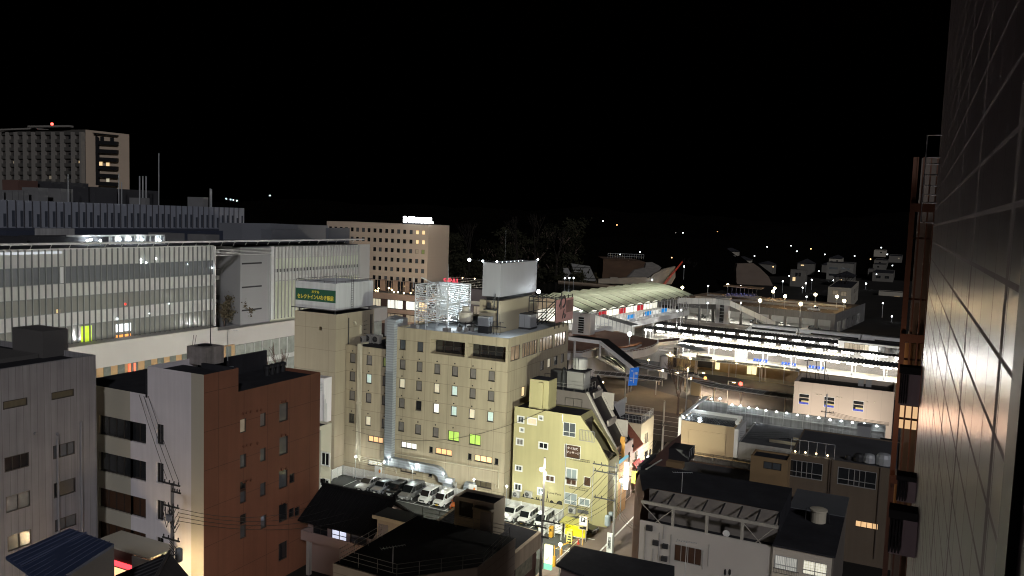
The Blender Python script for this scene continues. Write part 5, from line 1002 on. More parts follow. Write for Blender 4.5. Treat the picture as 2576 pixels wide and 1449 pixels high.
railing('white balustrade round the roof of the cream alley house', [(-41, 112.3, 8.9), (-33.3, 112.3, 8.9), (-33.3, 118.4, 8.9), (-41, 118.4, 8.9)], 1.1, 2, 1.6, m=FENCE, bal=.22)
MB().box(-38.5, -37.9, 113.4, 114.2, 8.7, 10.4).build('chimney', WHITEP, label='square white roof vent on the cream alley house', cat='vent')
p = az(y3(1880, 440), 0)
for nm, lb, y, h0, h1, gl, e_, w in (('tall_lit_sign', 'tall glowing white vertical sign box over the alley entrance', 100.4, 3.0, 6.6, (1, 1, .97), 4, .75), ('yellow_lit_sign', 'glowing yellow-green sign box hanging over the alley', 104.6, 2.6, 4.2, (.75, .85, .12), 3, .8), ('pink_sign_board', 'pink and red sign board beside the lower red awning', 108.9, 2.2, 4.6, (.75, .12, .3), .6, .9)):
    o = thing(nm, lb, 'sign', (-31.6, y, h0)); MB().box(-31.95, -31.95+w, y, y+.25, h0, h1).build('box', glow(nm+'_glow', gl, e_), o); MB().box(-32.7, -31.95, y+.1, y+.16, (h0+h1)/2, (h0+h1)/2+.06).build('bracket', DKMET, o)
light('POINT', (-29.9, 100, 4.8), WHT, 500, .3); light('POINT', (-29.8, 106.5, 4.2), (1, .88, .7), 900, .3); light('POINT', (-29.6, 114.5, 4.5), (1, .92, .75), 1500, .3)
post_lamp('alley_lamp', 'white globe lamp beside the shops in the alley', (-31.6, 111.2, 0), 4.3, .28, G_W, WHT, 900, None)
post_lamp('alley_lamp', 'bright lamp on the orange house corner at the alley mouth', (-31.0, 97.2, 0), 5.0, .24, G_C, COOL, 600, None)
# ============================================================ utility poles and cables
CBL = mat('cable_black', (.012, .012, .012), .6, .2, 2); POLEM = mat('concrete_pole', (.2, .19, .18), .8, .2, 1)
def upole(label, base, h, arms, m=POLEM, r=.16, tx=(), extra=()):
    o = thing('utility_pole', label, 'utility pole', base, 0); B = Vector(base)
    MB().tube([B, B+Vector((0, 0, h))], r, 8, r2=r*.65).build('pole', m, o)
    for zc, dx, L in arms:
        MB().box(B.x-L/2+dx, B.x+L/2+dx, B.y-.2, B.y-.1, zc-.06, zc+.06).build('crossarm', DKMET, o); b = MB()
        for k in range(4): x = B.x+dx-L/2+.15+k*(L-.3)/3; b.lathe((x, B.y-.15, zc+.06), [(.04, 0), (.07, .06), (.04, .1), (.07, .16), (.03, .25)], 6)
        b.build('insulators', DKMET, o)
    for (dx, dy, z, rr, hh) in tx: MB().lathe((B.x+dx, B.y+dy, z), [(rr*.8, 0), (rr, .08), (rr, hh-.1), (rr*.85, hh), (rr*.2, hh+.1)], 12).build('transformer', mat('transformer_grey', (.2, .23, .25), .5, .1, 1), o)
    return o
def cable(a, c, sag=.6, r=.022, lb='black cable', g='power and telephone cables', n=10):
    a, c = Vector(a), Vector(c); b = MB(); b.tube([a.lerp(c, k/n)-Vector((0, 0, sag*4*(k/n)*(1-k/n))) for k in range(n+1)], r, 4)
    b.build('cable', CBL, label=lb, cat='cable', group=g)
L0 = (-30.9, 72, 0)
o = upole('utility pole with a bright lamp near its top in front of the yellow wall', L0, 14.6, ((7.6, -1.2, 3.4), (8.3, 1.0, 1.9)))
q = ay(y3(890, 70), 72-.1); MB().ball((q.x-.15, q.y-.3, q.z), .2, 6).build('lamp_head', G_C, o, smooth=True); MB().ball((q.x+.25, q.y-.3, q.z-.35), .17, 6).build('lamp_head', G_C, o, smooth=True)
light('SPOT', (q.x+.1, q.y+.45, q.z-.1), (.97, 1, .82), 30000, .25, o, (-47, 94, 6), 128, .5); light('POINT', (q.x+.3, q.y-.7, q.z-.3), (1, .95, .8), 1000, .2, o)
p = ay(y3(815, 920), 72); b = MB(); b.box(p.x-1.2, p.x+1.3, 71.7, 71.9, p.z-.05, p.z+.08); b.build('lower_crossarm', DKMET, o)
o = upole('dark utility pole with transformer at the mouth of the alley', (-28.4, 86.9, 0), 10.6, ((10.1, -1.3, 3.0), (9.3, -1.2, 2.8), (6.2, -1.2, 2.6)), tx=((-.65, -.3, 3.2, .36, 1.2), (-.5, .35, 3.6, .3, 1.0)))
p = ay(y3(1735, 1030), 86.7); sg = thing('vertical_sign', 'small white vertical sign with Japanese lettering on the alley pole', 'sign', (p.x, 86.6, p.z)); MB().box(p.x-.32, p.x+.32, 86.6, 86.75, p.z-1.25, p.z+1.25).build('board', WHITEP, sg); text('日新館示', .42, (p.x, 86.58, p.z+.05), 0, BLK, sg, vert=True)
p = ay(y3(942, 1200), 74.5); sg = thing('lantern_sign', 'glowing yellow and green box sign beside the left pole', 'sign', (p.x, 74.5, p.z)); MB().box(p.x-.42, p.x+.42, 74.4, 74.7, p.z-.7, p.z+1.2).build('upper_box', glow('lantern_yellow', (1, .95, .45), 2.2), sg); MB().box(p.x-.42, p.x+.42, 74.4, 74.7, p.z-1.35, p.z-.71).build('lower_box', glow('lantern_green', (.3, .85, .55), 1.3), sg)
text('ノ', .4, (p.x, 74.37, p.z-.2), 0, BLK, sg)
light('POINT', (p.x+.2, 74.1, p.z-1.0), (.4, 1, .5), 12, .2, sg)
o = upole('pale bare pole standing on the road beyond the alley houses', (-33.4, 125, 0), 9.9, ((6.2, .4, 1.8),), m=mat('pale_pole', (.4, .37, .32), .7, .1, 1), r=.2)
o = upole('utility pole tangled with wires at the white and tan wall corner', (ay(z5(1735, 1200), 47).x, 47, 0), ay(z5(1730, 515), 47).z, [(ay(z5(1740, 520), 47).z, .1, 1.9), (ay(z5(1780, 600), 47).z, .6, 1.1), (ay(z5(1740, 745), 47).z, 0, 1.9), (ay(z5(1740, 1075), 47).z, 0, 2.0)], r=.2, tx=((.75, 0, ay(z5(1790, 1300), 47).z, .3, 1.1),))
TP = (ay(z5(1735, 1200), 47).x, 47)
o2 = thing('wire_bundle', 'loops of black wire and connectors hanging on the pole by the white wall', 'wires', (TP[0], TP[1], 14)); random.seed(3)
zt5 = ay(z5(1730, 760), 47).z
for k in range(16):
    a_ = random.uniform(-1.3, 1.5); h_ = random.uniform(-.6, 1.4); z_ = zt5+random.uniform(-1.2, .4); b = MB(); b.tube([Vector((TP[0]+a_*(j/8)+math.sin(j*.8)*.1, TP[1]-.3, z_-1.1*math.sin(j/8*math.pi)*random.uniform(.6, 1.1)+h_*.3*j/8)) for j in range(9)], .032, 4); b.build('wire', CBL, o2)
for k in range(9):
    a_ = random.uniform(-.9, 1.0); z_ = zt5+random.uniform(-4.6, -2.5); b = MB(); b.tube([Vector((TP[0]+a_*math.sin(j/8*math.pi), TP[1]-.3, z_-j*.18)) for j in range(9)], .03, 4); b.build('wire', CBL, o2)
MB().box(TP[0]-.1, TP[0]+.35, 46.4, 46.8, zt5-.95, zt5-.5).build('junction_box', mat('junction_grey', (.25, .25, .27)), o2)
zz5 = ay(z5(1740, 520), 47).z
for k, (x, y) in enumerate(((1400, 700), (1447, 715), (1492, 715))): cable((TP[0]+.9-.7*(2-k), 46.9, zz5+.3), tuple(ay(z4(x, y), RY-.05)), .15, lb='thin cable rising across the white wall to the roof', g='cables rising across the white wall')
for k in range(4): cable((TP[0]+.8, 46.9, zt5+.1-.35*k), tuple(az(z7(560+170*k, 985+40*k), 6.5)), 1.4, lb='long cable sagging from the left pole across the red wall', g='cables across the red wall')
A = Vector((-29.7, 86.7, 10.2)); Lp = Vector((-30.9, 71.8, 8.3))
for k in range(7): cable((A.x+.4*k-.2, 86.7, (10.2, 9.4, 9.4, 6.3, 6.3, 10.2, 9.4)[k]), (Lp.x-1.8+.55*k, 71.7, 7.8-(k % 3)*.6), .7, lb='black cable slanting between the two alley poles', g='cables between the alley poles')
for k in range(6): cable((-29.8+.3*k, 86.9, (10.2, 9.4, 6.3, 9.4, 6.2, 5.6)[k]), (-32.0+.2*k, 104+3*k, 6.5-.4*k), .8, lb='cable running along the alley shop fronts', g='cables along the alley')
for k in range(3): cable((-28.2, 87, 6.0-k*.5), tuple(ay(z8(200, 905+12*k), 77.8)), .8, lb='cable from the alley pole to the white terrace building', g='cables to the white terrace building')
cable(tuple(ay(z7(780, 305), 93.6)), tuple(ay(y2(900, 620), 93.6)), 2.6, lb='single cable sagging across the whole hotel front')
for k in range(3): cable((-33.2, 124.8, 6.4), (-31.6+k*.3, 108, 6.6-.5*k), .7, lb='cable from the pale road pole into the alley', g='cables to the pale road pole')
for k in range(4): cable((-33.4, 125, 6.2-.3*k), (-14, 122, 8.4-.3*k), .5, lb='cable from the pale pole past the tan box', g='cables past the tan box')
# ============================================================ RIGHT FOREGROUND: white terrace building
WY = 77.85; xA, xM, xR = -22.7, ay((1946, 1380), WY).x, ay((2095, 1402), WY).x
o = thing('terrace_building', 'white fronted building with open roof terrace frame and big black roof, right of the alley', 'building', (-16, 84, 0))
W = []; p = ay(z8(630, 1182), WY); W.append((p.x, p.z, 2.75, 1.75, 'brown', 's4'))
w_ = facade(o, 'f', WY, xA, xM, 0, 8.0, W, mat('off_white_render', (.5, .47, .43), .8, .08, .4)); w_.box(xA+.02, xM, WY+.01, WY+.16, 7.2, 7.999)
w_.build('wall', mat('off_white_render', (.5, .47, .43)), o)
b = MB(); xi = az(y3(1975, 600), 0).x; ch = [(-26.0, 86.5), (xA, WY)]
b.quad((-25.6, 85.2, 0), (xA-.02, WY, 0), (xA-.02, WY, 8.7), (-25.6, 85.2, 9.2)).quad((-25.6, 105, 0), (-25.6, 85.2, 0), (-25.6, 85.2, 10.3), (-25.6, 105, 10.3)).quad((-25.6, 85.2, 9.2), (xA-.02, WY, 8.7), (xA-.02, WY+1.2, 10.3), (-25.6, 86.6, 10.3)); b.build('chamfer_wall', BROWN, o)
b = MB(); PW = mat('frame_white', (.38, .36, .31), .8, .08, .5); b.box(xA, xM+.3, WY, WY+.22, 9.75, 10.05)
for x in (ay(z8(480, 800), WY).x, ay(z8(822, 850), WY).x, ay(z8(1178, 930), WY).x): b.box(x-.14, x+.14, WY, WY+.22, 8.0, 9.75)
for (x0, x1) in ((xA+.1, ay(z8(480, 800), WY).x), (ay(z8(1178, 930), WY).x, xM-.1)):
    b.tube([(x0, WY+.1, 9.7), (x0+(x1-x0)*.62, WY+.1, 8.0)], .045, 4); b.tube([(x1, WY+.1, 9.7), (x0+(x1-x0)*.45, WY+.1, 8.0)], .045, 4)
b.build('terrace_frame', PW, o)
b = MB(); b.quad((xA, WY+2.9, 7.2), (xM, WY+2.9, 7.2), (xM, WY+2.9, 10.45), (xA, WY+2.9, 10.45)); b.build('terrace_back_wall', mat('terrace_wall', (.2, .18, .16), .8, .1, .5), o)
MB().quad((xA, WY+.1, 7.2), (xM, WY+.1, 7.2), (xM, WY+2.9, 7.2), (xA, WY+2.9, 7.2)).build('terrace_floor', ROOFD, o)
b = MB()
for k in range(8): x = xA+.9+(xM-xA-1)*k/7; b.extr([(x-.07, WY+.2, 9.9), (x+.07, WY+.2, 9.9), (x+.07, WY+.2, 10.0), (x-.07, WY+.2, 10.0)], (0, 2.7, .35))
b.parts('pergola_beam', DKMET, o)
b = MB(); b.quad((xA, WY+2.9, 10.5), (xM+.1, WY+2.9, 10.5), (xM+.1, az((1977, 1225), 10.5).y, 10.5), tuple(az((1722, 1183), 10.5)), (-25.6, az((1722, 1183), 10.5).y, 10.5), (-25.6, 86.2, 10.5), (xA-.3, WY+1.4, 10.5)); b.box(-25.7, -25.3, 86, 92, 10.45, 10.9); b.box(xM-.1, xM+.12, WY+2.9, az((1977, 1225), 10.5).y, 8.4, 10.48); b.build('roof', ROOFD, o)
b = MB(); 
for (x, y) in ((1240, 100),): pass
b.extr([(-24.9, 86.5, 10.56), (-24.7, 86.5, 10.56), (-24.2, 91, 10.56), (-24.4, 91, 10.56)], (0, 0, .05)); b.build('roof_ridge_cap', CONC, o)
RW = mat('cream_right_render', (.55, .5, .42), .8, .08, .4)
W = []; p = ay(w7(665, 1215), WY-.3); W.append((p.x, p.z, 2.05, 1.35, 'olive2', 's2')); p = ay(w7(1062, 1290), WY-.3); W.append((p.x, p.z, 2.1, 1.35, 'shoji', 's2'))
P['olive2'] = room('half_lit_room', (.75, .75, .68), .3, 2)
w_ = facade(o, 'f', WY-.35, xM, xR, 0, 8.25, W, RW); w_.build('right_wall', RW, o)
b = MB(); b.box(xR-.02, xR+.12, WY-.35, 95, 0, 8.2); b.build('end_wall', mat('dark_side_wall', (.16, .14, .12), .8, .2, .4), o)
MB().box(xM-.05, xR+.25, WY-.6, 88.6, 8.26, 8.42).build('right_roof', ROOFD, o); MB().box(xM-.05, xR+.25, 88.61, 95.4, 8.3, 8.5).build('metal_roof', mat('ribbed_metal_roof', (.14, .15, .16), .5, .2, .4, wave=('Y', 1.2, .35)), o)
b = MB(); p = ay(w7(665, 1330), WY-.6)
for k in range(16): b.tube([(p.x-1.1+k*.147, WY-.75, p.z-.2), (p.x-1.1+k*.147, WY-.75, p.z+.22)], .014, 3)
for z in (-.2, .22): b.tube([(p.x-1.15, WY-.75, p.z+z), (p.x+1.15, WY-.75, p.z+z)], .025, 4)
b.build('window_balcony', DKMET, o)
b = MB(); 
for x, y0_, yy1 in ((208, 925, 1230), (345, 960, 1240), (390, 880, 1020), (463, 980, 1270), (845, 1080, 1300), (785, 1140, 1330), (280, 1120, 1250)): p = ay(z8(x, y0_), WY-.1); q = ay(z8(x, yy1), WY-.1); b.tube([(p.x, WY-.08, p.z), (p.x, WY-.08, q.z)], .05, 5)
b.parts('wall_conduit', mat('conduit_grey', (.35, .34, .32), .6, .1, 2), o)
b = MB(); 
for x, y, s in ((305, 1065, .3), (400, 1100, .28), (240, 915, .32), (390, 1225, .3)): p = ay(z8(x, y), WY-.3); b.box(p.x-s, p.x+s, WY-.3, WY-.01, p.z-s*.8, p.z+s*.8)
b.parts('meter_box', DKMET, o)
b = MB()
for x in (1007, 1053): p = ay(z8(x, 1358), WY); b.lathe((p.x, WY+.0, p.z-.3), [(.03, 0), (.12, .15), (.12, .5), (.03, .65)], 8)
b.parts('oval_window', BLK, o)
light('POINT', (W[0][0], WY-.9, 3.6), (1, .92, .7), 40, .15, o)
p = ay(z8(1022, 960), WY+.5); dsh = thing('satellite_dish', 'white satellite dish on the terrace parapet', 'satellite dish', (p.x, p.y, 8)); MB().tube([(p.x, WY+.3, p.z), (p.x, WY+.35, p.z)], .34, 16).build('dish', WHITEP, dsh); MB().tube([(p.x, WY+.4, 8), (p.x, WY+.4, p.z)], .03, 5).build('arm', STEEL, dsh)
p = az(z8(482, 650), 10.5); antenna('television antenna on the front of the big black roof', (p.x, WY+3.3, 10.5), 2.1, 2.0, .4); p = ay(z8(605, 1330), 66); antenna('tall thin antenna in front of the brown curtained window', (p.x, 66, 8), ay(z8(605, 1045), 66).z-8, 1.6, .1)
p = az(w7(1105, 640), 8.45); tk = thing('round_roof_tank', 'round cream water tank on the right metal roof', 'water tank', p); MB().lathe(p, [(.75, 0), (.75, 1.1), (.85, 1.15), (.85, 1.3), (.3, 1.4)], 18).build('tank', CREAM, tk)
b = MB(); b.tube([p+Vector((-1.2, 0, 0)), p+Vector((-1.2, 0, 1.2)), p+Vector((-.7, 0, 1.25))], .05, 5); b.tube([p+Vector((1.1, 0, 0)), p+Vector((1.0, 0, .9)), p+Vector((.7, 0, 1.1))], .07, 5); b.build('pipes', DKMET, tk)
# huts and low roofs behind it
o = thing('tan_roof_hut', 'dark tan stair hut with L-shaped black roof behind the terrace building', 'hut', (-11, 97, 8)); HYY = 96; a = ay(w6(958, 760), HYY); c = ay(w6(1365, 790), HYY); W = []; p = ay(w6(1192, 852), HYY); W.append((p.x, p.z, 2.0, .85, 'grey', '2'))
block(o, a.x, c.x, HYY, HYY+3, 7, (a.z+c.z)/2+.1, mat('dark_tan_render', (.27, .18, .09), .8, .1, .5), ROOFD, front=W, par=.2)
o = thing('black_metal_hut', 'black metal shed with grid doors at the far left corner of the black roof', 'shed', (-24, 98, 10)); a = az(y3(2200, -20), 10.5); p = ay(w6(120, 780), 99); q = ay(w6(285, 790), 99); zt_ = ay(w6(285, 690), 99).z
MB().box(p.x-1.2, q.x, 99, 102, 8.4, zt_).build('wall', DKMET, o); b = MB()
for k in range(3): b.box(q.x, q.x+.04, 99.2+k*.95, 99.25+k*.95, 9, zt_-.1)
b.box(q.x, q.x+.04, 99.2, 102, 9.9, 9.96); b.build('door_grid', STEEL, o); MB().box(p.x-3, q.x-.5, 98, 99, 8.4, zt_-2.1).build('lower_wall', mat('dark_tan_render', (.27, .18, .09)), o)
o = thing('middle_flat_building', 'plain low building with dark flat roof and balustrade between the black roof and tan box', 'building', (-16, 105, 0)); block(o, -29, -11.6, 99.8, 112, 0, 4.9, mat('brown_low_wall', (.14, .09, .06), .85, .2, .5), ROOFG, par=.2)
railing('long thin black balustrade in front of the ochre wall', [(-28, 111.8, 4.9), (-12, 111.8, 4.9)], 1.3, 2, 2.4, m=DKMET, bal=.45)
o = thing('ochre_wall_building', 'ochre walled building with two shuttered windows and grey roof beyond the balustrade', 'building', (-18, 118, 0)); block(o, -29.5, -12, 114.0, 120, 0, 3.6, mat('ochre_render', (.42, .3, .16), .8, .12, .5, streak=.25), ROOFG, par=.15)
CBY = 98.5; o = thing('cream_window_building', 'dim cream building with paired four-pane windows and a grey flat roof', 'building', (-8, 104, 0)); W = []
for (fx_, fy_) in ((1452, 880), (1620, 905), (2018, 970), (2197, 1000)): p = ay(w6(fx_, fy_), CBY); W.append((p.x, p.z, 2.35, 2.0, 'dark', 's2'))
for (x, y, kd) in ((1775, 690, 'orange'),): p = ay(w7(x, y), CBY); W.append((p.x, p.z, 2.4, .75, kd, '4'))
zc_ = 11.55; x0 = ay(w6(1385, 720), CBY).x
DIMC = mat('dim_cream_render', (.15, .115, .08), .85, .1, .5, streak=.15)
block(o, x0, .6, CBY, 112, 0, zc_, DIMC, ROOFG, front=W, par=.12, depth=.15)
b = MB(); p = ay(w6(1860, 800), CBY-.1)
for px_ in (1810, 1835, 2365): p = ay(w6(px_, 900), CBY-.1); b.tube([(p.x, CBY-.1, zc_), (p.x, CBY-.1, 1)], .06, 5)
b.parts('downpipe', mat('brown_pipe', (.12, .09, .07)), o)
b = MB(); z = zc_; x1 = ay(w6(1865, 700), CBY).x; b.tube([(x0, CBY+.3, z+1.7), (x1, CBY+.3, z+1.7)], .04, 4)
for k in range(6): x = x0+(x1-x0)*k/5; b.tube([(x, CBY+.3, z), (x, CBY+.3, z+1.7)], .035, 4)
b.build('roof_fence', STEEL, o)
for k, (x, y) in enumerate(((1440, 700), (1550, 712), (1668, 725), (1790, 745))):
    p = ay(w6(x, y), CBY+.9); o3 = thing('roof_spotlight', ('first', 'second', 'third', 'fourth')[k]+' small lamp from the left along the grey flat roof edge', 'lamp', (p.x, p.y, zc_), 0, 'small lamps along the grey roof edge'); MB().tube([(p.x, p.y, zc_), (p.x, p.y, p.z)], .03, 4).build('stem', STEEL, o3); MB().ball((p.x, p.y, p.z+.08), .1, 5).build('lamp_head', G_Y, o3, smooth=True); light('POINT', (p.x, p.y, p.z+.1), (1, .95, .8), 8, .11, o3)
for k, (x, y, s) in enumerate(((2010, 800, .5), (2130, 790, .9), (2240, 800, 1.0), (2400, 820, 1.3))):
    p = ay(w6(x, y), CBY+1); o3 = thing('roof_duct', ('small box unit', 'dark square duct unit', 'curved pale duct', 'wide curved pale duct')[k]+' on the roof edge near the brown lattice frame', 'duct', (p.x, p.y, zc_))
    MB().lathe((p.x, p.y+.5, zc_), [(s*.7, 0), (s*.7, s*.6), (s*.5, s*.9), (.1, s)], 12).build('housing', STEEL if k > 1 else DKMET, o3)
# ============================================================ SCREEN WALL WITH LAMPS, TAN BOX, BEIGE BUILDING
o = thing('tan_box_building', 'tan box shaped building with wet shiny roof and white lit edge near the road', 'building', (-26, 124, 0))
A, B_, C_ = az(y6(1530, 1230), 8), az(y6(2230, 1310), 8), az(y6(2335, 1210), 8)
TB = mat('tan_box_render', (.42, .32, .19), .75, .07, .4)
b = MB(); b.box(A.x, B_.x, 121.6, 127.6, 0, 8); b.build('wall', TB, o); b = MB()
b.box(A.x+1, B_.x-1.2, 121.5, 121.58, 3.1, 3.3); b.box(A.x+1, B_.x-1.2, 121.5, 121.58, 6.6, 6.8); b.box(A.x+1, A.x+1.2, 121.5, 121.58, 3.3, 6.6); b.box(B_.x-1.4, B_.x-1.2, 121.5, 121.58, 3.3, 6.6); b.build('raised_panel_edge', TB, o)
MB().box(A.x+.2, B_.x-.2, 121.8, 127.4, 8.01, 8.05).build('roof', mat('wet_roof', (.1, .11, .12), .22, .5, .8, bump=.4, coat=.5), o)
b = MB(); b.box(A.x-.4, A.x, 121.4, 127.8, 4.6, 8.5); b.box(A.x, B_.x, 127.6, 127.9, 7.8, 8.5); b.box(B_.x, B_.x+.6, 121.6, 127.8, 3.5, 7.8); b.parts('white_trim', WHITEP, o)
light('POINT', (A.x+1.5, 127.3, 9.3), COOL, 120, .2, o)
for k, (x, y) in enumerate(((2275, 1215), (2250, 1260))): p = ay(y6(x, y), 122); d_ = thing('satellite_dish', ('upper', 'lower')[k]+' round dish on the corner of the tan box building', 'satellite dish', (p.x, p.y, 8)); MB().tube([(p.x, 122, p.z), (p.x+.03, 122.06, p.z)], .38, 14).build('dish', STEEL, d_); MB().tube([(p.x, 122.1, 7.9), (p.x, 122.1, p.z)], .03, 4).build('arm', STEEL, d_)
SCY = 136.; o = thing('billboard_wall', 'long low weathered grey sign wall with a row of small lamps along its top', 'sign', (-14, SCY, 4))
SM = mat('streaked_grey_panel', (.26, .26, .25), .7, .3, .5, streak=.7, grid=(3.0, .5, 99, 0, .05, .5))
a, c = ay(w6(705, 195), SCY), ay(w6(2420, 420), SCY); zt_ = (a.z+c.z)/2; e = ay(w6(395, 135), SCY); zL = e.z
b = MB(); b.box(a.x, c.x, SCY, SCY+.25, zt_-3.1, zt_); b.box(e.x, a.x, SCY, SCY+.25, zt_-3.1, zL-.1); b.build('panel', SM, o)
b = MB(); b.box(a.x, c.x, SCY-.12, SCY+.35, zt_, zt_+.12); b.box(e.x, a.x, SCY-.12, SCY+.35, zL-.1, zL+.05); b.box(a.x, c.x, SCY-.3, SCY-.2, zt_-.9, zt_-.8); b.box(a.x, c.x, SCY-.15, SCY, zt_-3.5, zt_-3.1)
for k in range(9): x = a.x+(c.x-a.x)*k/8; b.box(x-.05, x+.05, SCY-.3, SCY-.2, zt_-3.3, zt_)
b.build('frame', mat('frame_grey', (.4, .4, .37), .6, .1, 1), o)
lp = [(435, 120, 1), (535, 120, 1), (627, 115, 1), (758, 185, 1), (847, 195, 1), (940, 215, 1), (1030, 222, 1), (1125, 243, 0), (1240, 258, 0), (1350, 272, 1), (1465, 292, 0), (1578, 305, 0), (1698, 323, 0), (1820, 345, 0), (1940, 358, 1), (2062, 375, 0), (2190, 388, 1), (2325, 412, 1)]
for k, (x, y, on) in enumerate(lp):
    p = ay(w6(x, y), SCY-.5); q = thing('sign_lamp', 'small lamp bracketed on top of the long grey sign wall', 'lamp', (p.x, SCY, p.z-.3), 0, 'small lamps on top of the grey sign wall')
    MB().tube([(p.x, SCY, zt_ if k > 2 else zL), (p.x, SCY-.3, p.z+.15), (p.x, SCY-.75, p.z+.1)], .04, 4).build('bracket', STEEL, q); MB().lathe((p.x, SCY-.8, p.z-.08), [(.2, 0), (.12, .14), (.05, .2)], 8).build('lamp_head', G_C if on else G_W, q)
    light('SPOT', (p.x, SCY-.85, p.z-.12), COOL, 26 if on else 11, .06, q, (p.x, SCY, p.z-1.6), 130)
for k in range(7): p = az(w6(230+30*k, 330-32*k), 8.5); q = thing('sign_lamp', 'small lamp along the slanting white edge left of the tan box roof', 'lamp', p, 0, 'small lamps along the slanting white edge'); MB().lathe(p, [(.16, 0), (.1, .12), (.03, .18)], 8).build('lamp_head', G_C, q)
MB().extr([(-29.9, 121.8, 8.5), (-29.4, 121.8, 8.5), (-28.6, 134, 9.3), (-29.1, 134, 9.3)], (0, 0, .3)).build('slanting_sign_edge', WHITEP, label='slanting white sign edge with lamps left of the tan box roof', cat='sign')
o = thing('grey_flat_roof_building', 'low building with long dark grey roof and black hose in front of the sign wall', 'building', (-10, 128, 0)); block(o, -21, .8, 121.5, 135.4, 0, 6.0, CONC, ROOFG, par=.12)
b = MB()
for k in range(2): p = ay(w6(1215, 540), 124); b.box(-17+k*3, 0+k, 124+k*3, 124.2+k*3, 6.0, 6.45)
b.build('roof_upstand', mat('upstand_tan', (.33, .29, .2), .8, .15, 1), o)
MB().tube([(-16+k*1.1, 127+math.sin(k*1.3)*.5, 6.03) for k in range(13)], .07, 5).build('black_hose', BLK, o)
p = ay(w6(2180, 520), 125); MB().box(p.x-.9, p.x+.9, 125, 127, 6, p.z+1.3).build('plant_box', mat('cabinet_grey', (.33, .34, .35)), o)
MB().box(p.x+2.2, p.x+5, 123, 125.5, 6, 8.6).build('black_plant', BLK, o)
o = thing('beige_building', 'beige two storey building with three small windows showing blue and yellow curtains', 'building', (-10, 165, 0)); BY = 160.6; x0, x1 = ay((1998.8, 956.4), BY).x, -.9; zt_ = ay((2120, 972), BY).z
W = []
for (x, y) in ((855, 795), (1180, 835), (1555, 885)): p = ay(y7(x, y), BY); W.append((p.x, p.z, 1.85, 2.0, 'dark', 'w1'))
block(o, x0, x1, BY, 171, 0, zt_, BEIGE, BLK, front=W, par=.9)
for a_, z_, w, h, *_ in W:
    MB().box(a_-w/2, a_+w/2, BY+.02, BY+.1, z_+.22, z_+.36).build('window_bar', BEIGE, o); MB().box(a_-w/2+.5, a_+w/2-.05, BY+.01, BY+.05, z_-.55, z_-.25).build('yellow_curtain_band', mat('yellow_band', (.6, .5, .2), .6, .1, 2), o)
    MB().box(a_-w/2+.1, a_+w/2-.05, BY+.0, BY+.055, z_-.98, z_-.56).build('blue_curtain_band', mat('blue_band', (.05, .08, .6), .6, .2, 2, wave=('X', 1.2, .3)), o)
for (x, y) in ((1030, 738), (1073, 743), (1285, 770), (1328, 775), (1668, 828), (1765, 838)): p = ay(y7(x, y), BY-.1); MB().ball((p.x, BY-.08, p.z), .13, 5).build('round_vent', CREAM, o)
b = MB()
for (x, y) in ((870, 300), (985, 300), (1100, 300)): p = az(y7(x+20, 500), zt_); q = ay(y7(x, y), p.y); b.tube([p-Vector((0, 0, 1)), (p.x, p.y, q.z)], .07, 4); b.tube([p+Vector((.8, 1.5, -1)), (p.x, p.y, q.z-1)], .05, 4)
q0_ = ay(y7(865, 298), 166); q1_ = ay(y7(1105, 295), 166); b.tube([(q0_.x, 166, q0_.z), (q1_.x, 166, q1_.z)], .07, 4); b.build('roof_frame', DKMET, o)
for k, x in enumerate((1590, 1690)): p = ay(y7(x, 585), 168); MB().box(p.x-.5, p.x+.5, 168, 168.1, p.z-.9, p.z+.6).build('roof_hatch_frame', CONW, o)
for i in range(2): light('POINT', (x0+3+i*9, BY-7, 3.0), (1, .9, .8), 1900, .4)
p = ay(y7(1155, 725), 150); o = upole('white lit pole with looping wires in front of the beige building', (p.x, 150, 0), p.z, ((ay(y7(1150, 960), 150).z, .3, 2.2),), m=WHITEP, r=.17)
for k in range(4): cable((p.x+.6, 149.8, ay(y7(1150, 935+15*k), 150).z), tuple(ay(y7(1950, 1095+14*k), 140)), .3, lb='cable from the white pole past the beige wall', g='cables past the beige wall')
# ============================================================ STATION SQUARE
STM = mat('station_steel', (.5, .51, .52), .5, .1, 1)
def on(v): return S(v)
dk = thing('pedestrian_deck', 'raised round-ended pedestrian deck with brown paving and white rim', 'deck', S((-100, 175, 0)))
zd = 6.6
def s2(p, z): v = S.inv(az(p, z)); return (v.x, v.y)
front = [s2(y6(*q), zd) for q in ((-60, 395), (250, 400), (430, 345), (600, 352), (750, 385), (900, 382), (1050, 355), (1160, 320), (1218, 280), (1222, 250))]
back = [s2(y6(*q), zd) for q in ((1235, 225), (1500, 195), (1515, 165), (1200, 190), (900, 130), (500, 60), (300, 40), (-60, 45))]
poly = front+back
b = MB(S); b.prism(poly, zd-.9, zd); b.build('slab', CONW, dk); MB(S).prism([(x*1+(0), y) for x, y in poly], zd+.004, zd+.008).build('paving', DECK, dk)
b = MB(S); 
for p, q in zip(poly[:-8], poly[1:-7]):
    p3, q3 = Vector((*p, 0)), Vector((*q, 0)); n_ = (q3-p3).normalized(); n_ = Vector((n_.y, -n_.x, 0))*.12
    b.extr([p3-n_+Vector((0, 0, zd-1.0)), q3-n_+Vector((0, 0, zd-1.0)), q3-n_+Vector((0, 0, zd+.75)), p3-n_+Vector((0, 0, zd+.75))], n_*2)
b.build('rim_wall', CONW, dk)
b = MB(S); pr2_ = [Vector((*p, zd+1.1)) for p in poly[:12]]; b.tube(pr2_, .05, 4)
for p, q in zip(pr2_, pr2_[1:]):
    for k in range(4): r = p.lerp(q, k/4); b.tube([r-Vector((0, 0, .4)), r], .03, 4)
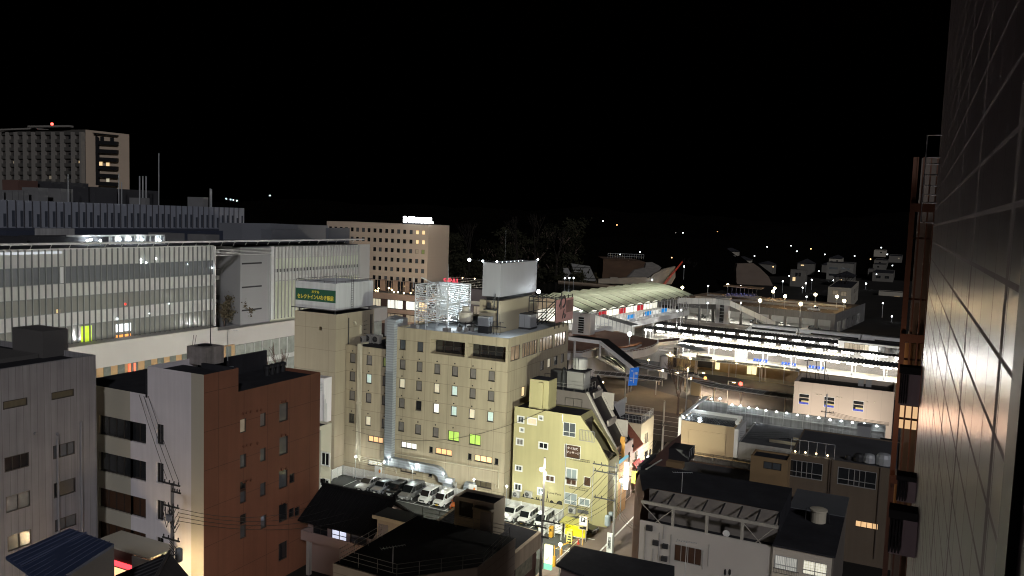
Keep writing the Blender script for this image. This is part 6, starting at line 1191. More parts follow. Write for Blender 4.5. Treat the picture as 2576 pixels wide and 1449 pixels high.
b.build('handrail', STM, dk)
for k, (x, y) in enumerate(((1310, 400), (870, 420), (140, 330), (320, 300))): v = S.inv(az(y6(x, y), zd-1)); MB(S).tube([(v.x, v.y, 0), (v.x, v.y, zd-.9)], 1.0 if k < 2 else .5, 16).build('column', CONW, dk)
v = [s2(y6(x, y), zd+.3) for x, y in ((640, 308), (800, 300), (950, 280), (1025, 245), (1000, 235), (930, 262), (800, 290), (650, 300))]
pl_b = thing('curved_planter', 'long curved orange brown bench planter on the round deck', 'planter', S((v[0][0], v[0][1], zd))); MB(S).prism(v, zd+.01, zd+.7).build('planter', mat('orange_brown', (.33, .12, .04), .7, .2, .5), pl_b)
v2 = [(x+.4, y-1.6) for x, y in v[:4]]+[(x+.4, y-1.1) for x, y in v[3::-1]]; MB(S).prism(v2, zd+.01, zd+.5).build('low_bench', CONW, pl_b)
p = az(y6(858, 285), zd); post_lamp('globe_lamp', 'tall post with large white globe standing on the round deck', (p.x, p.y, zd), ay(y6(865, 118), p.y).z-zd-.3, .55, G_W, WHT, 900, pole=.14)
# escalator and stairs from the deck down to the square
st = thing('escalator_block', 'pale stair and escalator block descending from the deck to the square', 'staircase', S((-105, 160, 0)))
def pt(fr_, x, y, z): return az(fr_(x, y), z)
b = MB(); A = pt(y6, 75, 380, 6.4); B_ = pt(y6, 340, 400, 6.2); C_ = pt(y6, 830, 640, 1.0); A2 = Vector((A.x, A.y, 0))
up_ = [pt(y6, 80, 370, 6.6), pt(y6, 300, 355, 6.6), pt(y6, 560, 490, 3.6), pt(y6, 690, 620, 1.2), pt(y6, 830, 640, 1.0)]
for p, q in zip(up_, up_[1:]): b.quad((p.x, p.y, 0), (q.x, q.y, 0), q, p); b.quad(p, q, q+Vector((.4, 1.0, 0)), p+Vector((.4, 1.0, 0))); b.quad(p+Vector((.4, 1.0, 0)), q+Vector((.4, 1.0, 0)), q+Vector((2.0, 3.4, -1)), p+Vector((2.0, 3.4, -1)))
b.build('side_wall', CONW, st)
b = MB()
for k in range(26): t_ = k/25; p = up_[1].lerp(up_[4], t_)+Vector((.6, 1.3, -.7)); b.box(p.x, p.x+.6, p.y, p.y+2.2, p.z-.2, p.z)
b.build('steps', STEEL, st); b = MB(); 
for d_ in (.5, 1.7, 2.9): b.tube([q+Vector((d_*.5, d_, .4)) for q in up_[1:]], .09, 5)
b.build('handrail', STEEL, st)
for q in up_[1:4]: light('POINT', q+Vector((1.2, 2.2, 1.2)), (1, .85, .55), 60, .15)
o = thing('sloping_canopy', 'long white canopy beam sloping from the deck down towards the blue sign', 'canopy', S((-95, 160, 0)))
cpts = [pt(y6, 75, 195, 10.6), pt(y6, 470, 245, 9.6), pt(y6, 900, 590, 4.6)]
b = MB()
for p, q in zip(cpts, cpts[1:]): b.extr([p, q, q+Vector((0, 0, .75)), p+Vector((0, 0, .75))], (.2, .5, 0))
b.build('side_beam', WHITEP, o); b = MB()
for p, q in zip(cpts, cpts[1:]): b.quad(p+Vector((.2, .5, .8)), q+Vector((.2, .5, .8)), q+Vector((1.0, 3.6, .8)), p+Vector((1.0, 3.6, .8)))
b.build('roof_sheet', BLK, o); b = MB(); 
for t_, h in ((.12, 0), (.95, 0)): p = cpts[0].lerp(cpts[1], t_); b.tube([(p.x+.5, p.y+.5, 6), (p.x+.5, p.y+.5, p.z)], .3, 8)
b.parts('column', CONW, o)
# blue road sign
p0 = az(y6(800, 1050), 0); zt_ = ay(y6(812, 650), p0.y).z; o = thing('blue_road_sign', 'blue road direction sign with white lines on tall grey pole', 'road sign', p0)
MB().tube([p0, (p0.x, p0.y, zt_)], .17, 8, r2=.12).build('pole', mat('pale_pole', (.4, .37, .32)), o); q = ay(y6(918, 665), p0.y); 
MB().tube([(p0.x, p0.y, q.z+.3), (q.x, p0.y-.1, q.z+.9)], .06, 5).build('arm', STEEL, o); MB().tube([(p0.x, p0.y, q.z-.9), (q.x, p0.y-.1, q.z-.4)], .06, 5).build('lower_arm', STEEL, o)
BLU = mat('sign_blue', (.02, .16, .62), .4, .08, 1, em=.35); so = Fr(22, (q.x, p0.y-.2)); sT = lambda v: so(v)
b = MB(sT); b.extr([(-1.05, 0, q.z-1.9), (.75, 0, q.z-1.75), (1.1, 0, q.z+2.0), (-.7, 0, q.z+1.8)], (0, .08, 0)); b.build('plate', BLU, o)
b = MB(sT); b.box(-.65, .75, -.02, -.005, q.z-.35, q.z-.2); b.box(.0, .15, -.02, -.005, q.z-1.3, q.z+.9); b.box(-.5, -.1, -.02, -.005, q.z+1.1, q.z+1.3); b.box(.35, .8, -.02, -.005, q.z+.5, q.z+1.0); b.box(-.7, -.2, -.02, -.005, q.z-.9, q.z-.75); b.build('route_lines', WHITEP, o)
# bus shelters: long translucent canopies
def shelter(name, label, pts, h, w, step=7, roofm=None, T=None):
    o = thing(name, label, 'shelter', pts[0]); b = MB(); r = MB(); pl = MB(); P_ = [Vector(p) for p in pts]
    for p, q in zip(P_, P_[1:]):
        d = (q-p); L = d.length; d = d/L; n_ = Vector((-d.y, d.x, 0))*w
        b.quad(p+Vector((0, 0, h)), q+Vector((0, 0, h)), q+n_+Vector((0, 0, h+.25)), p+n_+Vector((0, 0, h+.25)))
        for k in range(int(L/1.3)+1): a = p+d*k*1.3; r.tube([a+Vector((0, 0, h+.04)), a+n_+Vector((0, 0, h+.29))], .05, 4)
        r.tube([p+Vector((0, 0, h)), q+Vector((0, 0, h))], .08, 4); r.tube([p+n_+Vector((0, 0, h+.25)), q+n_+Vector((0, 0, h+.25))], .08, 4)
        for k in range(int(L/step)+1): a = p+d*(k*step+.5)+n_*.4; pl.tube([a, a+Vector((0, 0, h+.1))], .13, 6)
    b.build('roof_glazing', roofm or mat('shelter_glazing', (.14, .15, .14), .3, .2, 1), o); r.build('roof_frame', STM, o); pl.parts('post', mat('post_cream', (.5, .42, .34), .6, .1, 1), o); return o
a, c, e = az(y6(1600, 745), 0), az(y6(1880, 905), 0), az(y7(700, 985), 0)
def g4(fr_, x, y, h=3.6): p = az(fr_(x, y), h); return (p.x, p.y, 0)
shelter('bus_shelter', 'long glazed bus shelter roof running beside the near kerb to the beige building', [g4(y6, 1900, 795), g4(y6, 2250, 850), g4(y7, 700, 790)], 3.6, 3.2, 9)
shelter('bus_shelter', 'glazed walkway roof curving from the deck across the dark square', [g4(y6, 900, 520), g4(y6, 1180, 580), g4(y6, 1500, 650), g4(y6, 1700, 735), g4(y6, 1900, 795)], 3.6, 3.4, 12, mat('dark_shelter_glazing', (.06, .05, .04), .4, .3, 1))
shelter('bus_shelter', 'glazed shelter roof in front of the tan wall below the platforms', [g4(y6, 1290, 400), g4(y6, 1700, 450), g4(y6, 2576, 540), g4(y7, 790, 440)], 3.6, 2.2, 8)
shelter('covered_stair_roof', 'short slatted roof over the steps by the thick round column', [g4(y6, 1440, 320), g4(y6, 1740, 410)], 5, 3, 9)
shelter('covered_walkway', 'walkway roof passing under the blue sign towards the lit stairs', [g4(y6, 380, 640), g4(y6, 800, 680), g4(y6, 1270, 740)], 3.8, 3.0, 14, mat('dark_shelter_glazing', (.06, .05, .04)))
o = thing('station_retaining_wall', 'long tan wall along the bus square in front of the platforms with lit yellow posters', 'wall', S((-50, 203, 0)))
TW = mat('tan_station_wall', (.36, .26, .13), .8, .15, .4, grid=(3, 0, 99, 0, .06, .3)); va = S.inv(az(y6(1600, 590), 0)); MB(S).box(-84, -8, 203.3, 203.8, 0, 3.0).build('wall', TW, o)
for (fr_, x, y) in ((y6, 1998, 522), (y6, 2407, 580), (y6, 2470, 587)): 
    d_ = ray(*fr_(x, y)); v = None
    for t_ in range(4000):
        w = S.inv(CAM+d_*(150+t_*.03))
        if w.y > 203.2: v = w; break
    MB(S).box(v.x-.55, v.x+.55, 203.1, 203.25, max(.3, v.z-1.0), v.z+1.0).build('lit_poster', glow('poster_yellow', (1, .92, .5), 1.3), o)
G4 = (1, .72, .38)
for k, (fr_, x, y) in enumerate(((y6, 1375, 570), (y6, 1640, 600), (y6, 1930, 640), (y6, 2230, 680), (y6, 2535, 720), (y7, 280, 570), (y7, 590, 600))):
    p = az(fr_(x, y), 0); post_lamp('square_lamp', ('first', 'second', 'third', 'fourth', 'fifth', 'sixth', 'seventh')[k]+' small amber lamp post from the left in front of the tan wall', p, 4.2, .2, G_Y, G4, 3000, 'amber lamp posts on the station square', pole=.07)
for k, (x, y) in enumerate(((1283, 790), (845, 640), (1100, 640), (880, 870), (1200, 905), (1480, 820), (1645, 900))):
    p = az(y6(x, y), 0); post_lamp('square_lamp', ('one by the walkway end', 'one behind the blue sign', 'one under the walkway', 'one left of the blue sign foot', 'one at the kerb edge', 'one on the dark pavement', 'one by the low board')[k]+', of the amber post lamps on the pavement', p, 3.6, .22, G_W if k == 0 else G_Y, (1, .75, .45), 2200 if k else 2400, 'amber lamp posts on the pavement', pole=.09)
p = az(y6(2295, 785), .4); MB().ball(p+Vector((0, 0, .5)), .45, 6).build('red_beacon', G_R, label='glowing red beacon lamp on the dark bus square', cat='beacon lamp'); light('POINT', p+Vector((0, 0, .8)), (1, .04, .04), 110, .5)
for k, (x, y, w, h) in enumerate(((1817, 560, 4.2, 3.0), (1440, 520, .8, 4.5), (2160, 540, 3.5, 1.6))):
    p = az(y6(x, y+30), 0); o = thing('information_board', ('large black board', 'tall narrow black board', 'pale timetable board')[k]+' standing on the station square', 'board', p); MB().box(p.x-w/2, p.x+w/2, p.y, p.y+.15, .9 if k != 1 else .1, .9+h).build('board', BLK if k < 2 else CONW, o); b = MB(); b.box(p.x-w/2, p.x-w/2+.1, p.y+.16, p.y+.26, 0, 1+h*.5); b.box(p.x+w/2-.1, p.x+w/2, p.y+.16, p.y+.26, 0, 1+h*.5); b.parts('leg', DKMET, o)
p = az(y6(1710, 910), 0); o = thing('pavement_kiosk', 'small tan kiosk box with orange lamp beside the crossing', 'kiosk', p); MB().box(p.x-1, p.x+.9, p.y, p.y+1.4, 0, 3.6).build('body', TANB, o); MB().box(p.x-1.2, p.x+2.4, p.y-.1, p.y+1.5, 3.61, 3.8).build('roof', mat('orange_brown', (.33, .12, .04)), o); MB().ball((p.x+1.9, p.y+.5, 4.1), .35, 5).build('lamp', glow('orange_glow', (1, .5, .12), 3), o)
# bare roadside tree
def bare_tree(label, base, h, seed, n=5, name='bare_tree', m=None, spread=.35):
    random.seed(seed); o = thing(name, label, 'tree', base); B = Vector(base); tr = MB(); tr.tube([B, B+Vector((.05, 0, h*.3))], h*.022, 6, r2=h*.016); tr.build('trunk', m or mat('bark', (.13, .09, .07), .9, .3, 3), o); br = MB()
    def grow(p, d, L, r, k):
        q = p+d*L; br.tube([p, p.lerp(q, .5)+Vector((random.uniform(-1, 1), random.uniform(-1, 1), 0))*L*.05, q], r, 4, r2=r*.6, cap=False)
        if k:
            for _ in range(random.choice((2, 3))): grow(q, (d+Vector((random.uniform(-1, 1), random.uniform(-1, 1), random.uniform(-.2, .5)))*spread).normalized(), L*random.uniform(.6, .85), r*.62, k-1)
    for _ in range(4): grow(B+Vector((.05, 0, h*.29)), (Vector((random.uniform(-1, 1)*spread, random.uniform(-1, 1)*spread, 1))).normalized(), h*.24, h*.011, n-1)
    br.build('crown', m or mat('bark', (.13, .09, .07)), o); return o
p = az(y6(1480, 1170), 0); bare_tree('bare leafless street tree beside the road left of the tan box', (p.x, p.y, 0), 12, 5)
p = az((716, 905), 14); bare_tree('bare pollarded tree with upright branches above the red roof edge', (ay((716, 900), 100).x, 100, 0), ay((700, 862), 100).z, 9, 4, spread=.3)
for k, (x, y) in enumerate(((1735, 600), (2120, 720))): p = az(y6(x, y+260), 0); h_ = ay(y6(x, y), p.y).z; o = thing('mast_with_added_lamp', ('tall thin grey mast by the round sign wall', 'thin grey mast right of the red beacon')[k], 'mast', p); MB().tube([p, (p.x, p.y, h_)], .09, 6).build('mast', STEEL, o); MB().tube([(p.x, p.y, h_), (p.x+1.1, p.y, h_-.1)], .06, 5).build('arm', STEEL, o); MB().box(p.x+.9, p.x+1.5, p.y-.12, p.y+.12, h_-.22, h_-.12).build('lamp_head', G_Y, o); light('SPOT', (p.x+1.2, p.y, h_-.3), (1, .74, .5), 9000, .2, o, (p.x+1.2, p.y, 0), 160)  # unlit masts; glowing head and spot added to light the road
# ============================================================ PLATFORMS, TRAINS
TUBE = glow('fluorescent_glow', (1, .985, .93), 70)
PLW = mat('pale_platform', (.55, .52, .46), .7, .1, .6)
def platform(label, u0, u1, v0, v1, cv0, cv1, light_n, lbl, seed=0):
    o = thing('platform', label, 'platform', S(((u0+u1)/2, (v0+v1)/2, 0))); MB(S).box(u0, u1, v0, v1, .05, 1.1).build('slab', PLW, o)
    b = MB(S); b.box(u0, u1, v0+.7, v0+1.05, 1.104, 1.11); b.box(u0, u1, v1-1.05, v1-.7, 1.104, 1.11); b.build('edge_line', mat('platform_yellow', (.6, .5, .15), .7, .1, 1), o)
    c = thing('platform_canopy', lbl, 'canopy', S(((u0+u1)/2, (cv0+cv1)/2, 1.1))); b = MB(S); n_ = int((u1-u0)/.9)
    for k in range(n_):
        a = u0+k*.9; b.quad((a, cv0, 4.62), (a+.45, cv0, 4.85), (a+.45, cv1, 4.95), (a, cv1, 4.72)); b.quad((a+.45, cv0, 4.85), (a+.9, cv0, 4.62), (a+.9, cv1, 4.72), (a+.45, cv1, 4.95))
    b.build('roof', mat('corrugated_dark', (.03, .03, .032), .7, .3, .5), c)
    b = MB(S); 
    for k in range(int((u1-u0)/7.5)+1):
        u = u0+1+k*7.5
        for v in (cv0+1.4, cv1-1.4): b.box(u-.13, u+.13, v-.13, v+.13, 1.1, 4.4)
        b.box(u-.08, u+.08, cv0+.1, cv1-.1, 4.4, 4.58)
    b.parts('post', WHITEP, c)
    for k in range(light_n):
        u = u0+2+(u1-u0-4)*k/(light_n-1)
        MB(S).box(u-1.1, u+1.1, cv0+.3, cv0+.75, 4.12, 4.36).build('lamp_tube', TUBE, c)
        if k % 2: MB(S).box(u-1.1, u+1.1, cv1-1.0, cv1-.6, 4.12, 4.36).build('lamp_tube', TUBE, c)
    return o
platform('nearest platform with blue seats and white vending box', -86, -6, 213.6, 223.6, 215.8, 223, 20, 'nearest corrugated black platform roof with lamps below')
platform('second platform between the bright track beds', -106, -4, 233.5, 241.5, 234.6, 240.8, 24, 'second corrugated black platform roof from the square')
platform('third platform in front of the parking deck', -108, -44, 247.5, 255.5, 248.4, 255, 16, 'farthest corrugated black platform roof')
bw = MB(S); o = thing('trackside_wall', 'brown patterned block wall between the nearest platform and the tracks', 'wall', S((-45, 226, 0))); bw.box(-86, -5, 226.2, 226.5, 0, 2.6); bw.build('wall', mat('block_wall', (.3, .27, .24), .8, .5, 6), o)
def seats(label, u):
    o = thing('seat_row', label, 'seats', S((u, 220.6, 1.1)), S.a, 'blue seat rows on the nearest platform')
    for k in range(5):
        x = u-1.6+k*.8; b = MB(S); b.box(x-.28, x+.28, 218.9, 219.4, 1.5, 1.6); b.box(x-.28, x+.28, 219.41, 219.5, 1.5, 2.1); b.build('seat', mat('seat_blue', (.04, .13, .6), .4, .1, 3), o)
    MB(S).box(u-1.9, u+1.9, 219.1, 219.2, 1.1, 1.49).parts('leg', STEEL, o)
def uon(p, z): return S.inv(az(p, z)).x
for lb, (x, y) in (('first blue seat row, near the white vending box', (300, 290)), ('second blue seat row from the vending box', (665, 335)), ('third blue seat row from the vending box', (1020, 380))): seats(lb, uon(y7(x, y), 1.8))
u = uon(y7(60, 250), 2); o = thing('vending_box', 'white booth with bright blue lit front on the nearest platform', 'vending machine', S((u, 219, 1.1)), S.a); MB(S).box(u-1.3, u+1.3, 219, 220.4, 1.1, 3.9).build('body', WHITEP, o); MB(S).box(u-.8, u+.9, 218.95, 218.99, 1.5, 3.6).build('lit_front', glow('cool_panel', (.6, .85, 1), 1.6), o)
o = thing('station_staff_building', 'long white single storey station building with ribbon of windows beside the second platform', 'building', S((-30, 238, 0)), 0)
W = []; ua, ub = -73, -36; Vb = 235.6
def von(p, V):
    d_ = ray(*p); lo, hi = 10, 900
    for _ in range(50):
        m_ = (lo+hi)/2
        if S.inv(CAM+d_*m_).y < V: lo = m_
        else: hi = m_
    return S.inv(CAM+d_*lo)
ua = von(y5(1452, 1270), Vb).x; ub = ua+32; zt0, zb0 = von(y5(1800, 1200), Vb).z, von(y5(1800, 1340), Vb).z
for (x, y, w, kd) in ((1600, 1235, 2.6, 'dim'), (1710, 1250, 2.7, 'dim'), (1795, 1255, 2.4, 'pale'), (1908, 1270, 2.6, 'white'), (2020, 1285, 1.8, 'grey'), (2110, 1300, 2.0, 'curt'), (2190, 1305, 2.6, 'grey'), (2380, 1325, 5, 'grey')): v = von(y5(x, y), Vb); W.append((v.x, v.z, w, 1.6, kd, '2'))
block(o, ua, ub, Vb, 241, 5.3, zt0, WHITEP, ROOFD, front=W, par=0, T=S); MB(S).box(ua, ub, 240.5, 241, 0, 5.29).build('base', CONC, o)
def train(label, u0, u1, v, m=WHITEP):
    o = thing('train', label, 'train', S(((u0+u1)/2, v, 0)), S.a); n_ = max(1, int((u1-u0)/20))
    for k in range(n_):
        a, c = u0+(u1-u0)*k/n_+.2, u0+(u1-u0)*(k+1)/n_-.2; pr = [(a, v-1.45, 1.0), (a, v-1.5, 2.8), (a, v-1.1, 3.6), (a, v, 3.85), (a, v+1.1, 3.6), (a, v+1.5, 2.8), (a, v+1.45, 1.0)]
        if k == 0: pr0 = [Vector(p) for p in pr]
        b = MB(S)
        if k == 0:
            mid = [Vector(p)+Vector((4, 0, 0)) for p in pr]; fr0 = [Vector((p[0]+.6+(p[2]-1)*1.0, v+(p[1]-v)*.7, 1+(p[2]-1)*.6)) for p in pr]; i0 = len(b.v); b.v += fr0+mid; b.f.append(tuple(range(i0+6, i0-1, -1)))
            for t_ in range(6): b.f.append((i0+t_, i0+t_+1, i0+7+t_+1, i0+7+t_))
            b.extr(mid, (c-a-4, 0, 0))
        else: b.extr(pr, (c-a, 0, 0))
        co = b.build('carriage', m, o); MB(S).box(a+4, c-.5, v-1.53, v-1.47, 2.0, 2.75).build('window_band', P['dark'], co); MB(S).box(a+3, c-.3, v-.8, v+.8, 3.9, 4.05).build('roof_unit', DKMET, co)
    return o
train('white train with sloping nose waiting at the far tracks under the parking deck', -90, -30, 284); train('second pale train behind the third platform roof', -70, -28, 268, CONW)
# overhead line gantries
for k, (x, y) in enumerate(((1530, 960), (2060, 830), (1190, 1080), (1700, 1000))):
    v = S.inv(az(y4(x, y+60), .1)); o = thing('line_gantry', ('first', 'second', 'third', 'fourth')[k]+' dark overhead line gantry over the tracks', 'gantry', S((v.x, v.y, 0))); b = MB(S); b.tube([(v.x, v.y, 0), (v.x, v.y, 9)], .16, 5); b.tube([(v.x, v.y+16, 0), (v.x, v.y+16, 9)], .16, 5)
    for z in (8, 8.8): b.tube([(v.x, v.y, z), (v.x, v.y+16, z)], .07, 4)
    for j in range(10): b.tube([(v.x, v.y+j*1.6, 8+.8*(j % 2)), (v.x, v.y+(j+1)*1.6, 8+.8*((j+1) % 2))], .04, 4)
    b.build('frame', mat('gantry_grey', (.18, .18, .18), .6, .1, 1), o)
# ============================================================ CONCOURSE with membrane roof
cc = thing('station_concourse', 'glass walled station concourse bridge with bright interior and red and blue displays', 'station', S((-110, 230, 0)))
U1, Va, Vz = -106., 197., 274.; fl, ce = 7.4, 12.2
b = MB(S); b.box(U1-16, U1, Va, Vz, fl-1.4, fl); b.build('floor_girder', CONW, cc); MB(S).box(U1-16, U1-12, Va, Vz, fl, ce-.3).build('inner_wall', mat('glowing_interior_wall', (.85, .83, .72), .6, .35, .35, em=.9), cc)  # interior light put into the inner wall as emission
random.seed(4); v = Va+6
for k, (cn, cl) in enumerate((('red', (.6, .04, .05)), ('blue', (.03, .3, .75)), ('red', (.6, .04, .05)), ('blue', (.03, .3, .75)), ('red', (.6, .04, .05)), ('blue', (.03, .3, .75)), ('white', (.9, .9, .85)), ('blue', (.03, .3, .75)))):
    v0 = 211+k*6.5; zz = (ce-2.4, ce-.6) if cn == 'red' else (fl+.1, fl+1.5); MB(S).box(U1-3, U1-2.8, v0, v0+4.6, *zz).parts('display_panel', glow('display_'+cn, cl, .9), cc)
b = MB(S)
for k in range(int((Vz-Va)/2.4)+1): vv = Va+k*2.4; b.box(U1-.02, U1+.08, vv-.06, vv+.06, fl, ce)
b.box(U1-.05, U1+.15, Va, Vz, ce, ce+.35); b.box(U1-.05, U1+.1, Va, Vz, fl+1.0, fl+1.08); b.box(U1-.1, U1+.35, Va, Vz, fl-1.7, fl-.05); b.build('mullions', STM, cc)
b = MB(S)
for k in range(5): vv = Va+4+k*15; b.box(U1-3, U1-1, vv-.8, vv+.8, 0, fl-1.4)
b.parts('pier', CONC, cc)
for k in range(12): vv = Va+3+k*6.2; MB(S).box(U1-6, U1-5.7, vv-1.5, vv+1.5, ce-.35, ce-.2).build('ceiling_lamp', TUBE, cc)
m, n, l = nt('membrane'); oo = n.new('ShaderNodeOutputMaterial'); mx = n.new('ShaderNodeMixShader'); tr_ = n.new('ShaderNodeBsdfTranslucent'); df = n.new('ShaderNodeBsdfDiffuse'); mx.inputs[0].default_value = .45
tr_.inputs[0].default_value = (.62, .66, .48, 1); df.inputs[0].default_value = (.25, .25, .22, 1); l.new(df.outputs[0], mx.inputs[1]); l.new(tr_.outputs[0], mx.inputs[2]); l.new(mx.outputs[0], oo.inputs[0]); MEMB = m
mr = thing('membrane_roof', 'row of glowing cream fabric roof bays arched over the station concourse', 'roof', S((-112, 230, 12.4)))
nb = 13; v0, v1 = 196, 274
UL, UR = -121, -103.8
for k in range(nb):
    a, c = v0+(v1-v0)*k/nb, v0+(v1-v0)*(k+1)/nb; b = MB(S); nu, nv = 8, 6
    for j in range(nv+1):
        for i in range(nu+1):
            t_, s_2 = i/nu, j/nv; u = UR+(UL-UR)*t_; vv = a+(c-a)*s_2; h = 12.9+3.1*math.sin(min(1, t_*1.15)*math.pi*.5)-.2*t_; bul = math.sin(s_2*math.pi)*(.55+.2*t_); b.v.append(Vector((u, vv-1.2*(1-t_), h+bul)))
    for j in range(nv):
        for i in range(nu): q = j*(nu+1)+i; b.f.append((q, q+1, q+nu+2, q+nu+1))
    b.build('roof_bay', MEMB, mr, smooth=True); light('POINT', S((UR-4.2, (a+c)/2-1, 13.2)), (.95, 1, .8), 75, .3, mr)
b = MB(S)
for k in range(nb+1):
    a = v0+(v1-v0)*k/nb; b.tube([(UR+(UL-UR)*i/8, a-1.2*(1-i/8), 12.95+3.1*math.sin(min(1, i/8*1.15)*math.pi*.5)-.2*i/8) for i in range(9)], .13, 5)
    b.tube([(UR, a-1.2, 12.9), (UR-2.5, a-1.2, 12.3)], .09, 4); b.tube([(UR-.2, a-1.2, 12.9), (UR-2.2, a+1.5, 12.3)], .06, 4)
b.build('ribs', mat('rib_dark', (.06, .06, .055), .5, .1, 1), mr)
o = thing('station_flat_roof', 'large black flat roofed station block with tan parapet behind the membrane roof', 'building', S((-140, 230, 0)))
v_ = [s2(q, 15.2) for q in ((1350, 735), (1407, 703), (1608, 717), (1640, 716))]
b = MB(S); MB(S).box(-158, -121.6, 194, 271, 0, 13.8).build('wall', mat('station_tan', (.34, .26, .18), .8, .08, .4), o); MB(S).box(-157.8, -122, 194.2, 270.8, 13.81, 13.84).build('roof', mat('wet_black_roof', (.012, .012, .012), .12, .4, .5), o)
b.box(-121.95, -121.5, 194, 271, 13.82, 15.4); b.box(-158, -122, 270.7, 271, 13.82, 14.4); b.build('parapet', mat('station_tan', (.34, .26, .18)), o)
for k in range(3): p = ad(y1(1408+44*k, 412), 292); post_lamp('roof_floodlight', ('left', 'middle', 'right')[k]+' one of three white floodlights at the far edge of the black station roof', (p.x, p.y, 13.8), max(.6, p.z-13.8), .28, G_C, COOL, 160, 'three floodlights on the black station roof')
# lift towers, footbridge, stairs near platforms
for k, (fr_, x, yt, yb, z0, w) in enumerate(((y4, 395, 815, 1090, zd, 2.6), (y4, 2205, 625, 950, 0, 2.4))):
    p = az(fr_(x, yb), z0); zt_ = ay(fr_(x, yt), p.y).z; o = thing('lift_tower', ('pale lift tower with dark glass strip at the left end of the deck', 'white glazed lift tower beside the far footbridge')[k], 'lift tower', p)
    MB().box(p.x-w, p.x+w, p.y, p.y+4, z0, zt_).build('shaft', CONW, o); MB().box(p.x-w-.3, p.x+w+.3, p.y-.3, p.y+4.3, zt_+.01, zt_+.3).build('roof', STEEL, o)
    b = MB(); b.box(p.x-.8, p.x+.8, p.y-.06, p.y-.01, z0+.5, zt_-1); b.build('glass_strip', P['dark'], o); b = MB()
    for j in range(7): z = z0+1+(zt_-z0-2)*j/6; b.box(p.x-.85, p.x+.85, p.y-.1, p.y-.065, z-.05, z+.05)
    b.build('strip_bars', STEEL, o); light('POINT', (p.x+w+1, p.y-1, z0+2.5), (1, .7, .4), 40, .2, o)
ft = thing('footbridge', 'white sided footbridge leading right from the concourse past the lift tower', 'bridge', S((-120, 266, 0))); pA, pB, pC = az(y4(1640, 690), 8), az(y4(2200, 720), 8), az(y5(80, 730), 8)
b = MB(); b.extr([pA, az(y4(2130, 700), 8), Vector(az(y4(2130, 700), 8))+Vector((0, 0, 2.2)), pA+Vector((0, 0, 2.2))], (.2, .4, 0)); q = az(y4(2130, 700), 8); q2 = az(y5(60, 720), 8); q3 = az(y5(640, 990), 1.0)
b.extr([q, q2, q2+Vector((0, 0, 2.0)), q+Vector((0, 0, 2.0))], (.2, .4, 0)); b.extr([q2, q3, q3+Vector((0, 0, 1.8)), q2+Vector((0, 0, 2.0))], (.2, .4, 0)); b.build('side_panel', mat('bright_panel', (.6, .6, .56), .6, .15, .5, grid=(2.2, 0, 99, 0, .1, .5)), ft)
b = MB(); b.quad(pA, q, q+Vector((1, 4, 0)), pA+Vector((1, 4, 0))); b.quad(q, q2, q2+Vector((1, 4, 0)), q+Vector((1, 4, 0))); b.quad(q2, q3, q3+Vector((1, 3, 0)), q2+Vector((1, 3, 0))); b.build('walkway', CONC, ft)
rs = thing('covered_ramp', 'long glazed covered stair running down from the concourse to the nearest platform', 'stair', S((-125, 200, 0)))
r0, r1, r2_ = az(y4(500, 935), 8.2), az(y4(1050, 1095), 5.0), az(y4(1240, 1160), 4)
b = MB(); b.extr([r0, r1, r1+Vector((0, 0, 2.6)), r0+Vector((0, 0, 2.8))], (.1, .3, 0)); b.build('glazed_side', mat('lit_glazing', (.6, .6, .55), .5, .3, .5, em=.35), rs); b = MB()
for k in range(12): p = r0.lerp(r1, k/11); b.tube([p, p+Vector((0, 0, 2.9))], .07, 4)
b.tube([r0+Vector((0, 0, 2.9)), r1+Vector((0, 0, 2.7))], .12, 4); b.extr([r0+Vector((0, 0, 3)), r1+Vector((0, 0, 2.8)), r1+Vector((1, 3, 2.8)), r0+Vector((1, 3, 3))], (0, 0, .08)); b.build('roof_and_posts', mat('gantry_grey', (.18, .18, .18)), rs)
for k in range(5): p = r0.lerp(r1, (k+.5)/5)+Vector((.4, 1.3, 2.0)); light('POINT', p, WHT, 60, .2)
# ============================================================ PARKING DECK, HOUSES, HILLSIDE
o = thing('parking_deck', 'two level concrete car deck with arched lit openings beyond the tracks', 'car park', S((-100, 320, 0)))
va_, vb_ = 307., 363.; zt_ = 6.6; uL, uR = von(y4(1400, 800), va_).x, von(y5(1420, 850), va_).x
b = MB(S); hs = []; nh = 12
for k in range(nh): a = uL+1.0+(uR-uL-1.5)*k/nh; hs.append((a, a+(uR-uL)/nh-1.1, .2, 4.9))
b.wall('f', va_, uL, uR, 0, zt_+.9, hs, 1.0); b.wall('s', uR, va_, vb_, 0, zt_+.9, [(va_+4+k*9, va_+10+k*9, .2, 4.2) for k in range(5)], 1.0)
b.quad((uL, va_+.3, zt_+.9), (uR-.3, va_+.3, zt_+.9), (uR-.3, va_+.3, zt_), (uL, va_+.3, zt_)); b.build('wall', mat('dim_concrete_wall', (.16, .155, .145), .85, .25, .4, streak=.25), o)
MB(S).quad((uL, va_+.3, zt_), (uR-.3, va_+.3, zt_), (uR-.3, vb_, zt_), (uL, vb_, zt_)).build('deck_floor', mat('deck_asphalt', (.16, .11, .07), .85, .25, .3), o)
MB(S).quad((uL, va_+1, 5.2), (uR-1, va_+1, 5.2), (uR-1, vb_, 5.2), (uL, vb_, 5.2)).build('soffit', CONW, o); MB(S).quad((uL, va_+1, .1), (uR-1, va_+1, .1), (uR-1, vb_, .1), (uL, vb_, .1)).build('lower_floor', CONW, o); MB(S).quad((uL, va_+22, .1), (uR-1, va_+22, .1), (uR-1, va_+22, 5.2), (uL, va_+22, 5.2)).build('lower_rear_wall', CONW, o)
b = MB(S)
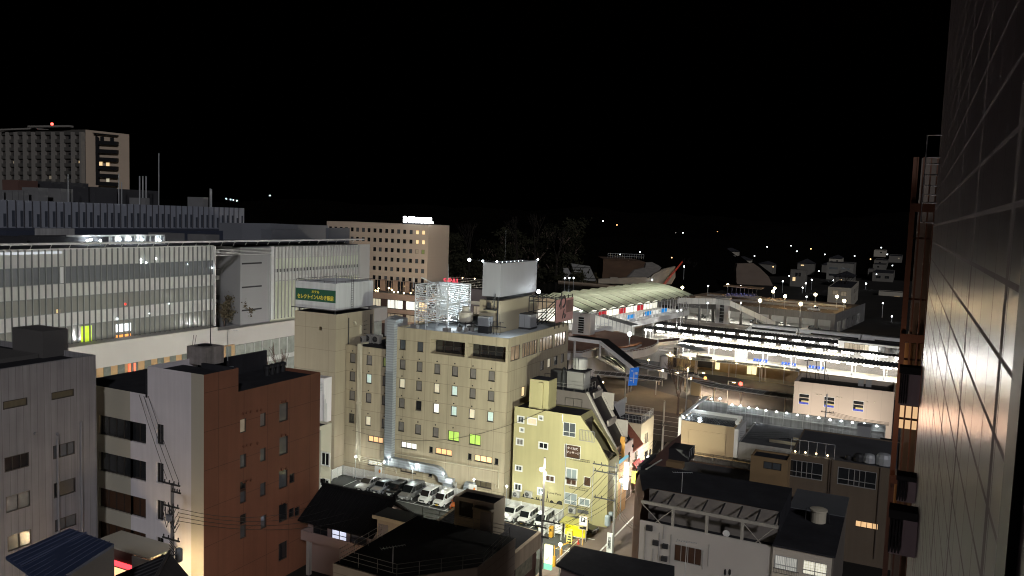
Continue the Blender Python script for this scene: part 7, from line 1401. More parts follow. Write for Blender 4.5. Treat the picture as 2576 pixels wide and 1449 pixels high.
for j in range(3):
    for k in range(int((uR-uL-20)/2.6)): a = uL+16+k*2.6; b.box(a, a+.12, va_+8+j*14, va_+13+j*14, zt_+.004, zt_+.01)
b.build('bay_lines', LINE, o)
b = MB(S)
for j in (va_+24, va_+38): b.box(uL+6, uR-4, j, j+.2, zt_, zt_+.9)
b.parts('low_wall', CONC, o)
for k in range(nh-1): a = (hs[k][0]+hs[k][1])/2; MB(S).box(a-1.6, a+1.6, va_+6, va_+6.25, 4.6, 4.75).build('ceiling_lamp', glow('deck_lamp_glow', (1, .98, .85), 40), o); light('POINT', S((a, va_+4, 3.6)), (1, .98, .85), 420, .4, o)
for k in range(0, nh, 2): a = hs[k][1]-2; q = car('parked_car', ('pale', 'dark')[k//2 % 2]+' car parked under deck opening number %d from the left' % (k//2+1), *S((a, va_+9, 0))[:2], S.a+(0 if k % 4 else .2), 4.4, 1.7, 1.5, (WTP, BKP)[k//2 % 2], (.12, .3, .42, .78, .95, .8, .93), 3, cls='car', group='cars under the parking deck')
q = S.inv(az(y5(1140, 785), zt_)); p = S((q.x, q.y, zt_)); kt = car('pickup_truck', 'white small truck parked alone on the upper car deck', p.x, p.y, .2, 4.6, 1.7, 1.9, WTP, (.04, .12, .2, .45, .5, 1.0, 1.05), 2, group=None); kt.location.z = zt_
for k, (x, y) in enumerate(((35, 462), (620, 545), (775, 608), (450, 665), (975, 708), (1165, 585), (1443, 612), (1535, 668), (-640+20, 500), (640, 505))):
    lz = zt_+4.2; p = az(y5(x, y), lz) if k != 8 else az(y4(1705, 495), lz)
    base = (p.x, p.y, zt_ if S.inv(p).y < 363 else 1.5); post_lamp('deck_lamp', ('one', 'another')[k % 2]+' of the warm floodlight posts around the upper car deck', base, lz-base[2], .62, glow('warm_flood', (1, .85, .5), 22), (1, .66, .3), 4500, 'warm floodlight posts on the car deck', pole=.1)
# cycle park, white three storey building, other buildings
o = thing('bicycle_park', 'rows of blue lit bicycles under an open roof left of the car deck', 'bicycle park', az(y5(200, 600), 7)); c0 = az(y5(0, 600), 7.5); c1 = az(y5(380, 610), 7.5)
random.seed(8); bk_ = MB()
for k in range(40):
    p = c0.lerp(c1, k/40)+Vector((0, random.uniform(0, 6), 0)); bk_.tube([p+Vector((-.5, 0, .35)), p+Vector((0, 0, .9)), p+Vector((.5, 0, .35))], .07, 3); bk_.v += [p+Vector((-.25, -.1, 1.15)), p+Vector((.25, .1, 1.15))]; q_ = len(bk_.v); bk_.f.append((q_-12, q_-2, q_-1))
bk_.parts('bicycle', mat('bicycle_blue', (.25, .27, .6), .5, .5, 3), o); MB().quad(c0+Vector((-2, -1, 0)), c1+Vector((2, -1, 0)), c1+Vector((2, 8, 0)), c0+Vector((-2, 8, 0))).build('floor', CONC, o); MB().extr([c0+Vector((-2, 5, 4)), c1+Vector((2, 5, 3.2)), c1+Vector((2, 12, 3.4)), c0+Vector((-2, 12, 4.2))], (0, 0, .2)).build('roof', mat('roof_tan', (.3, .2, .12), .7, .2, .3), o); b = MB()
for k in range(8): p = c0.lerp(c1, k/7)+Vector((0, 5, 0)); b.tube([p-Vector((0, 0, 7)), p+Vector((0, 0, 3.6))], .15, 4)
b.parts('post', DKMET, o); light('POINT', c0.lerp(c1, .5)+Vector((0, 2, 3)), (.6, .6, 1), 200, .4, o)
def hb(name, label, pc, D_, wl, wr, h, m, rm=ROOFD, fw_=(), sw=(), cat='house', z0=None, roof=None, ang=None):
    """house whose top front corner is seen at pc at depth D_"""
    T = ad(pc, D_); zt = T.z; L = ad((pc[0]-wl, pc[1]), D_); w = wl*D_/F; d = max(3, min(60, ax((pc[0]+wr, pc[1]), T.x).y-T.y)) if T.x < -3 else 10
    o = thing(name, label, cat, (T.x, T.y, zt-h)); block(o, T.x-w, T.x, T.y, T.y+d, zt-h, zt, m, rm, par=.0 if roof else .2, front=[(T.x-w*a, zt-z, ww, hh, kd, '2') for a, z, ww, hh, kd in fw_], side=[(T.y+d*a, zt-z, ww, hh, kd, '1') for a, z, ww, hh, kd in sw])
    if roof:
        b = MB(); b.extr([(T.x-w-.6, T.y-.6, zt+.16), (T.x+.6, T.y-.6, zt+.16), (T.x-w/2, T.y-.6, zt+roof)], (0, d+1.2, 0)); b.build('gable_roof', rm, o)
    return o
WH3 = mat('pale_house_wall', (.4, .37, .3), .8, .08, .3)
c3 = az(y5(1630, 490), 10.2); hb('white_office', 'pale three storey office block beside the car deck ramp', y5(1630, 492), (c3-CAM).dot(fw), 55, 68, 11, WH3, fw_=[(.68, 2.6, 2.6, 2.2, 'dim'), (.32, 2.9, 2.6, 2.2, 'dim')], sw=[(.1, 3, 1.6, 2.2, 'dark')]+[(.35+.05*k, 3, 1.3, 2.2, 'dark') for k in range(3)]+[(.58, 3, 1.6, 2.2, 'dark'), (.7, 3, 1.6, 2.2, 'dark'), (.82, 3, 1.6, 2.2, 'dark'), (.92, 3, 1.6, 2.2, 'dark'), (.66, 7, 1.5, 2, 'warm'), (.5, 7, 1.5, 2, 'grey')], cat='building')
DH = mat('dim_house_wall', (.16, .15, .13), .85, .15, .3)
hs_ = [(y5(1045, 262), 520, 37, 4, 13, [(.75, 6, 1.8, 2.6, 'warm'), (.6, 3, 1.6, 2.4, 'dark'), (.4, 3, 1.6, 2.4, 'dark')], 0, 'plain square house with one lit window beyond the car deck'),
       (y5(1150, 180), 640, 40, 3, 9, [(.7, 1.5, 2.4, 1, 'warm')], 3.6, 'gabled white house with a small warm lit window on the slope'),
       (y5(1660, 178), 600, 63, 6, 22, [(.3, 4, 6, 1.6, 'grey'), (.75, 4, 6, 1.6, 'grey'), (.3, 9, 6, 1.6, 'dark'), (.75, 9, 6, 1.6, 'dark')], 0, 'four storey white apartment block with balconies and a lit stair'),
       (y5(1910, 250), 640, 12, 3, 12, [(.5, 3, 2, 2, 'dark')], 0, 'narrow pale block left of the row by the lattice frame'),
       (y5(2170, 305), 600, 48, 6, 12, [(.3, 3, 3, 2, 'dark'), (.7, 3, 3, 2, 'dark')], 0, 'long pale house behind the white office'),
       (y5(2290, 550), 470, 55, 2, 11, [(.22, 3.5, 3.2, 2.4, 'warm')], 0, 'dim block with one bright warm window by the lattice frame'),
       (y1(2203, 90), 560, 35, 8, 13, [(.78, 2, 1.6, 1.4, 'warm'), (.2, 2, 1.2, 1.2, 'warm')], 0, 'white house with glowing porch on top of the cut slope'),
       (y1(2335, 95), 570, 28, 6, 8, [], 3, 'dim gabled house next to the glowing porch house'),
       (y1(2510, 105), 590, 42, 6, 8, [(.4, 2, 2, 1.2, 'warm')], 0, 'long low dim house on the ridge near a white lamp'),
       (y5(640, 190), 640, 40, 4, 9, [], 2.5, 'dark gabled house above the concrete slope')]
for pc, D_, wl, wr, h, fwn, rf, lb in hs_: hb('far_house', lb, pc, D_, wl, wr, h, DH if D_ > 480 else WH3, fw_=fwn, roof=rf or None)
def hillD(p, h):                               # where a thing of height h seen at p would stand on the slope
    for D_ in range(420, 1600, 5):
        q = ad(p, D_)
        if q.z-h <= hz(q.x, q.y): return D_
    return 1100
random.seed(77)
for k in range(20):
    px_, py = random.uniform(1500, 2270), random.uniform(628, 700); D_ = hillD((px_, py), 6.5); hb('far_house', 'small dim house among others on the dark slope beyond the tracks', (px_, py), D_, random.uniform(9, 13)*F/D_, random.uniform(2, 8), 7.5, WH3 if k % 3 == 0 else DH, fw_=[(random.uniform(.25, .7), 2, 1.6, 1.3, random.choice(('warm', 'warm', 'dim', 'dark')))], roof=random.choice((None, 2.2, 2.8)))['group'] = 'small houses on the dark slope'
p = ad(y5(1400, 390), 590); light('POINT', p, COOL, 900, .5); MB().ball(p+Vector((0, -.5, 0)), .5, 5).build('stairwell_lamp', G_C, label='white lamp at the foot of the four storey apartment block', cat='lamp')
p = ad(y1(2130, 165), 558); MB().box(p.x-10, p.x+11, p.y-1, p.y-.6, p.z-2, p.z).build('porch_lights', glow('porch_warm', (1, .7, .35), 1.1), label='warm glowing porch strip under the white hill house', cat='porch'); light('POINT', p+Vector((0, -3, 0)), (1, .7, .4), 1200, .5)
# cut slope, retaining walls, crane
def slab3(name, label, cat, pts, D_, m, th=3.0, lean=0.):
    P3 = []
    ys = [p[1] for p in pts]; y0, yy = min(ys), max(ys)
    for p in pts: P3.append(ad(p, D_+lean*(yy-p[1])/(yy-y0+.01)))
    b = MB(); b.extr(P3, fw*Vector((1, 1, 0))*th); return b.build(name, m, label=label, cat=cat)
slab3('soil_bluff', 'brown earth bluff cut above the station with a fence on top', 'slope', [y1(x, y) for x, y in ((1780, 425), (1790, 330), (1795, 215), (2010, 222), (2150, 235), (2265, 262), (2300, 330), (2200, 420))], 372, SOIL, 25, 22)
slab3('grey_rock_patch', 'pale sprayed concrete patch on the earth bluff', 'slope', [y1(x, y) for x, y in ((2040, 400), (2110, 330), (2215, 305), (2225, 255), (2290, 250), (2350, 280), (2380, 300), (2330, 370), (2240, 400))], 368, mat('sprayed_concrete', (.27, .25, .22), .9, .4, .4), 4, 20)
slab3('stepped_retaining_wall', 'pale stepped concrete retaining wall below the earth bluff', 'wall', [y1(x, y) for x, y in ((1745, 462), (1745, 420), (1800, 415), (1860, 412), (1862, 400), (1940, 402), (1942, 412), (2070, 402), (2230, 400), (2232, 408), (2270, 405), (2300, 370), (2400, 320), (2520, 290), (2520, 400), (2480, 470), (2310, 470))], 362, mat('tan_concrete', (.3, .26, .2), .85, .25, .3), 3)
slab3('concrete_slope', 'pale panelled concrete slope left of the earth bluff', 'slope', [y1(x, y) for x, y in ((1530, 430), (1470, 262), (1660, 290), (1725, 440))], 365, mat('slope_panels', (.3, .3, .28), .85, .2, .3, grid=(3.3, 1, 4.2, 1, .35, .75)), 3, 18)
slab3('small_concrete_slope', 'small pale concrete face at the left of the panelled slope', 'slope', [y1(x, y) for x, y in ((1400, 430), (1393, 310), (1440, 308), (1465, 358), (1505, 365), (1530, 430))], 362, CONC, 3, 12)
slab3('hooded_concrete_slope', 'dim rounded concrete slope behind the car deck lamps', 'slope', [y5(x, y) for x, y in ((150, 420), (145, 240), (160, 175), (370, 172), (450, 230), (560, 340), (620, 460), (160, 440))], 455, mat('dim_concrete', (.17, .13, .1), .9, .2, .2), 5, 16)
b = MB(); P_ = [ad(y1(x, y), 388) for x, y in ((1840, 205), (2030, 212), (2200, 218))]
for dz in (0, 1.2): b.tube([p+Vector((0, 0, 1+dz)) for p in P_], .08, 4)
for k in range(16): p = P_[0].lerp(P_[2], k/15); b.tube([p, p+Vector((0, 0, 2.4))], .06, 4)
b.build('bluff_fence', STEEL, label='thin railing along the top of the earth bluff', cat='fence')
b = MB(); cB, cT = ad(y1(2395, 490), 352), ad(y1(2590, 245), 356); n9 = (cT-cB)
for s in ((-.35, 0), (.35, 0), (0, .7)): b.tube([cB+Vector((s[0], 0, s[1])), cT+Vector((s[0]*.4, 0, s[1]*.4))], .16, 4)
for k in range(14): p, q = cB.lerp(cT, k/14), cB.lerp(cT, (k+1)/14); b.tube([p+Vector((-.3, 0, 0)), q+Vector((0, 0, .5))], .09, 3)
o = thing('mobile_crane', 'red mobile crane with long raised boom behind the membrane roof', 'crane', cB); b.build('boom', mat('crane_red', (.55, .05, .02), .5, .1, 1), o); MB().box(cB.x-2, cB.x+1.8, cB.y-1.2, cB.y+1.2, cB.z-1.5, cB.z+.1).build('cab', mat('crane_red', (.55, .05, .02)), o); MB().box(cB.x+1, cB.x+2.4, cB.y-1.3, cB.y-1.21, cB.z-1, cB.z).build('cab_window', P['dark'], o)
# lit poles and lamps on the far side
fl_ = [(y5(745, 408), 470, 8, G_C), (y5(1120, 390), 500, 6, G_C), (y5(1042, 435), 480, 5, G_W), (y5(1000, 490), 470, 3, G_W), (y5(1655, 865), 330, 6, G_W), (y5(1718, 838), 335, 7, G_C), (y5(2150, 860), 340, 8, G_C), (y5(765, 78), 800, 7, G_C), (y5(930, 20), 850, 7, G_C), (y5(1815, 438), 520, 6, G_C), (y4(1315, 390), 360, 6, G_C), (y4(1545, 487), 340, 6, G_C), (y4(1728, 218), 450, 7, G_C), (y1(2392, 115), 560, 9, G_C), (y5(2035, 690), 345, 6, G_C), (y4(2030, 690), 300, 7, G_C), (y4(1690, 780), 260, 5, G_C), (y4(1640, 795), 262, 5, G_C), (y4(2035, 468), 380, 6, G_W), (y5(200, 468), 400, 5, G_W), (y5(1050, 608), 350, 4, G_W), (y5(205, 685), 300, 4, G_W)]
for k, (p_, D_, h, g_) in enumerate(fl_):
    p = ad(p_, D_); post_lamp('distant_street_lamp', 'white street lamp post burning in the dark beyond the tracks', (p.x, p.y, p.z-h), h, .34*D_/400, g_, COOL, 260*(D_/400)**1.2, 'white street lamps beyond the tracks', pole=.12)
far = [(569, 500), (580, 502), (587, 503), (596, 505), (679, 492), (630, 531), (641, 534), (648, 535), (643, 549), (641, 533), (797, 556), (806, 557), (750, 545), (1517, 556), (1700, 587), (1718, 586), (1766, 592), (1771, 590), (1805, 584), (1872, 586), (1881, 588), (1962, 597), (1975, 600), (1788, 596), (2217, 623), (2005, 632), (1990, 618), (1552, 566), (1640, 600), (1668, 611), (1840, 607), (1905, 612), (1930, 621), (2040, 626), (2075, 640), (2150, 644), (2190, 652), (2232, 640), (1595, 604), (1745, 612), (1610, 634), (1690, 648), (1735, 641), (1782, 655), (1850, 662), (1898, 644), (1945, 671), (2022, 660), (2060, 682), (2120, 668), (2205, 690), (2245, 668), (1560, 640), (1872, 690), (1985, 694)]
for k, p_ in enumerate(far):
    D_ = 1100 if p_[0] < 1000 else 900 if p_[1] < 615 else hillD(p_, 7)-4; p = ad(p_, D_); warm = k in (10, 11, 12, 17, 18, 22, 27, 30, 33, 36, 39, 41, 44, 46, 49, 53); o = thing('hillside_light', 'tiny '+('warm' if warm else 'white')+' light burning on the distant dark hillside', 'lamp', p, 0, 'tiny '+('warm' if warm else 'white')+' lights on the distant hills'); MB().ball(p, (.85 if p_[0] != 750 else 1.8)*D_/1100, 4).build('lamp_head', glow('far_warm', (1, .6, .25), 3) if warm else glow('far_white', (.9, .97, 1), 4), o); MB().tube([p-Vector((0, 0, 6)), p], .1, 3).build('pole', DKMET, o)
# ============================================================ GLASS FRONTED COMMERCIAL BLOCK (left, middle distance)
LX = -117.
o = thing('commercial_complex', 'huge glass fronted block with pale vertical fins and white bands of panels', 'building', (LX-20, 110, 0))
SPN = mat('spandrel_panel', (.52, .52, .49), .5, .1, .12); FIN = mat('fin_grey', (.2, .21, .2), .5, .1, 1)
GLZ = mat('tinted_glazing', (.15, .15, .13), .15, .4, .12, coat=.5, em=.42); GLZ1 = mat('tinted_glazing_dark', (.1, .105, .108), .15, .4, .12, coat=.5, em=.4)
yA, yB, yC, yD, yE = 55., 112., 118.8, 127.0, 156.5
zs = [30.73, 28.14, 25.54, 23.42, 20.97, 18.84, 16.05]
MB().box(LX-45, LX-.3, yA, yB, 14, 30.7).build('body', mat('dark_core', (.12, .12, .11), .8, .2, .3), o)
for k in range(3):
    MB().box(LX-.28, LX, yA, yB, zs[2*k+1]+.04, zs[2*k]).build('spandrel_band', SPN, o); MB().box(LX-.2, LX-.1, yA, yB, zs[2*k+2]+.02, zs[2*k+1]).build('glazing_band', GLZ if k else GLZ1, o)
b = MB()
for k in range(55):
    y = yA+k*1.04; b.box(LX, LX+.3, y-.05, y+.05, 15.9, 30.8)
for z in zs[1:-1]: b.box(LX, LX+.06, yA, yB, z-.05, z+.05)
b.build('fins', FIN, o)
b = MB(); b.box(LX-.4, LX+.9, yA, yE+1, 31.55, 31.85); b.box(LX-.3, LX+.05, yA, yB, 30.75, 30.95)
for k in range(34): y = yA+k*3.1; b.tube([(LX+.4, y, 31.55), (LX-.1, y, 30.85)], .07, 4)
b.build('eaves_rail', mat('eaves_white', (.6, .6, .58), .5, .1, 1), o)
MB().quad((LX-45, yA, 31.0), (LX-.4, yA, 31.0), (LX-.4, yE, 31.0), (LX-45, yE, 31.0)).build('roof', ROOFD, o)
def lx(p, X=LX): q = ax(p, X); return q
b = MB(); q = lx(z3(1250, 795)); MB().ball((LX+.2, q.y, q.z), .22, 5).build('red_reflection_glow', glow('dull_red_glow', (1, .06, .04), 2), o)  # red reflection in the glass made as a glowing ball
for nm, cl, st, r in (('green_display', (.45, .62, .03), .9, (820, 1010, 925, 1180)), ('white_shop_interior', (.9, .95, 1), 1.5, (1170, 985, 1320, 1080)), ('orange_poster', (1, .42, .1), 1.1, (1172, 1092, 1318, 1140))):
    p, q = lx(z3(r[0], r[3])), lx(z3(r[2], r[1])); MB().box(LX-.19, LX-.06, p.y, q.y, p.z, q.z).build(nm, mat(nm, cl, .5, .45, .6, em=st), o)
for (x0, y0_, x1, y1_) in ((570, 848, 607, 905), (578, 1130, 615, 1175)): p, q = lx(z3(x0, y1_)), lx(z3(x1, y0_)); MB().box(LX-.19, LX-.05, p.y, q.y, p.z, q.z).build('warm_window', P['warm'], o)
for (x, y, r) in ((1412, 350, .3), (1412, 380, .28), (1465, 380, .28), (1563, 340, .3), (2125, 430, .28), (1175, 945, .2), (1700, 790, .18), (1500, 890, .15), (1883, 395, .12), (1850, 465, .12)): q = lx(z3(x, y)); MB().ball((LX+.1, q.y, q.z), r*.55, 4).build('reflection_glow', G_C, o)  # small bright reflections in the glass, made as glowing balls
p, q = lx(z3(35, 275)), lx(z3(625, 255)); MB().box(LX-.05, LX+.02, yA, q.y, 30.15, 30.55).build('bright_ceiling_strip', glow('soft_white_strip', (.9, .95, 1), .7), o)
q = lx(z3(625, 450)); MB().box(LX-.15, LX-.02, q.y-.3, q.y+.25, 25.4, 30.6).build('white_column', WHITEP, o)
# recess with terraces, white panel wall, right-hand facade
REC = mat('recess_glass', (.04, .043, .042), .2, .3, .5, coat=.4)
b = MB(); b.box(LX-9, LX-8.8, yB, yC+1, 14, 30.6); b.build('recess_glazing', REC, o); b = MB()
for z in (19.8, 24.7, 29.8): b.box(LX-8.7, LX-5.5, yB, yC, z-.9, z)
for k in range(5): y = yB+.5+k*1.55; b.box(LX-8.6, LX-8.4, y, y+.08, 14, 30.6)
for z in (20.9, 25.8): b.box(LX-5.6, LX-5.5, yB, yC, z, z+.07)
b.parts('terrace_slab', SPN, o)
b = MB(); b.wall('s', LX, yC, yD, 13.5, 30.5); b.quad((LX-9, yC, 13.5), (LX, yC, 13.5), (LX, yC, 30.5), (LX-9, yC, 30.5)); b.build('panel_wall', mat('grey_panel_wall', (.27, .27, .27), .7, .06, .2), o)
b = MB()
for y_ in (892, 1130, 1362): q = lx(z2(200, y_)); b.box(LX+.005, LX+.03, q.y-.8, q.y+4.6, q.z-.15, q.z+.15)
b.parts('slot_window', BLK, o)
b = MB()
for k in range(5): b.box(LX-.1, LX+.4, yB, yD+.4, 30.1-k*.28, 30.2-k*.28)
b.build('louvre_blades', mat('eaves_white', (.6, .6, .58)), o)
b = MB(); b.box(LX-45, LX-.3, yD, yE, 14, 30.6); b.build('body', mat('dark_core', (.12, .12, .11)), o)
zz = [lx(z2(900, y)).z for y in (700, 822, 925, 955, 1040, 1190, 1265, 1410)]
MB().box(LX-.25, LX, yD+.2, yE, zz[1], 30.4).build('spandrel_band', SPN, o); MB().box(LX-.2, LX-.1, yD+.2, yE, zz[2], zz[1]).build('glazing_band', mat('lit_glazing_soft', (.4, .42, .33), .3, .3, .2, em=.28), o)
MB().box(LX-.2, LX-.1, yD+.2, yE, zz[3], zz[2]).build('dark_window_row', BLK, o); MB().box(LX-.25, LX, yD+.2, yE, zz[4]+.1, zz[3]).build('spandrel_band', SPN, o); MB().box(LX-.2, LX-.1, yD+.2, yE, 14.5, zz[4]).build('glazing_band', mat('lit_glazing_soft2', (.36, .37, .27), .3, .4, .2, em=.28), o)
b = MB()
for k in range(29): y = yD+.2+k*1.04; b.box(LX, LX+.28, y-.06, y+.06, 15.5, 30.4); b.box(LX-.05, LX+.1, y+.35, y+.6, zz[3], zz[2])
for z in (zz[1], zz[4]): b.box(LX, LX+.06, yD, yE, z-.05, z+.05)
b.build('fins', mat('fin_pale', (.42, .42, .4), .5, .1, 1), o); MB().box(LX-.3, LX+.35, yE, yE+4, 14, 30.5).build('end_pier', SPN, o); MB().box(LX-.02, LX+.4, yB-.1, yB+.2, 15.8, 30.8).build('end_pier', mat('eaves_white', (.6, .6, .58)), o); MB().box(LX-.02, LX+.4, yD-.1, yD+.7, 15.5, 30.5).build('end_pier', mat('eaves_white', (.6, .6, .58)), o)
# lower projecting band and street level
LB = LX+3; b = MB(); p, q = ax((174, 875), LB), ax((548, 823), LB); p2, q2 = ax((241, 918), LB), ax((548, 868), LB)
MB().box(LX-.25, LB, 60, q.y, q2.z-.6, (p.z+q.z)/2).build('lower_band', mat('band_white', (.5, .48, .44), .7, .06, .3), o); MB().box(LX-2, LB-1.4, q.y, yE+10, q2.z-.9, q.z-1.0).build('lower_band', mat('band_white', (.5, .48, .44)), o)
zlb = q2.z-.6
b = MB(); b.box(LX-6, LX-.3, yB, yD, 13.4, 14.2); b.build('terrace_floor', DKMET, o)
OW = mat('ochre_lit_wall', (.5, .32, .15), .7, .1, .3); MB().box(LX, LB-.8, 70, q.y+5, 5, zlb).build('ochre_wall', OW, o)
b = MB()
for k in range(16): y = 74+k*2.6; b.box(LB-.82, LB-.75, y, y+1.3, 8.4, zlb-.15)
b.parts('tall_window', mat('clerestory_glass', (.12, .13, .11), .2, .5, 1.2, em=.35), o); b = MB(); q9 = ax(z4(1330, 330), LB-.7)
for d_ in (-.5, .5): b.box(LB-.74, LB-.68, q9.y+d_-.15, q9.y+d_+.15, 8.6, zlb-.3)
b.build('red_neon_bars', glow('red_neon', (1, .12, .06), 3), o)
MB().box(LX, LB-1.6, q.y+5, yE+8, 3, q2.z-1.0).build('street_glazing', mat('street_glazing', (.2, .21, .18), .2, .5, .7, em=.35), o); b = MB()
for z in (q2.z-4.4, q2.z-8): b.box(LX, LB-1.2, q.y+6, yE+8, z-.9, z)
for k in range(18): y = q.y+6+k*2.4; b.box(LB-1.6, LB-1.5, y, y+.12, 3, q2.z-1)
b.build('street_bands', SPN, o)
# roof-top clutter
for k in range(6):
    pass
random.seed(12)
def rbox(name, label, fr_, x0, y0_, x1, y1_, X, m, cat='machine', dep=5, group=None, zbase=None):
    p, q = ax(fr_(x0, y1_), X), ax(fr_(x1, y0_), X); o_ = MB().box(X-dep, X, p.y, q.y, zbase if zbase is not None else p.z, q.z).build(name, m, label=label, cat=cat, group=group); return o_
GRB = mat('plant_pale', (.2, .2, .2), .6, .15, .5); GRD_ = mat('plant_dark', (.05, .05, .055), .7, .2, .5)
rbox('roof_screen_wall', 'pale stained screen wall on the roof of the glass block at left', z3, 365, 35, 750, 108, LX-16, mat('stained_screen', (.4, .4, .4), .7, .3, .4, streak=.4), 'wall', .4, zbase=31)
rbox('roof_plant_row', 'long low plant enclosure with bright lamps on the glass block roof', z3, 385, 112, 1095, 182, LX-8, GRD_, zbase=31)
o2 = rbox('roof_plant_frame', 'white framed plant enclosure lit from inside on the glass block roof', z3, 1100, 108, 1650, 185, LX-8, mat('plant_lit', (.4, .42, .45), .5, .6, .8), zbase=31)
p, q = ax(z3(1100, 180), LX-7.9), ax(z3(1650, 112), LX-7.9); b = MB()
for k in range(12): y = p.y+(q.y-p.y)*k/11; b.box(LX-7.9, LX-7.7, y-.12, y+.12, 31, q.z)
b.box(LX-7.9, LX-7.6, p.y-8, q.y, q.z, q.z+.3); b.build('plant_frame', WHITEP, label='white post frame in front of the lit roof plant', cat='plant frame')
for (x, y) in ((880, 165), (915, 155), (1010, 165), (1205, 155), (1310, 150), (1430, 155), (1610, 170)): q = ax(z3(x, y), LX-7.3); pl = post_lamp('roof_work_lamp', 'white work lamp among the plant on the glass block roof', (q.x, q.y, 31), q.z-31, .22, G_C, COOL, 500, 'work lamps on the glass block roof')
rbox('roof_unit', 'pale box unit right of the lit plant on the glass block roof', z3, 1680, 85, 1857, 165, LX-9, GRB, zbase=31); rbox('roof_unit', 'second pale box unit by the curved wall', z3, 2070, 98, 2208, 168, LX-9, GRB, zbase=31); rbox('roof_unit', 'low plant hut at the far left edge on the glass block roof', z3, -60, 118, 270, 185, LX-9, GRD_, zbase=31)
# curved wall behind
cw = thing('curved_roof_wall', 'dark curved wall rising behind the glass block roof', 'wall', ad((700, 580), 190)); P9 = [ad(p, D_) for p, D_ in (((551, 560), 178), ((610, 561), 182), ((680, 562), 186), ((750, 565), 192), ((824, 567), 202), ((826, 568), 214))]; b = MB()
for p, q in zip(P9, P9[1:]): b.extr([p, q, q-Vector((0, 0, 5.2)), p-Vector((0, 0, 5.2))], (-.3, .3, 0))
b.build('wall', mat('dark_blue_grey', (.17, .18, .2), .5, .15, .12), cw); a, c = ad((665, 600), 176), ad((738, 600), 180); MB().box(a.x, c.x, a.y-1, c.y+3, 31, a.z+2.1).build('projecting_room', mat('dark_blue_grey', (.17, .18, .2)), cw); a, c = ad((826, 600), 190), ad((853, 600), 192); MB().box(a.x, c.x, a.y-1, c.y+4, 28, a.z+2.5).build('end_room', mat('dark_blue_grey', (.17, .18, .2)), cw)
# upper rear block
o = thing('upper_rear_block', 'bluish grey upper block with vertical panels and narrow windows behind the glass front', 'building', (-165, 120, 31)); UXX = -150.
MB().box(UXX-30, UXX, 85, 153.5, 30, 38.1).build('body', mat('blue_grey_panel', (.3, .32, .37), .6, .12, .15), o); b = MB(); c = MB()
for k in range(44):
    y = 86+k*1.6
    if y < 153: b.box(UXX, UXX+.18, y-.05, y+.05, 33.1, 38.1)
    if y < 152.6: c.box(UXX+.005, UXX+.02, y+.95, y+1.5, 33.2, 36.2 if k % 4 else 35.6)
b.build('panel_joints', mat('joint_dark', (.08, .08, .09), .6, .1, 1), o); c.parts('narrow_window', mat('slate_window', (.07, .08, .1), .2, .4, .6), o)
MB().box(UXX, UXX+14, 85, 148, 30, 33.0).build('lower_roof_block', mat('navy_sheet', (.05, .06, .09), .6, .2, .3), o)
for (x0, y0_, x1, y1_, m, lb) in ((0, 780, 40, 850, GRB, 'first'), (78, 785, 120, 850, GRB, 'second'), (128, 785, 180, 850, GRB, 'third'), (188, 785, 232, 850, GRB, 'fourth'), (240, 785, 290, 850, GRB, 'fifth')): rbox('rooftop_condenser', lb+' cube shaped condenser from the left on the upper roof', z1, x0, y0_, x1, y1_, UXX-5, m, 'condenser', 3, 'condensers on the upper roof', zbase=38.1)
rbox('rooftop_box', 'pale box unit below the dark penthouse on the upper roof', z1, 385, 760, 480, 850, UXX-4, GRB, zbase=38.1); rbox('rooftop_box', 'pale square unit under the tall flue on the upper roof', z1, 612, 772, 735, 855, UXX-4, GRB, zbase=38.1); rbox('rooftop_penthouse', 'dark penthouse with flues on the upper roof', z1, 520, 715, 890, 860, UXX-9, GRD_, zbase=38.1); rbox('rooftop_penthouse', 'brown low penthouse at the left on the upper roof', z1, 180, 690, 380, 775, UXX-12, BROWN, zbase=38.1)
rbox('rooftop_penthouse', 'long grey penthouse with rail in the middle of the upper roof', z1, 950, 760, 1175, 860, UXX-8, GRD_, zbase=38.1); rbox('rooftop_penthouse', 'grey penthouse with pale top beside the tall mast', z1, 1235, 790, 1590, 880, UXX-8, GRD_, zbase=38.1); rbox('rooftop_box', 'small white box near the tall mast on the upper roof', z1, 1460, 862, 1505, 905, UXX-2, GRB, zbase=38.1); rbox('rooftop_box', 'small pale box at the right end of the upper roof', z1, 2040, 855, 2095, 920, UXX-2, GRB, zbase=38.1)
for k, (x, yt, yb) in enumerate(((1598, 410, 905), (685, 620, 770), (1195, 615, 850), (1225, 700, 880), (2115, 765, 920), (2128, 770, 925), (1437, 640, 740), (1470, 640, 740), (1405, 640, 740))):
    p, q = ax(z1(x, yb), UXX-3), ax(z1(x, yt), UXX-3); m_ = thing('roof_mast', ('tallest thin mast', 'flue by the pale square unit', 'mast in front of the balcony tower', 'second short mast', 'left pipe at the right end', 'right pipe at the right end', 'middle aerial', 'right aerial', 'left aerial')[k]+' standing on the upper roof', 'mast', (p.x, p.y, 38.1)); MB().tube([(p.x, p.y, 38.1), (p.x, q.y, q.z)], .1 if k < 4 else .14, 5).build('mast', STEEL, m_)
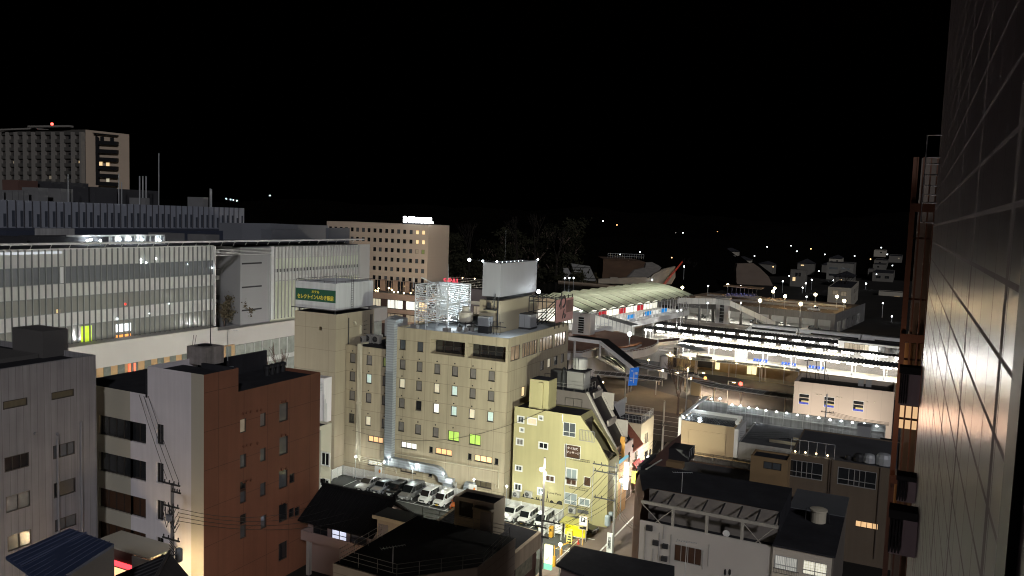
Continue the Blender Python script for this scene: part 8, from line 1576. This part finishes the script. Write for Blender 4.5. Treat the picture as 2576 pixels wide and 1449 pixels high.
# far-left high-rise
o = thing('residential_tower', 'tan high-rise with pale framed window bays and dark balconies beyond the upper roof', 'tower', ad((160, 480), 304)+Vector((0, 0, -40)))
T0, T1, T2 = ad((215, 326), 304), ad((325, 338), 300), ad((0, 327), 330)
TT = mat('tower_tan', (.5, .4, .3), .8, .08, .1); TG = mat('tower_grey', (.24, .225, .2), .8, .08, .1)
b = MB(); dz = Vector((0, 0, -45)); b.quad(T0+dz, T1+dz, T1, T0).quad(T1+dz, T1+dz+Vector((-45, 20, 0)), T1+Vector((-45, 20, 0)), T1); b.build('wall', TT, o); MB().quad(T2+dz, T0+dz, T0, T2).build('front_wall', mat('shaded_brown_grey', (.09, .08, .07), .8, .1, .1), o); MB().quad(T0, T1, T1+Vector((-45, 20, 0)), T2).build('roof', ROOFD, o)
def onf(p, A, B): # point on the vertical plane through A,B
    n_ = Vector((B.y-A.y, A.x-B.x, 0)); d_ = ray(*p); return CAM+d_*((A-CAM).dot(n_)/d_.dot(n_))
L1 = ad((0, 338), 328)
for k in range(11):
    x = (5, 48, 92, 140, 180, 228, 271, 0, 0, 0, 0)[k] if k < 0 else 0
out = (T0-T2).cross(Vector((0, 0, 1))).normalized(); out = out if out.dot(CAM-T0) > 0 else -out; b = MB(); wd_ = []
for x0 in (18, 100, 185, 275, 360, 460, 560, 650, 760, 845):
    p = onf(z1(x0, 200), T2, T0); q = onf(z1(x0, 720), T2, T0); d = (T0-T2).normalized()*.55; b.extr([p-d, p+d, p+d+Vector((0, 0, -42)), p-d+Vector((0, 0, -42))], out*1.6)
b.parts('bay_pillar', TG, o); b = MB()
for yy_ in (225, 305, 385, 465, 545, 625, 705): p, q = onf(z1(0, yy_+2), T2, T0), onf(z1(850, yy_), T2, T0); b.extr([p, q, q+Vector((0, 0, 1.3)), p+Vector((0, 0, 1.3))], out*.7)
b.parts('floor_band', mat('band_dark', (.09, .085, .075), .8, .1, .1), o); rzT = math.atan2((T0-T2).y, (T0-T2).x)
for j, yy_ in enumerate((265, 355, 435, 515, 592, 665)):
    for k, xx_ in enumerate((75, 155, 242, 425, 520, 620, 718, 820)): p = onf(z1(xx_, yy_+(.0)), T2, T0)+out*.15; window(o, p, rzT, 3.0, 2.3, 'warm' if (j, k) in ((3, 7),) else 'dim' if (j, k) in ((3, 1), (5, 4)) else 'dark', '1')
out2 = (T1-T0).cross(Vector((0, 0, 1))).normalized(); out2 = out2 if out2.dot(CAM-T0) > 0 else -out2
b = MB()
for yy_ in (295, 380, 462, 545, 625, 705): 
    P4 = [onf(z1(x, y), T0, T1) for x, y in ((1005, yy_-10), (1195, yy_), (1195, yy_+38), (1005, yy_+28))]; b.extr(P4, out2*1.2)
P4 = [onf(z1(x, y), T0, T1) for x, y in ((955, 205), (1195, 230), (1195, 240), (955, 215))]; b.extr(P4, out2*1.2); P4 = [onf(z1(x, y), T0, T1) for x, y in ((960, 215), (1000, 260), (1005, 730), (965, 730))]; b.extr(P4, out2*.1); b.parts('balcony', BLK, o)
rz2 = math.atan2((T1-T0).y, (T1-T0).x)
for (x, y, kd) in ((1018, 522, 'warm'), (1088, 530, 'warm'), (1088, 690, 'pale'), (1030, 270, 'dark'), (1130, 280, 'dark')): window(o, onf(z1(x, y), T0, T1)+out2*.15, rz2, 1.6, 2.0, kd, '1')
b = MB(); c = ad((165, 318), 310); A_, B2_ = ad((0, 328), 326), ad((85, 325), 318); b.extr([A_, B2_, B2_+Vector((0, 0, .6)), A_+Vector((0, 0, .6))], -out*6); A_, B2_ = ad((82, 322), 318), ad((185, 321), 308); b.extr([A_, B2_, B2_+Vector((0, 0, .7)), A_+Vector((0, 0, .7))], -out*6+out*8); b.build('roof_slab', TG, o)
p = ad((131, 312), 312); MB().ball(p, .55, 5).build('red_beacon', G_R, label='red aircraft warning lamp on top of the far left high-rise', cat='beacon lamp'); MB().tube([p-Vector((0, 0, 2)), p], .12, 4).build('beacon_mast', DKMET, label='short mast under the red warning lamp', cat='mast'); light('POINT', p+Vector((3, -1, .5)), (1, .05, .05), 300, .4)
# ============================================================ BEIGE HOTEL behind, with podium
C0 = ad((1077.2, 566.4), 258); HZ = C0.z; o = thing('beige_hotel', 'plain beige hotel with rows of small square windows and bright rooftop sign', 'hotel', (C0.x-20, C0.y+6, 0)); hy = C0.y
colx = [ay(z2(x, 563), hy).x for x in (1062, 1114, 1169, 1222, 1280, 1334, 1393, 1449, 1509, 1566, 1627, 1686, 1748, 1808, 1873, 1936, 1998)]
rz_ = [ay(z2(1627, y), hy).z for y in (563, 658, 753, 848, 943, 1038)]; W = []; random.seed(2)
for j in range(6):
    for k, x in enumerate(colx):
        if j == 0 or (j == 1 and k > 1) or k > 5:
            kd = 'warm' if (k > 14 and j < 2) else ('greenc' if (k, j) == (16, 2) else 'dim' if (k, j) == (15, 2) else random.choice(('dark', 'dark', 'grey', 'dark'))); W.append((x, rz_[j], 1.15, 1.35, kd, '1'))
xl9 = ay((822.3, 554), hy).x; ye = ax((1130.4, 567.4), C0.x).y
block(o, xl9, C0.x, hy, ye, 8, HZ, BHOT, ROOFD, front=W, par=.3, depth=.15)
sg = thing('rooftop_lettering', 'blazing white rooftop lettering on the beige hotel', 'sign', (ay((1043, 553), hy+1).x, hy+1, HZ)); a, c = ay(z2(1790, 450), hy+1), ay(z2(2028, 455), hy+1)
zs_ = ay(z2(1900, 452), hy+1).z; text('B4T', 2.4, (a.x+2.2, hy+1, zs_), 0, glow('sign_white', (.95, .97, 1), 9), sg, bold=.16, ext=.15); text('IWAKI', 2.1, (a.x+5.0+(c.x-a.x-5)*.24, hy+1, zs_-.1), 0, glow('sign_white', (1, 1, 1), 8), sg, bold=.18, ext=.15); text('HOTEL', 2.1, (a.x+5.0+(c.x-a.x-5)*.76, hy+1, zs_-.1), 0, glow('sign_white', (1, 1, 1), 8), sg, bold=.18, ext=.15)
MB().box(a.x-.5, c.x+.5, hy+1.4, hy+1.6, HZ, HZ+.7).build('rail', DKMET, sg); light('POINT', ((a.x+c.x)/2, hy-2, zs_+1), COOL, 200, .6, sg)
for (x, y) in ((1585, 1110), (1830, 1135), (1357, 1020)):
    p = ay(z2(x, y), hy-.9); u = thing('wall_uplighter', ('warm uplighter under the middle pillar of the beige hotel', 'warm uplighter under the right pillar of the beige hotel', 'warm uplighter at the left edge of the beige hotel')[(1585, 1830, 1357).index(x)], 'uplighter', p); MB().lathe(p, [(.2, -.4), (.35, 0), (.3, .05)], 8).build('lamp_head', G_Y, u); light('SPOT', p+Vector((0, .1, .25)), (1, .68, .3), 2600, .1, u, (p.x, hy+.2, p.z+9), 38, .8)
PY = hy-8; px0, px1 = ay(z2(1380, 1200), PY).x, ay(z2(2260, 1200), PY).x; zp = [ay(z2(1500, y), PY).z for y in (1180, 1235, 1330, 1370, 1460, 1500)]
pd = thing('hotel_podium', 'brown clad podium with tan bands, lit windows and planted terrace under the beige hotel', 'building', (px0+15, PY+4, 0)); W = []
for (x, kd) in ((1525, 'pale'), (1675, 'white'), (1745, 'white'), (1880, 'white'), (1990, 'warm'), (2120, 'dark')):
    w = 3.2 if x != 1880 else 4.5; W.append((ay(z2(x, 1290), PY).x, (zp[1]+zp[2])/2, w, zp[1]-zp[2]-.3, kd, '3')); W.append((ay(z2(x, 1410), PY).x, (zp[3]+zp[4])/2, w, zp[3]-zp[4]-.4, 'dim' if kd != 'pale' else 'pale', '3'))
w_ = facade(pd, 'f', PY, px0, px1, 0, zp[1], [w for w in W], WOODM, depth=.2); w_.build('wall', WOODM, pd); b = MB(); b.box(px0, px1, PY-.3, PY-.002, zp[1], zp[0]); b.box(px0, px1, PY-.3, PY-.002, zp[3], zp[2]); b.box(px0, px1, PY-.3, PY-.002, zp[4]-.6, zp[4]+.6); b.parts('tan_band', mat('tan_band', (.33, .23, .17), .8, .08, .3), pd)
MB().box(px0, px1, PY, hy, zp[0]-.5, zp[0]-.2).build('terrace', ROOFG, pd); b = MB(); b.box(px0, px1, hy-1.2, hy-1, zp[0], zp[0]+3.4); b.build('terrace_glazing', P['dark'], pd); b = MB()
for k in range(30): x = px0+(px1-px0)*k/29; b.box(x-.08, x+.08, hy-1.3, hy-1.2, zp[0], zp[0]+3.4)
for x in (1585, 1710, 1830): p = ay(z2(x, 1150), hy-1.5); b.box(p.x-.8, p.x+.8, hy-1.6, hy-.2, zp[0], zp[0]+3.6)
b.parts('terrace_pillar', mat('tan_band', (.33, .23, .17)), pd)
for k, (x, y) in enumerate(((1545, 1140), (1535, 1168), (1515, 1160), (1648, 1135), (1680, 1155), (1700, 1175), (1740, 1175), (1800, 1190), (1868, 1185))): p = ay(z2(x, y), PY+2.5); post_lamp('terrace_lamp', 'small warm bollard lamp on the planted hotel terrace', (p.x, p.y, zp[0]-.2), max(.3, p.z-zp[0]), .22, G_Y, (1, .75, .5), 60, 'warm bollard lamps on the hotel terrace')
PSB = thing('red_neon_sign', 'small pink neon letter sign on a distant roof behind the lattice frame', 'sign', ay(z6(1775, 190), 150)); p = ay(z6(1775, 192), 150); text('S·PAL', 1.7, p, 0, glow('pink_neon', (1, .12, .16), 1.0), PSB, bold=.04, ext=.05)
p2 = Vector((p.x-6, 151, 0)); o = thing('station_shopping_block', 'dark shopping block with lit window strips behind the lattice frame', 'building', (p.x-4, 156, 0)); W = []
for (x, y, kd) in ((2040, 1330-1384+1384, 'x'),): pass
zq = p.z-1.3; xq = ay((1180, 760), 151).x; block(o, xq, xq+4.5, 151, 175, 0, zq, mat('dark_mauve_wall', (.12, .1, .1), .8, .1, .3), ROOFD, front=[(xq+1.9, zq-4.5, 1.7, 1.8, 'dim', '2'), (xq+1.6, zq-9, 1.6, 2.2, 'dim', '2')], par=.2); b = MB()
b.box(xq, xq+4.5, 150.9, 150.99, zq-3.3, zq-2.6); 
for k in range(6): b.box(xq-6, xq+4.5, 151.5, 151.6, zq+.3+k*.35, zq+.36+k*.35)
b.build('pale_bands', TANC, o)
for k in range(5): q = Vector((p.x+1+k*3.0, 153, zq+2.0)); MB().ball(q, .14, 4).build('string_lamp', G_Y, o)
# trees: planter tree in the recess, hillside wood
def leafy(name, label, base, h, r, seed, m, group=None, n=420, leaf=.35, mesh=None):
    o = thing(name, label, 'tree', base, random.uniform(0, 6), group); B = Vector(base)
    if mesh: 
        for nm, me in mesh: part(nm, me, o, B, random.uniform(0, 6))
        return o
    random.seed(seed); b = MB(); b.tube([B, B+Vector((.1, 0, h*.5)), B+Vector((0, .1, h*.8))], h*.03, 6, r2=h*.012)
    for k in range(6): a = k*1.05; b.tube([B+Vector((0, 0, h*.4)), B+Vector((math.cos(a)*r*.6, math.sin(a)*r*.6, h*.7))], h*.012, 4)
    b.build('trunk', mat('bark', (.13, .09, .07)), o); b = MB(); cl = [(random.gauss(0, .38)*r, random.gauss(0, .38)*r, h*random.uniform(.35, .95)) for _ in range(14)]
    for _ in range(n):
        c = random.choice(cl); p = B+Vector((c[0]+random.gauss(0, .17)*r, c[1]+random.gauss(0, .17)*r, c[2]+random.gauss(0, .07)*h)); u = Vector((random.uniform(-1, 1), random.uniform(-1, 1), random.uniform(-1, 1))).normalized(); v = u.orthogonal().normalized(); s = leaf*random.uniform(.6, 1.4); b.quad(p-u*s, p-v*s*.5, p+u*s, p+v*s*.5)
    b.build('crown', m, o); return o
LEAF = mat('leaves', (.1, .08, .045), .8, .5, 1); LEAFD = mat('dark_leaves', (.03, .03, .018), .9, .5, .3, spec=.05)
for k, (x, y) in enumerate(((2255, 860), (2400, 850))): q = ax(z3(x, 950), LX-2.5+k); leafy('planter_tree', ('left', 'right')[k]+' leafy tree growing on the terrace recess of the glass block', (q.x, q.y, 14.2), (6.4, 5.4)[k], 2.3, 20+k, LEAF, n=900, leaf=.22)
pro = [leafy('hillside_tree', 'dark bushy tree', (0, 0, 0), 15, 6, s, LEAFD, n=500, leaf=.8) for s in (31, 32, 33)]
meshes = [[(c.name.split('.')[0], c.data) for c in t.children] for t in pro]
for t in pro:
    for c in list(t.children): bpy.data.objects.remove(c)
    bpy.data.objects.remove(t)
random.seed(40)
for k in range(64):
    px_ = random.uniform(1115, 1460); D_ = random.uniform(345, 480); p = ad((px_, 640), D_); z = max(0, hz(p.x, p.y)-1); leafy('hillside_tree', 'dark evergreen tree crowding the unlit wooded hillside behind the station', (p.x, p.y, z), 15, 6, 0, LEAFD, 'trees on the unlit hillside', mesh=meshes[k % 3])
for k, (x, y, D_) in enumerate(((1180, 600, 345), (1300, 590, 340), (1345, 580, 350), (1400, 610, 338), (2110, 705, 420), (1725, 660, 500))): p = ad((x, y+60), D_); bare_tree(('pale bare tree right of the beige hotel', 'bare branching tree behind the blank white box', 'tall bare tree on the ridge above the station roof', 'bare tree leaning at the wood edge', 'bare tree by the white office', 'bare tree above the car deck lamps')[k], (p.x, p.y, p.z-4), 22, 50+k, 4, m=mat('pale_bark', (.022, .019, .016), .9, .3, 2, spec=.1))
# ============================================================ OWN BUILDING: tiled wall and steel frame on the right
WX = .345
o = thing('tiled_facade', 'close glossy tiled wall of the building on the right, seen edge on with reflections', 'building', (WX+4, 8, 0))
m, n, l = nt('glossy_wall_tiles'); ou = n.new('ShaderNodeOutputMaterial'); bs = n.new('ShaderNodeBsdfPrincipled'); l.new(bs.outputs[0], ou.inputs[0]); g = n.new('ShaderNodeNewGeometry'); sp_ = n.new('ShaderNodeSeparateXYZ'); l.new(g.outputs['Position'], sp_.inputs[0])
ty = math_(n, l, 'LESS_THAN', math_(n, l, 'FLOORED_MODULO', sp_.outputs[1], .6), .02); tz_ = math_(n, l, 'LESS_THAN', math_(n, l, 'FLOORED_MODULO', sp_.outputs[2], .3), .026); pj = math_(n, l, 'LESS_THAN', math_(n, l, 'FLOORED_MODULO', math_(n, l, 'ADD', sp_.outputs[1], .55), 2.1), .11)
gr = math_(n, l, 'MAXIMUM', math_(n, l, 'MAXIMUM', ty, tz_), pj)
cb = n.new('ShaderNodeCombineXYZ'); l.new(math_(n, l, 'FLOOR', math_(n, l, 'DIVIDE', sp_.outputs[1], .6)), cb.inputs[1]); l.new(math_(n, l, 'FLOOR', math_(n, l, 'DIVIDE', sp_.outputs[2], .3)), cb.inputs[2])
wn = n.new('ShaderNodeTexWhiteNoise'); wn.noise_dimensions = '3D'; l.new(cb.outputs[0], wn.inputs[0]); tone = math_(n, l, 'MULTIPLY_ADD', wn.outputs['Value'], .35, .8); tone = math_(n, l, 'MULTIPLY', tone, math_(n, l, 'MULTIPLY_ADD', gr, .55, 1))
sc_ = n.new('ShaderNodeVectorMath'); sc_.operation = 'SCALE'; sc_.inputs[0].default_value = (.15, .12, .135); l.new(tone, sc_.inputs['Scale']); l.new(sc_.outputs[0], bs.inputs['Base Color'])
l.new(math_(n, l, 'MULTIPLY_ADD', gr, .5, .28), bs.inputs['Roughness']); bs.inputs['Specular IOR Level'].default_value = .5
mpn = n.new('ShaderNodeMapping'); mpn.inputs['Scale'].default_value = (1, 3.2, 7); l.new(g.outputs['Position'], mpn.inputs['Vector']); nn_ = n.new('ShaderNodeTexNoise'); nn_.inputs['Scale'].default_value = 1.2; nn_.inputs['Detail'].default_value = 3; l.new(mpn.outputs[0], nn_.inputs['Vector'])
hh = math_(n, l, 'MULTIPLY_ADD', gr, -.6, math_(n, l, 'MULTIPLY', nn_.outputs['Fac'], .5)); bp = n.new('ShaderNodeBump'); bp.inputs['Strength'].default_value = .35; bp.inputs['Distance'].default_value = .01; l.new(hh, bp.inputs['Height']); l.new(bp.outputs[0], bs.inputs['Normal'])
MB().box(WX, WX+9, 1.2, 17.0, 0, 43.6).build('tiled_wall', m, o)
MB().box(WX-.03, WX-.002, 2.75, 3.0, 20, 60).build('corner_post', mat('near_black_metal', (.015, .015, .018), .5, .1, 3), o)
FRB = mat('rust_brown_steel', (.13, .06, .035), .55, .2, 1.5); o = thing('steel_lattice_frame', 'rust brown vertical steel lattice screening balconies beyond the tiled wall', 'frame', (.4, 24, 0)); b = MB()
for k, (x, w) in enumerate(((-.1, .1), (.0, .03), (.13, .04), (.3, .035), (.45, .04), (.6, .035), (.74, .04))): b.box(x, x+w, 23.6-.02*k, 23.72, 0, ay((2300, 395), 23.6).z)
for k in range(24): z = 1.0+k*1.6; b.box(-.1, .8, 23.75, 23.8, z, z+.05)
for z in (38.6, 35.2, 31.4, 27.6, 23.8, 20, 16): b.box(-.1, .8, 23.5, 23.56, z-.1, z+.12)
b.build('bars', FRB, o); b = MB()
for (z0, zh, m_) in ((34.0, 1.0, 0), (29.9, 1.3, 0), (24.4, 1.6, 0), (18, 2.2, 0), (12, 2, 0)): b.box(-.04, .8, 24.2, 24.3, z0, z0+zh)
b.parts('tan_panel', mat('balcony_panel', (.45, .28, .12), .7, .1, 1), o)
p, q = ay((2250, 1040), 24.4), ay((2316, 975), 24.4); za, zb_ = ay((2280, 1022), 24.35).z, ay((2290, 1080), 24.35).z
MB().box(.0, .62, 24.35, 24.4, min(za, zb_), max(za, zb_)).build('lit_balcony', glow('balcony_warm', (1, .62, .32), .8), o)
MB().box(.1, 1.2, 25, 25.6, 0, 40).build('rear_wall', mat('dark_side_wall', (.16, .14, .12)), o)
light('POINT', (-1.2, 22.6, 20), (1, .6, .35), 150, .3, o); light('POINT', (-1.0, 22.0, 33.5), (1, .6, .4), 60, .3, o)
for k, (x, y, Y_, s) in enumerate(((2296, 975, 17.3, .85), (2280, 1232, 14.5, .5), (2276, 1345, 12.2, .72), (2318, 1420, 13.0, .3), (2335, 905, 18.0, .35))):
    p = ay((x, y), Y_); sx_ = .26*s; o = thing('wall_condenser', ('large black capped', 'small barred', 'nearest big black capped', 'lowest narrow', 'upper small')[k]+' condenser hanging on the tiled wall', 'air conditioner', (p.x, Y_, p.z-.4))
    MB().box(p.x-sx_, WX-.005, Y_, Y_+.24, p.z-.42*s, p.z+.3*s).build('casing', mat('mauve_casing', (.42, .34, .37), .5, .1, 2), o); MB().box(p.x-sx_-.03, WX-.006, Y_-.05, Y_+.28, p.z+.302*s, p.z+.46*s).build('hood', BLK, o)
    b = MB()
    for j in range(4): b.box(p.x-sx_-.01+j*.04, p.x-sx_+.012+j*.04, Y_-.03, Y_-.002, p.z-.38*s, p.z+.28*s)
    b.build('bars', BLK, o)
for k, (y, z) in enumerate(((16.2, ay((2350, 340), 16.2).z), (16.5, ay((2350, 440), 16.5).z), (16.6, ay((2345, 490), 16.6).z), (16.4, ay((2350, 396), 16.4).z))):
    o = thing('wall_bracket', ('highest', 'third', 'lowest', 'second highest')[k if k else 1]+' rectangular metal bracket on the far edge of the tiled wall' if k != 1 else 'thin metal bracket below the highest one on the tiled wall edge', 'bracket', (WX, y, z)); MB().tube([(WX, y, z), (WX-.22, y, z), (WX-.22, y, z-.5), (WX, y, z-.5)], .015, 4).build('bar', STEEL, o)
# added lamps that brighten walls and lanes, mostly hidden by the blocks in front
for lb, b_, h_, c_3, pw in (('added fill plaza lamp hidden behind the rust red building', (-92, 78, 0), 12, WHT, 9000), ('added tall fill lamp in front of the middle of the glass block', (-92, 102, 0), 12, WHT, 9000), ('added fill plaza lamp hidden behind the stair tower', (-94, 128, 0), 12, WHT, 9000), ('added tall fill lamp near the corner of the glass block', (-90, 150, 0), 10, WHT, 7000), ('added fill lamp hidden below the lattice frame, facing the beige hotel', (-122, 196, 0), 13, (1, .88, .72), 80000),
        ('added fill lamp beside the tiled roof house, below the railed roof', (-42, 57, 0), 4.5, (1, .8, .65), 2600), ('added fill lamp in front of the white terrace building', (-15, 63.5, 0), 5.5, (1, .93, .82), 2600), ('added fill lamp below the cream edged block', (-36, 40, 0), 6.5, (1, .85, .7), 3000), ('added fill lamp in the lane between the two black roofs', (-29.7, 74.0, 0), 5.2, (1, .88, .66), 1300), ('added fill lamp in the lane under the tiled wall', (-7, 3, 0), 7.0, (1, .86, .86), 15000), ('added fill lamp below the grey office', (-50, 39, 0), 7.5, (1, .9, .8), 1800), ('street lamp in the lane beyond the black roof', (-7, 92.5, 0), 5, (1, .65, .35), 160)):
    post_lamp('street_or_fill_lamp', lb, b_, h_, .18, G_W, c_3, pw*(3.2 if 'glass block' in lb or 'plaza lamp hidden behind' in lb else 1))
for lb, b_ in (('added tall sodium lamp on the far pavement behind the blue sign', (-68, 161, 0)), ('added tall sodium lamp by the road behind the stepped houses', (-48, 137, 0)), ('added tall sodium lamp on the pavement near the tree', (-38.5, 160.5, 0))): post_lamp('street_or_fill_lamp', lb, b_, 9, .16, G_Y, (1, .72, .48), 5200, kind='SPOT', aim=(b_[0], b_[1], 0), spot=165, pole=.08)  # lamps added to light the dark road and pavement
light('POINT', S((-45, 229, 7.5)), WHT, 900, .4)  # bare point light added to brighten the station building
# ============================================================ LIGHT: night sky, added fill sun from behind the camera
wd = bpy.data.worlds.new('World'); SC.world = wd; wd.use_nodes = True
n = wd.node_tree.nodes; l = wd.node_tree.links; bg = n['Background']
sk = n.new('ShaderNodeTexSky'); sk.sky_type = 'NISHITA'; sk.sun_disc = False; sk.sun_elevation = R(-5); sk.sun_rotation = R(140); l.new(sk.outputs[0], bg.inputs[0]); bg.inputs[1].default_value = .05
sd = bpy.data.lights.new('fill_sun', 'SUN'); sd.energy = .75; sd.angle = R(3); sd.color = (.97, .95, 1); so_ = bpy.data.objects.new('fill_sun', sd); COL.objects.link(so_); so_.rotation_euler = Vector((.6, -.7, .45)).to_track_quat('Z', 'Y').to_euler()  # weak sun added as fill for walls facing the camera
vs = SC.view_settings; vs.view_transform = 'Standard'; vs.look = 'None'; vs.exposure = 0; vs.gamma = 1; vs.use_curve_mapping = False
cy = SC.cycles; cy.use_denoising = True; cy.denoiser = 'OPENIMAGEDENOISE'; cy.use_light_tree = True; cy.max_bounces = 5; cy.diffuse_bounces = 2; cy.glossy_bounces = 3; cy.sample_clamp_indirect = 3; cy.transparent_max_bounces = 6; cy.use_adaptive_sampling = True; cy.adaptive_threshold = .02; cy.pixel_filter_type = 'BLACKMAN_HARRIS'; cy.filter_width = 1.1
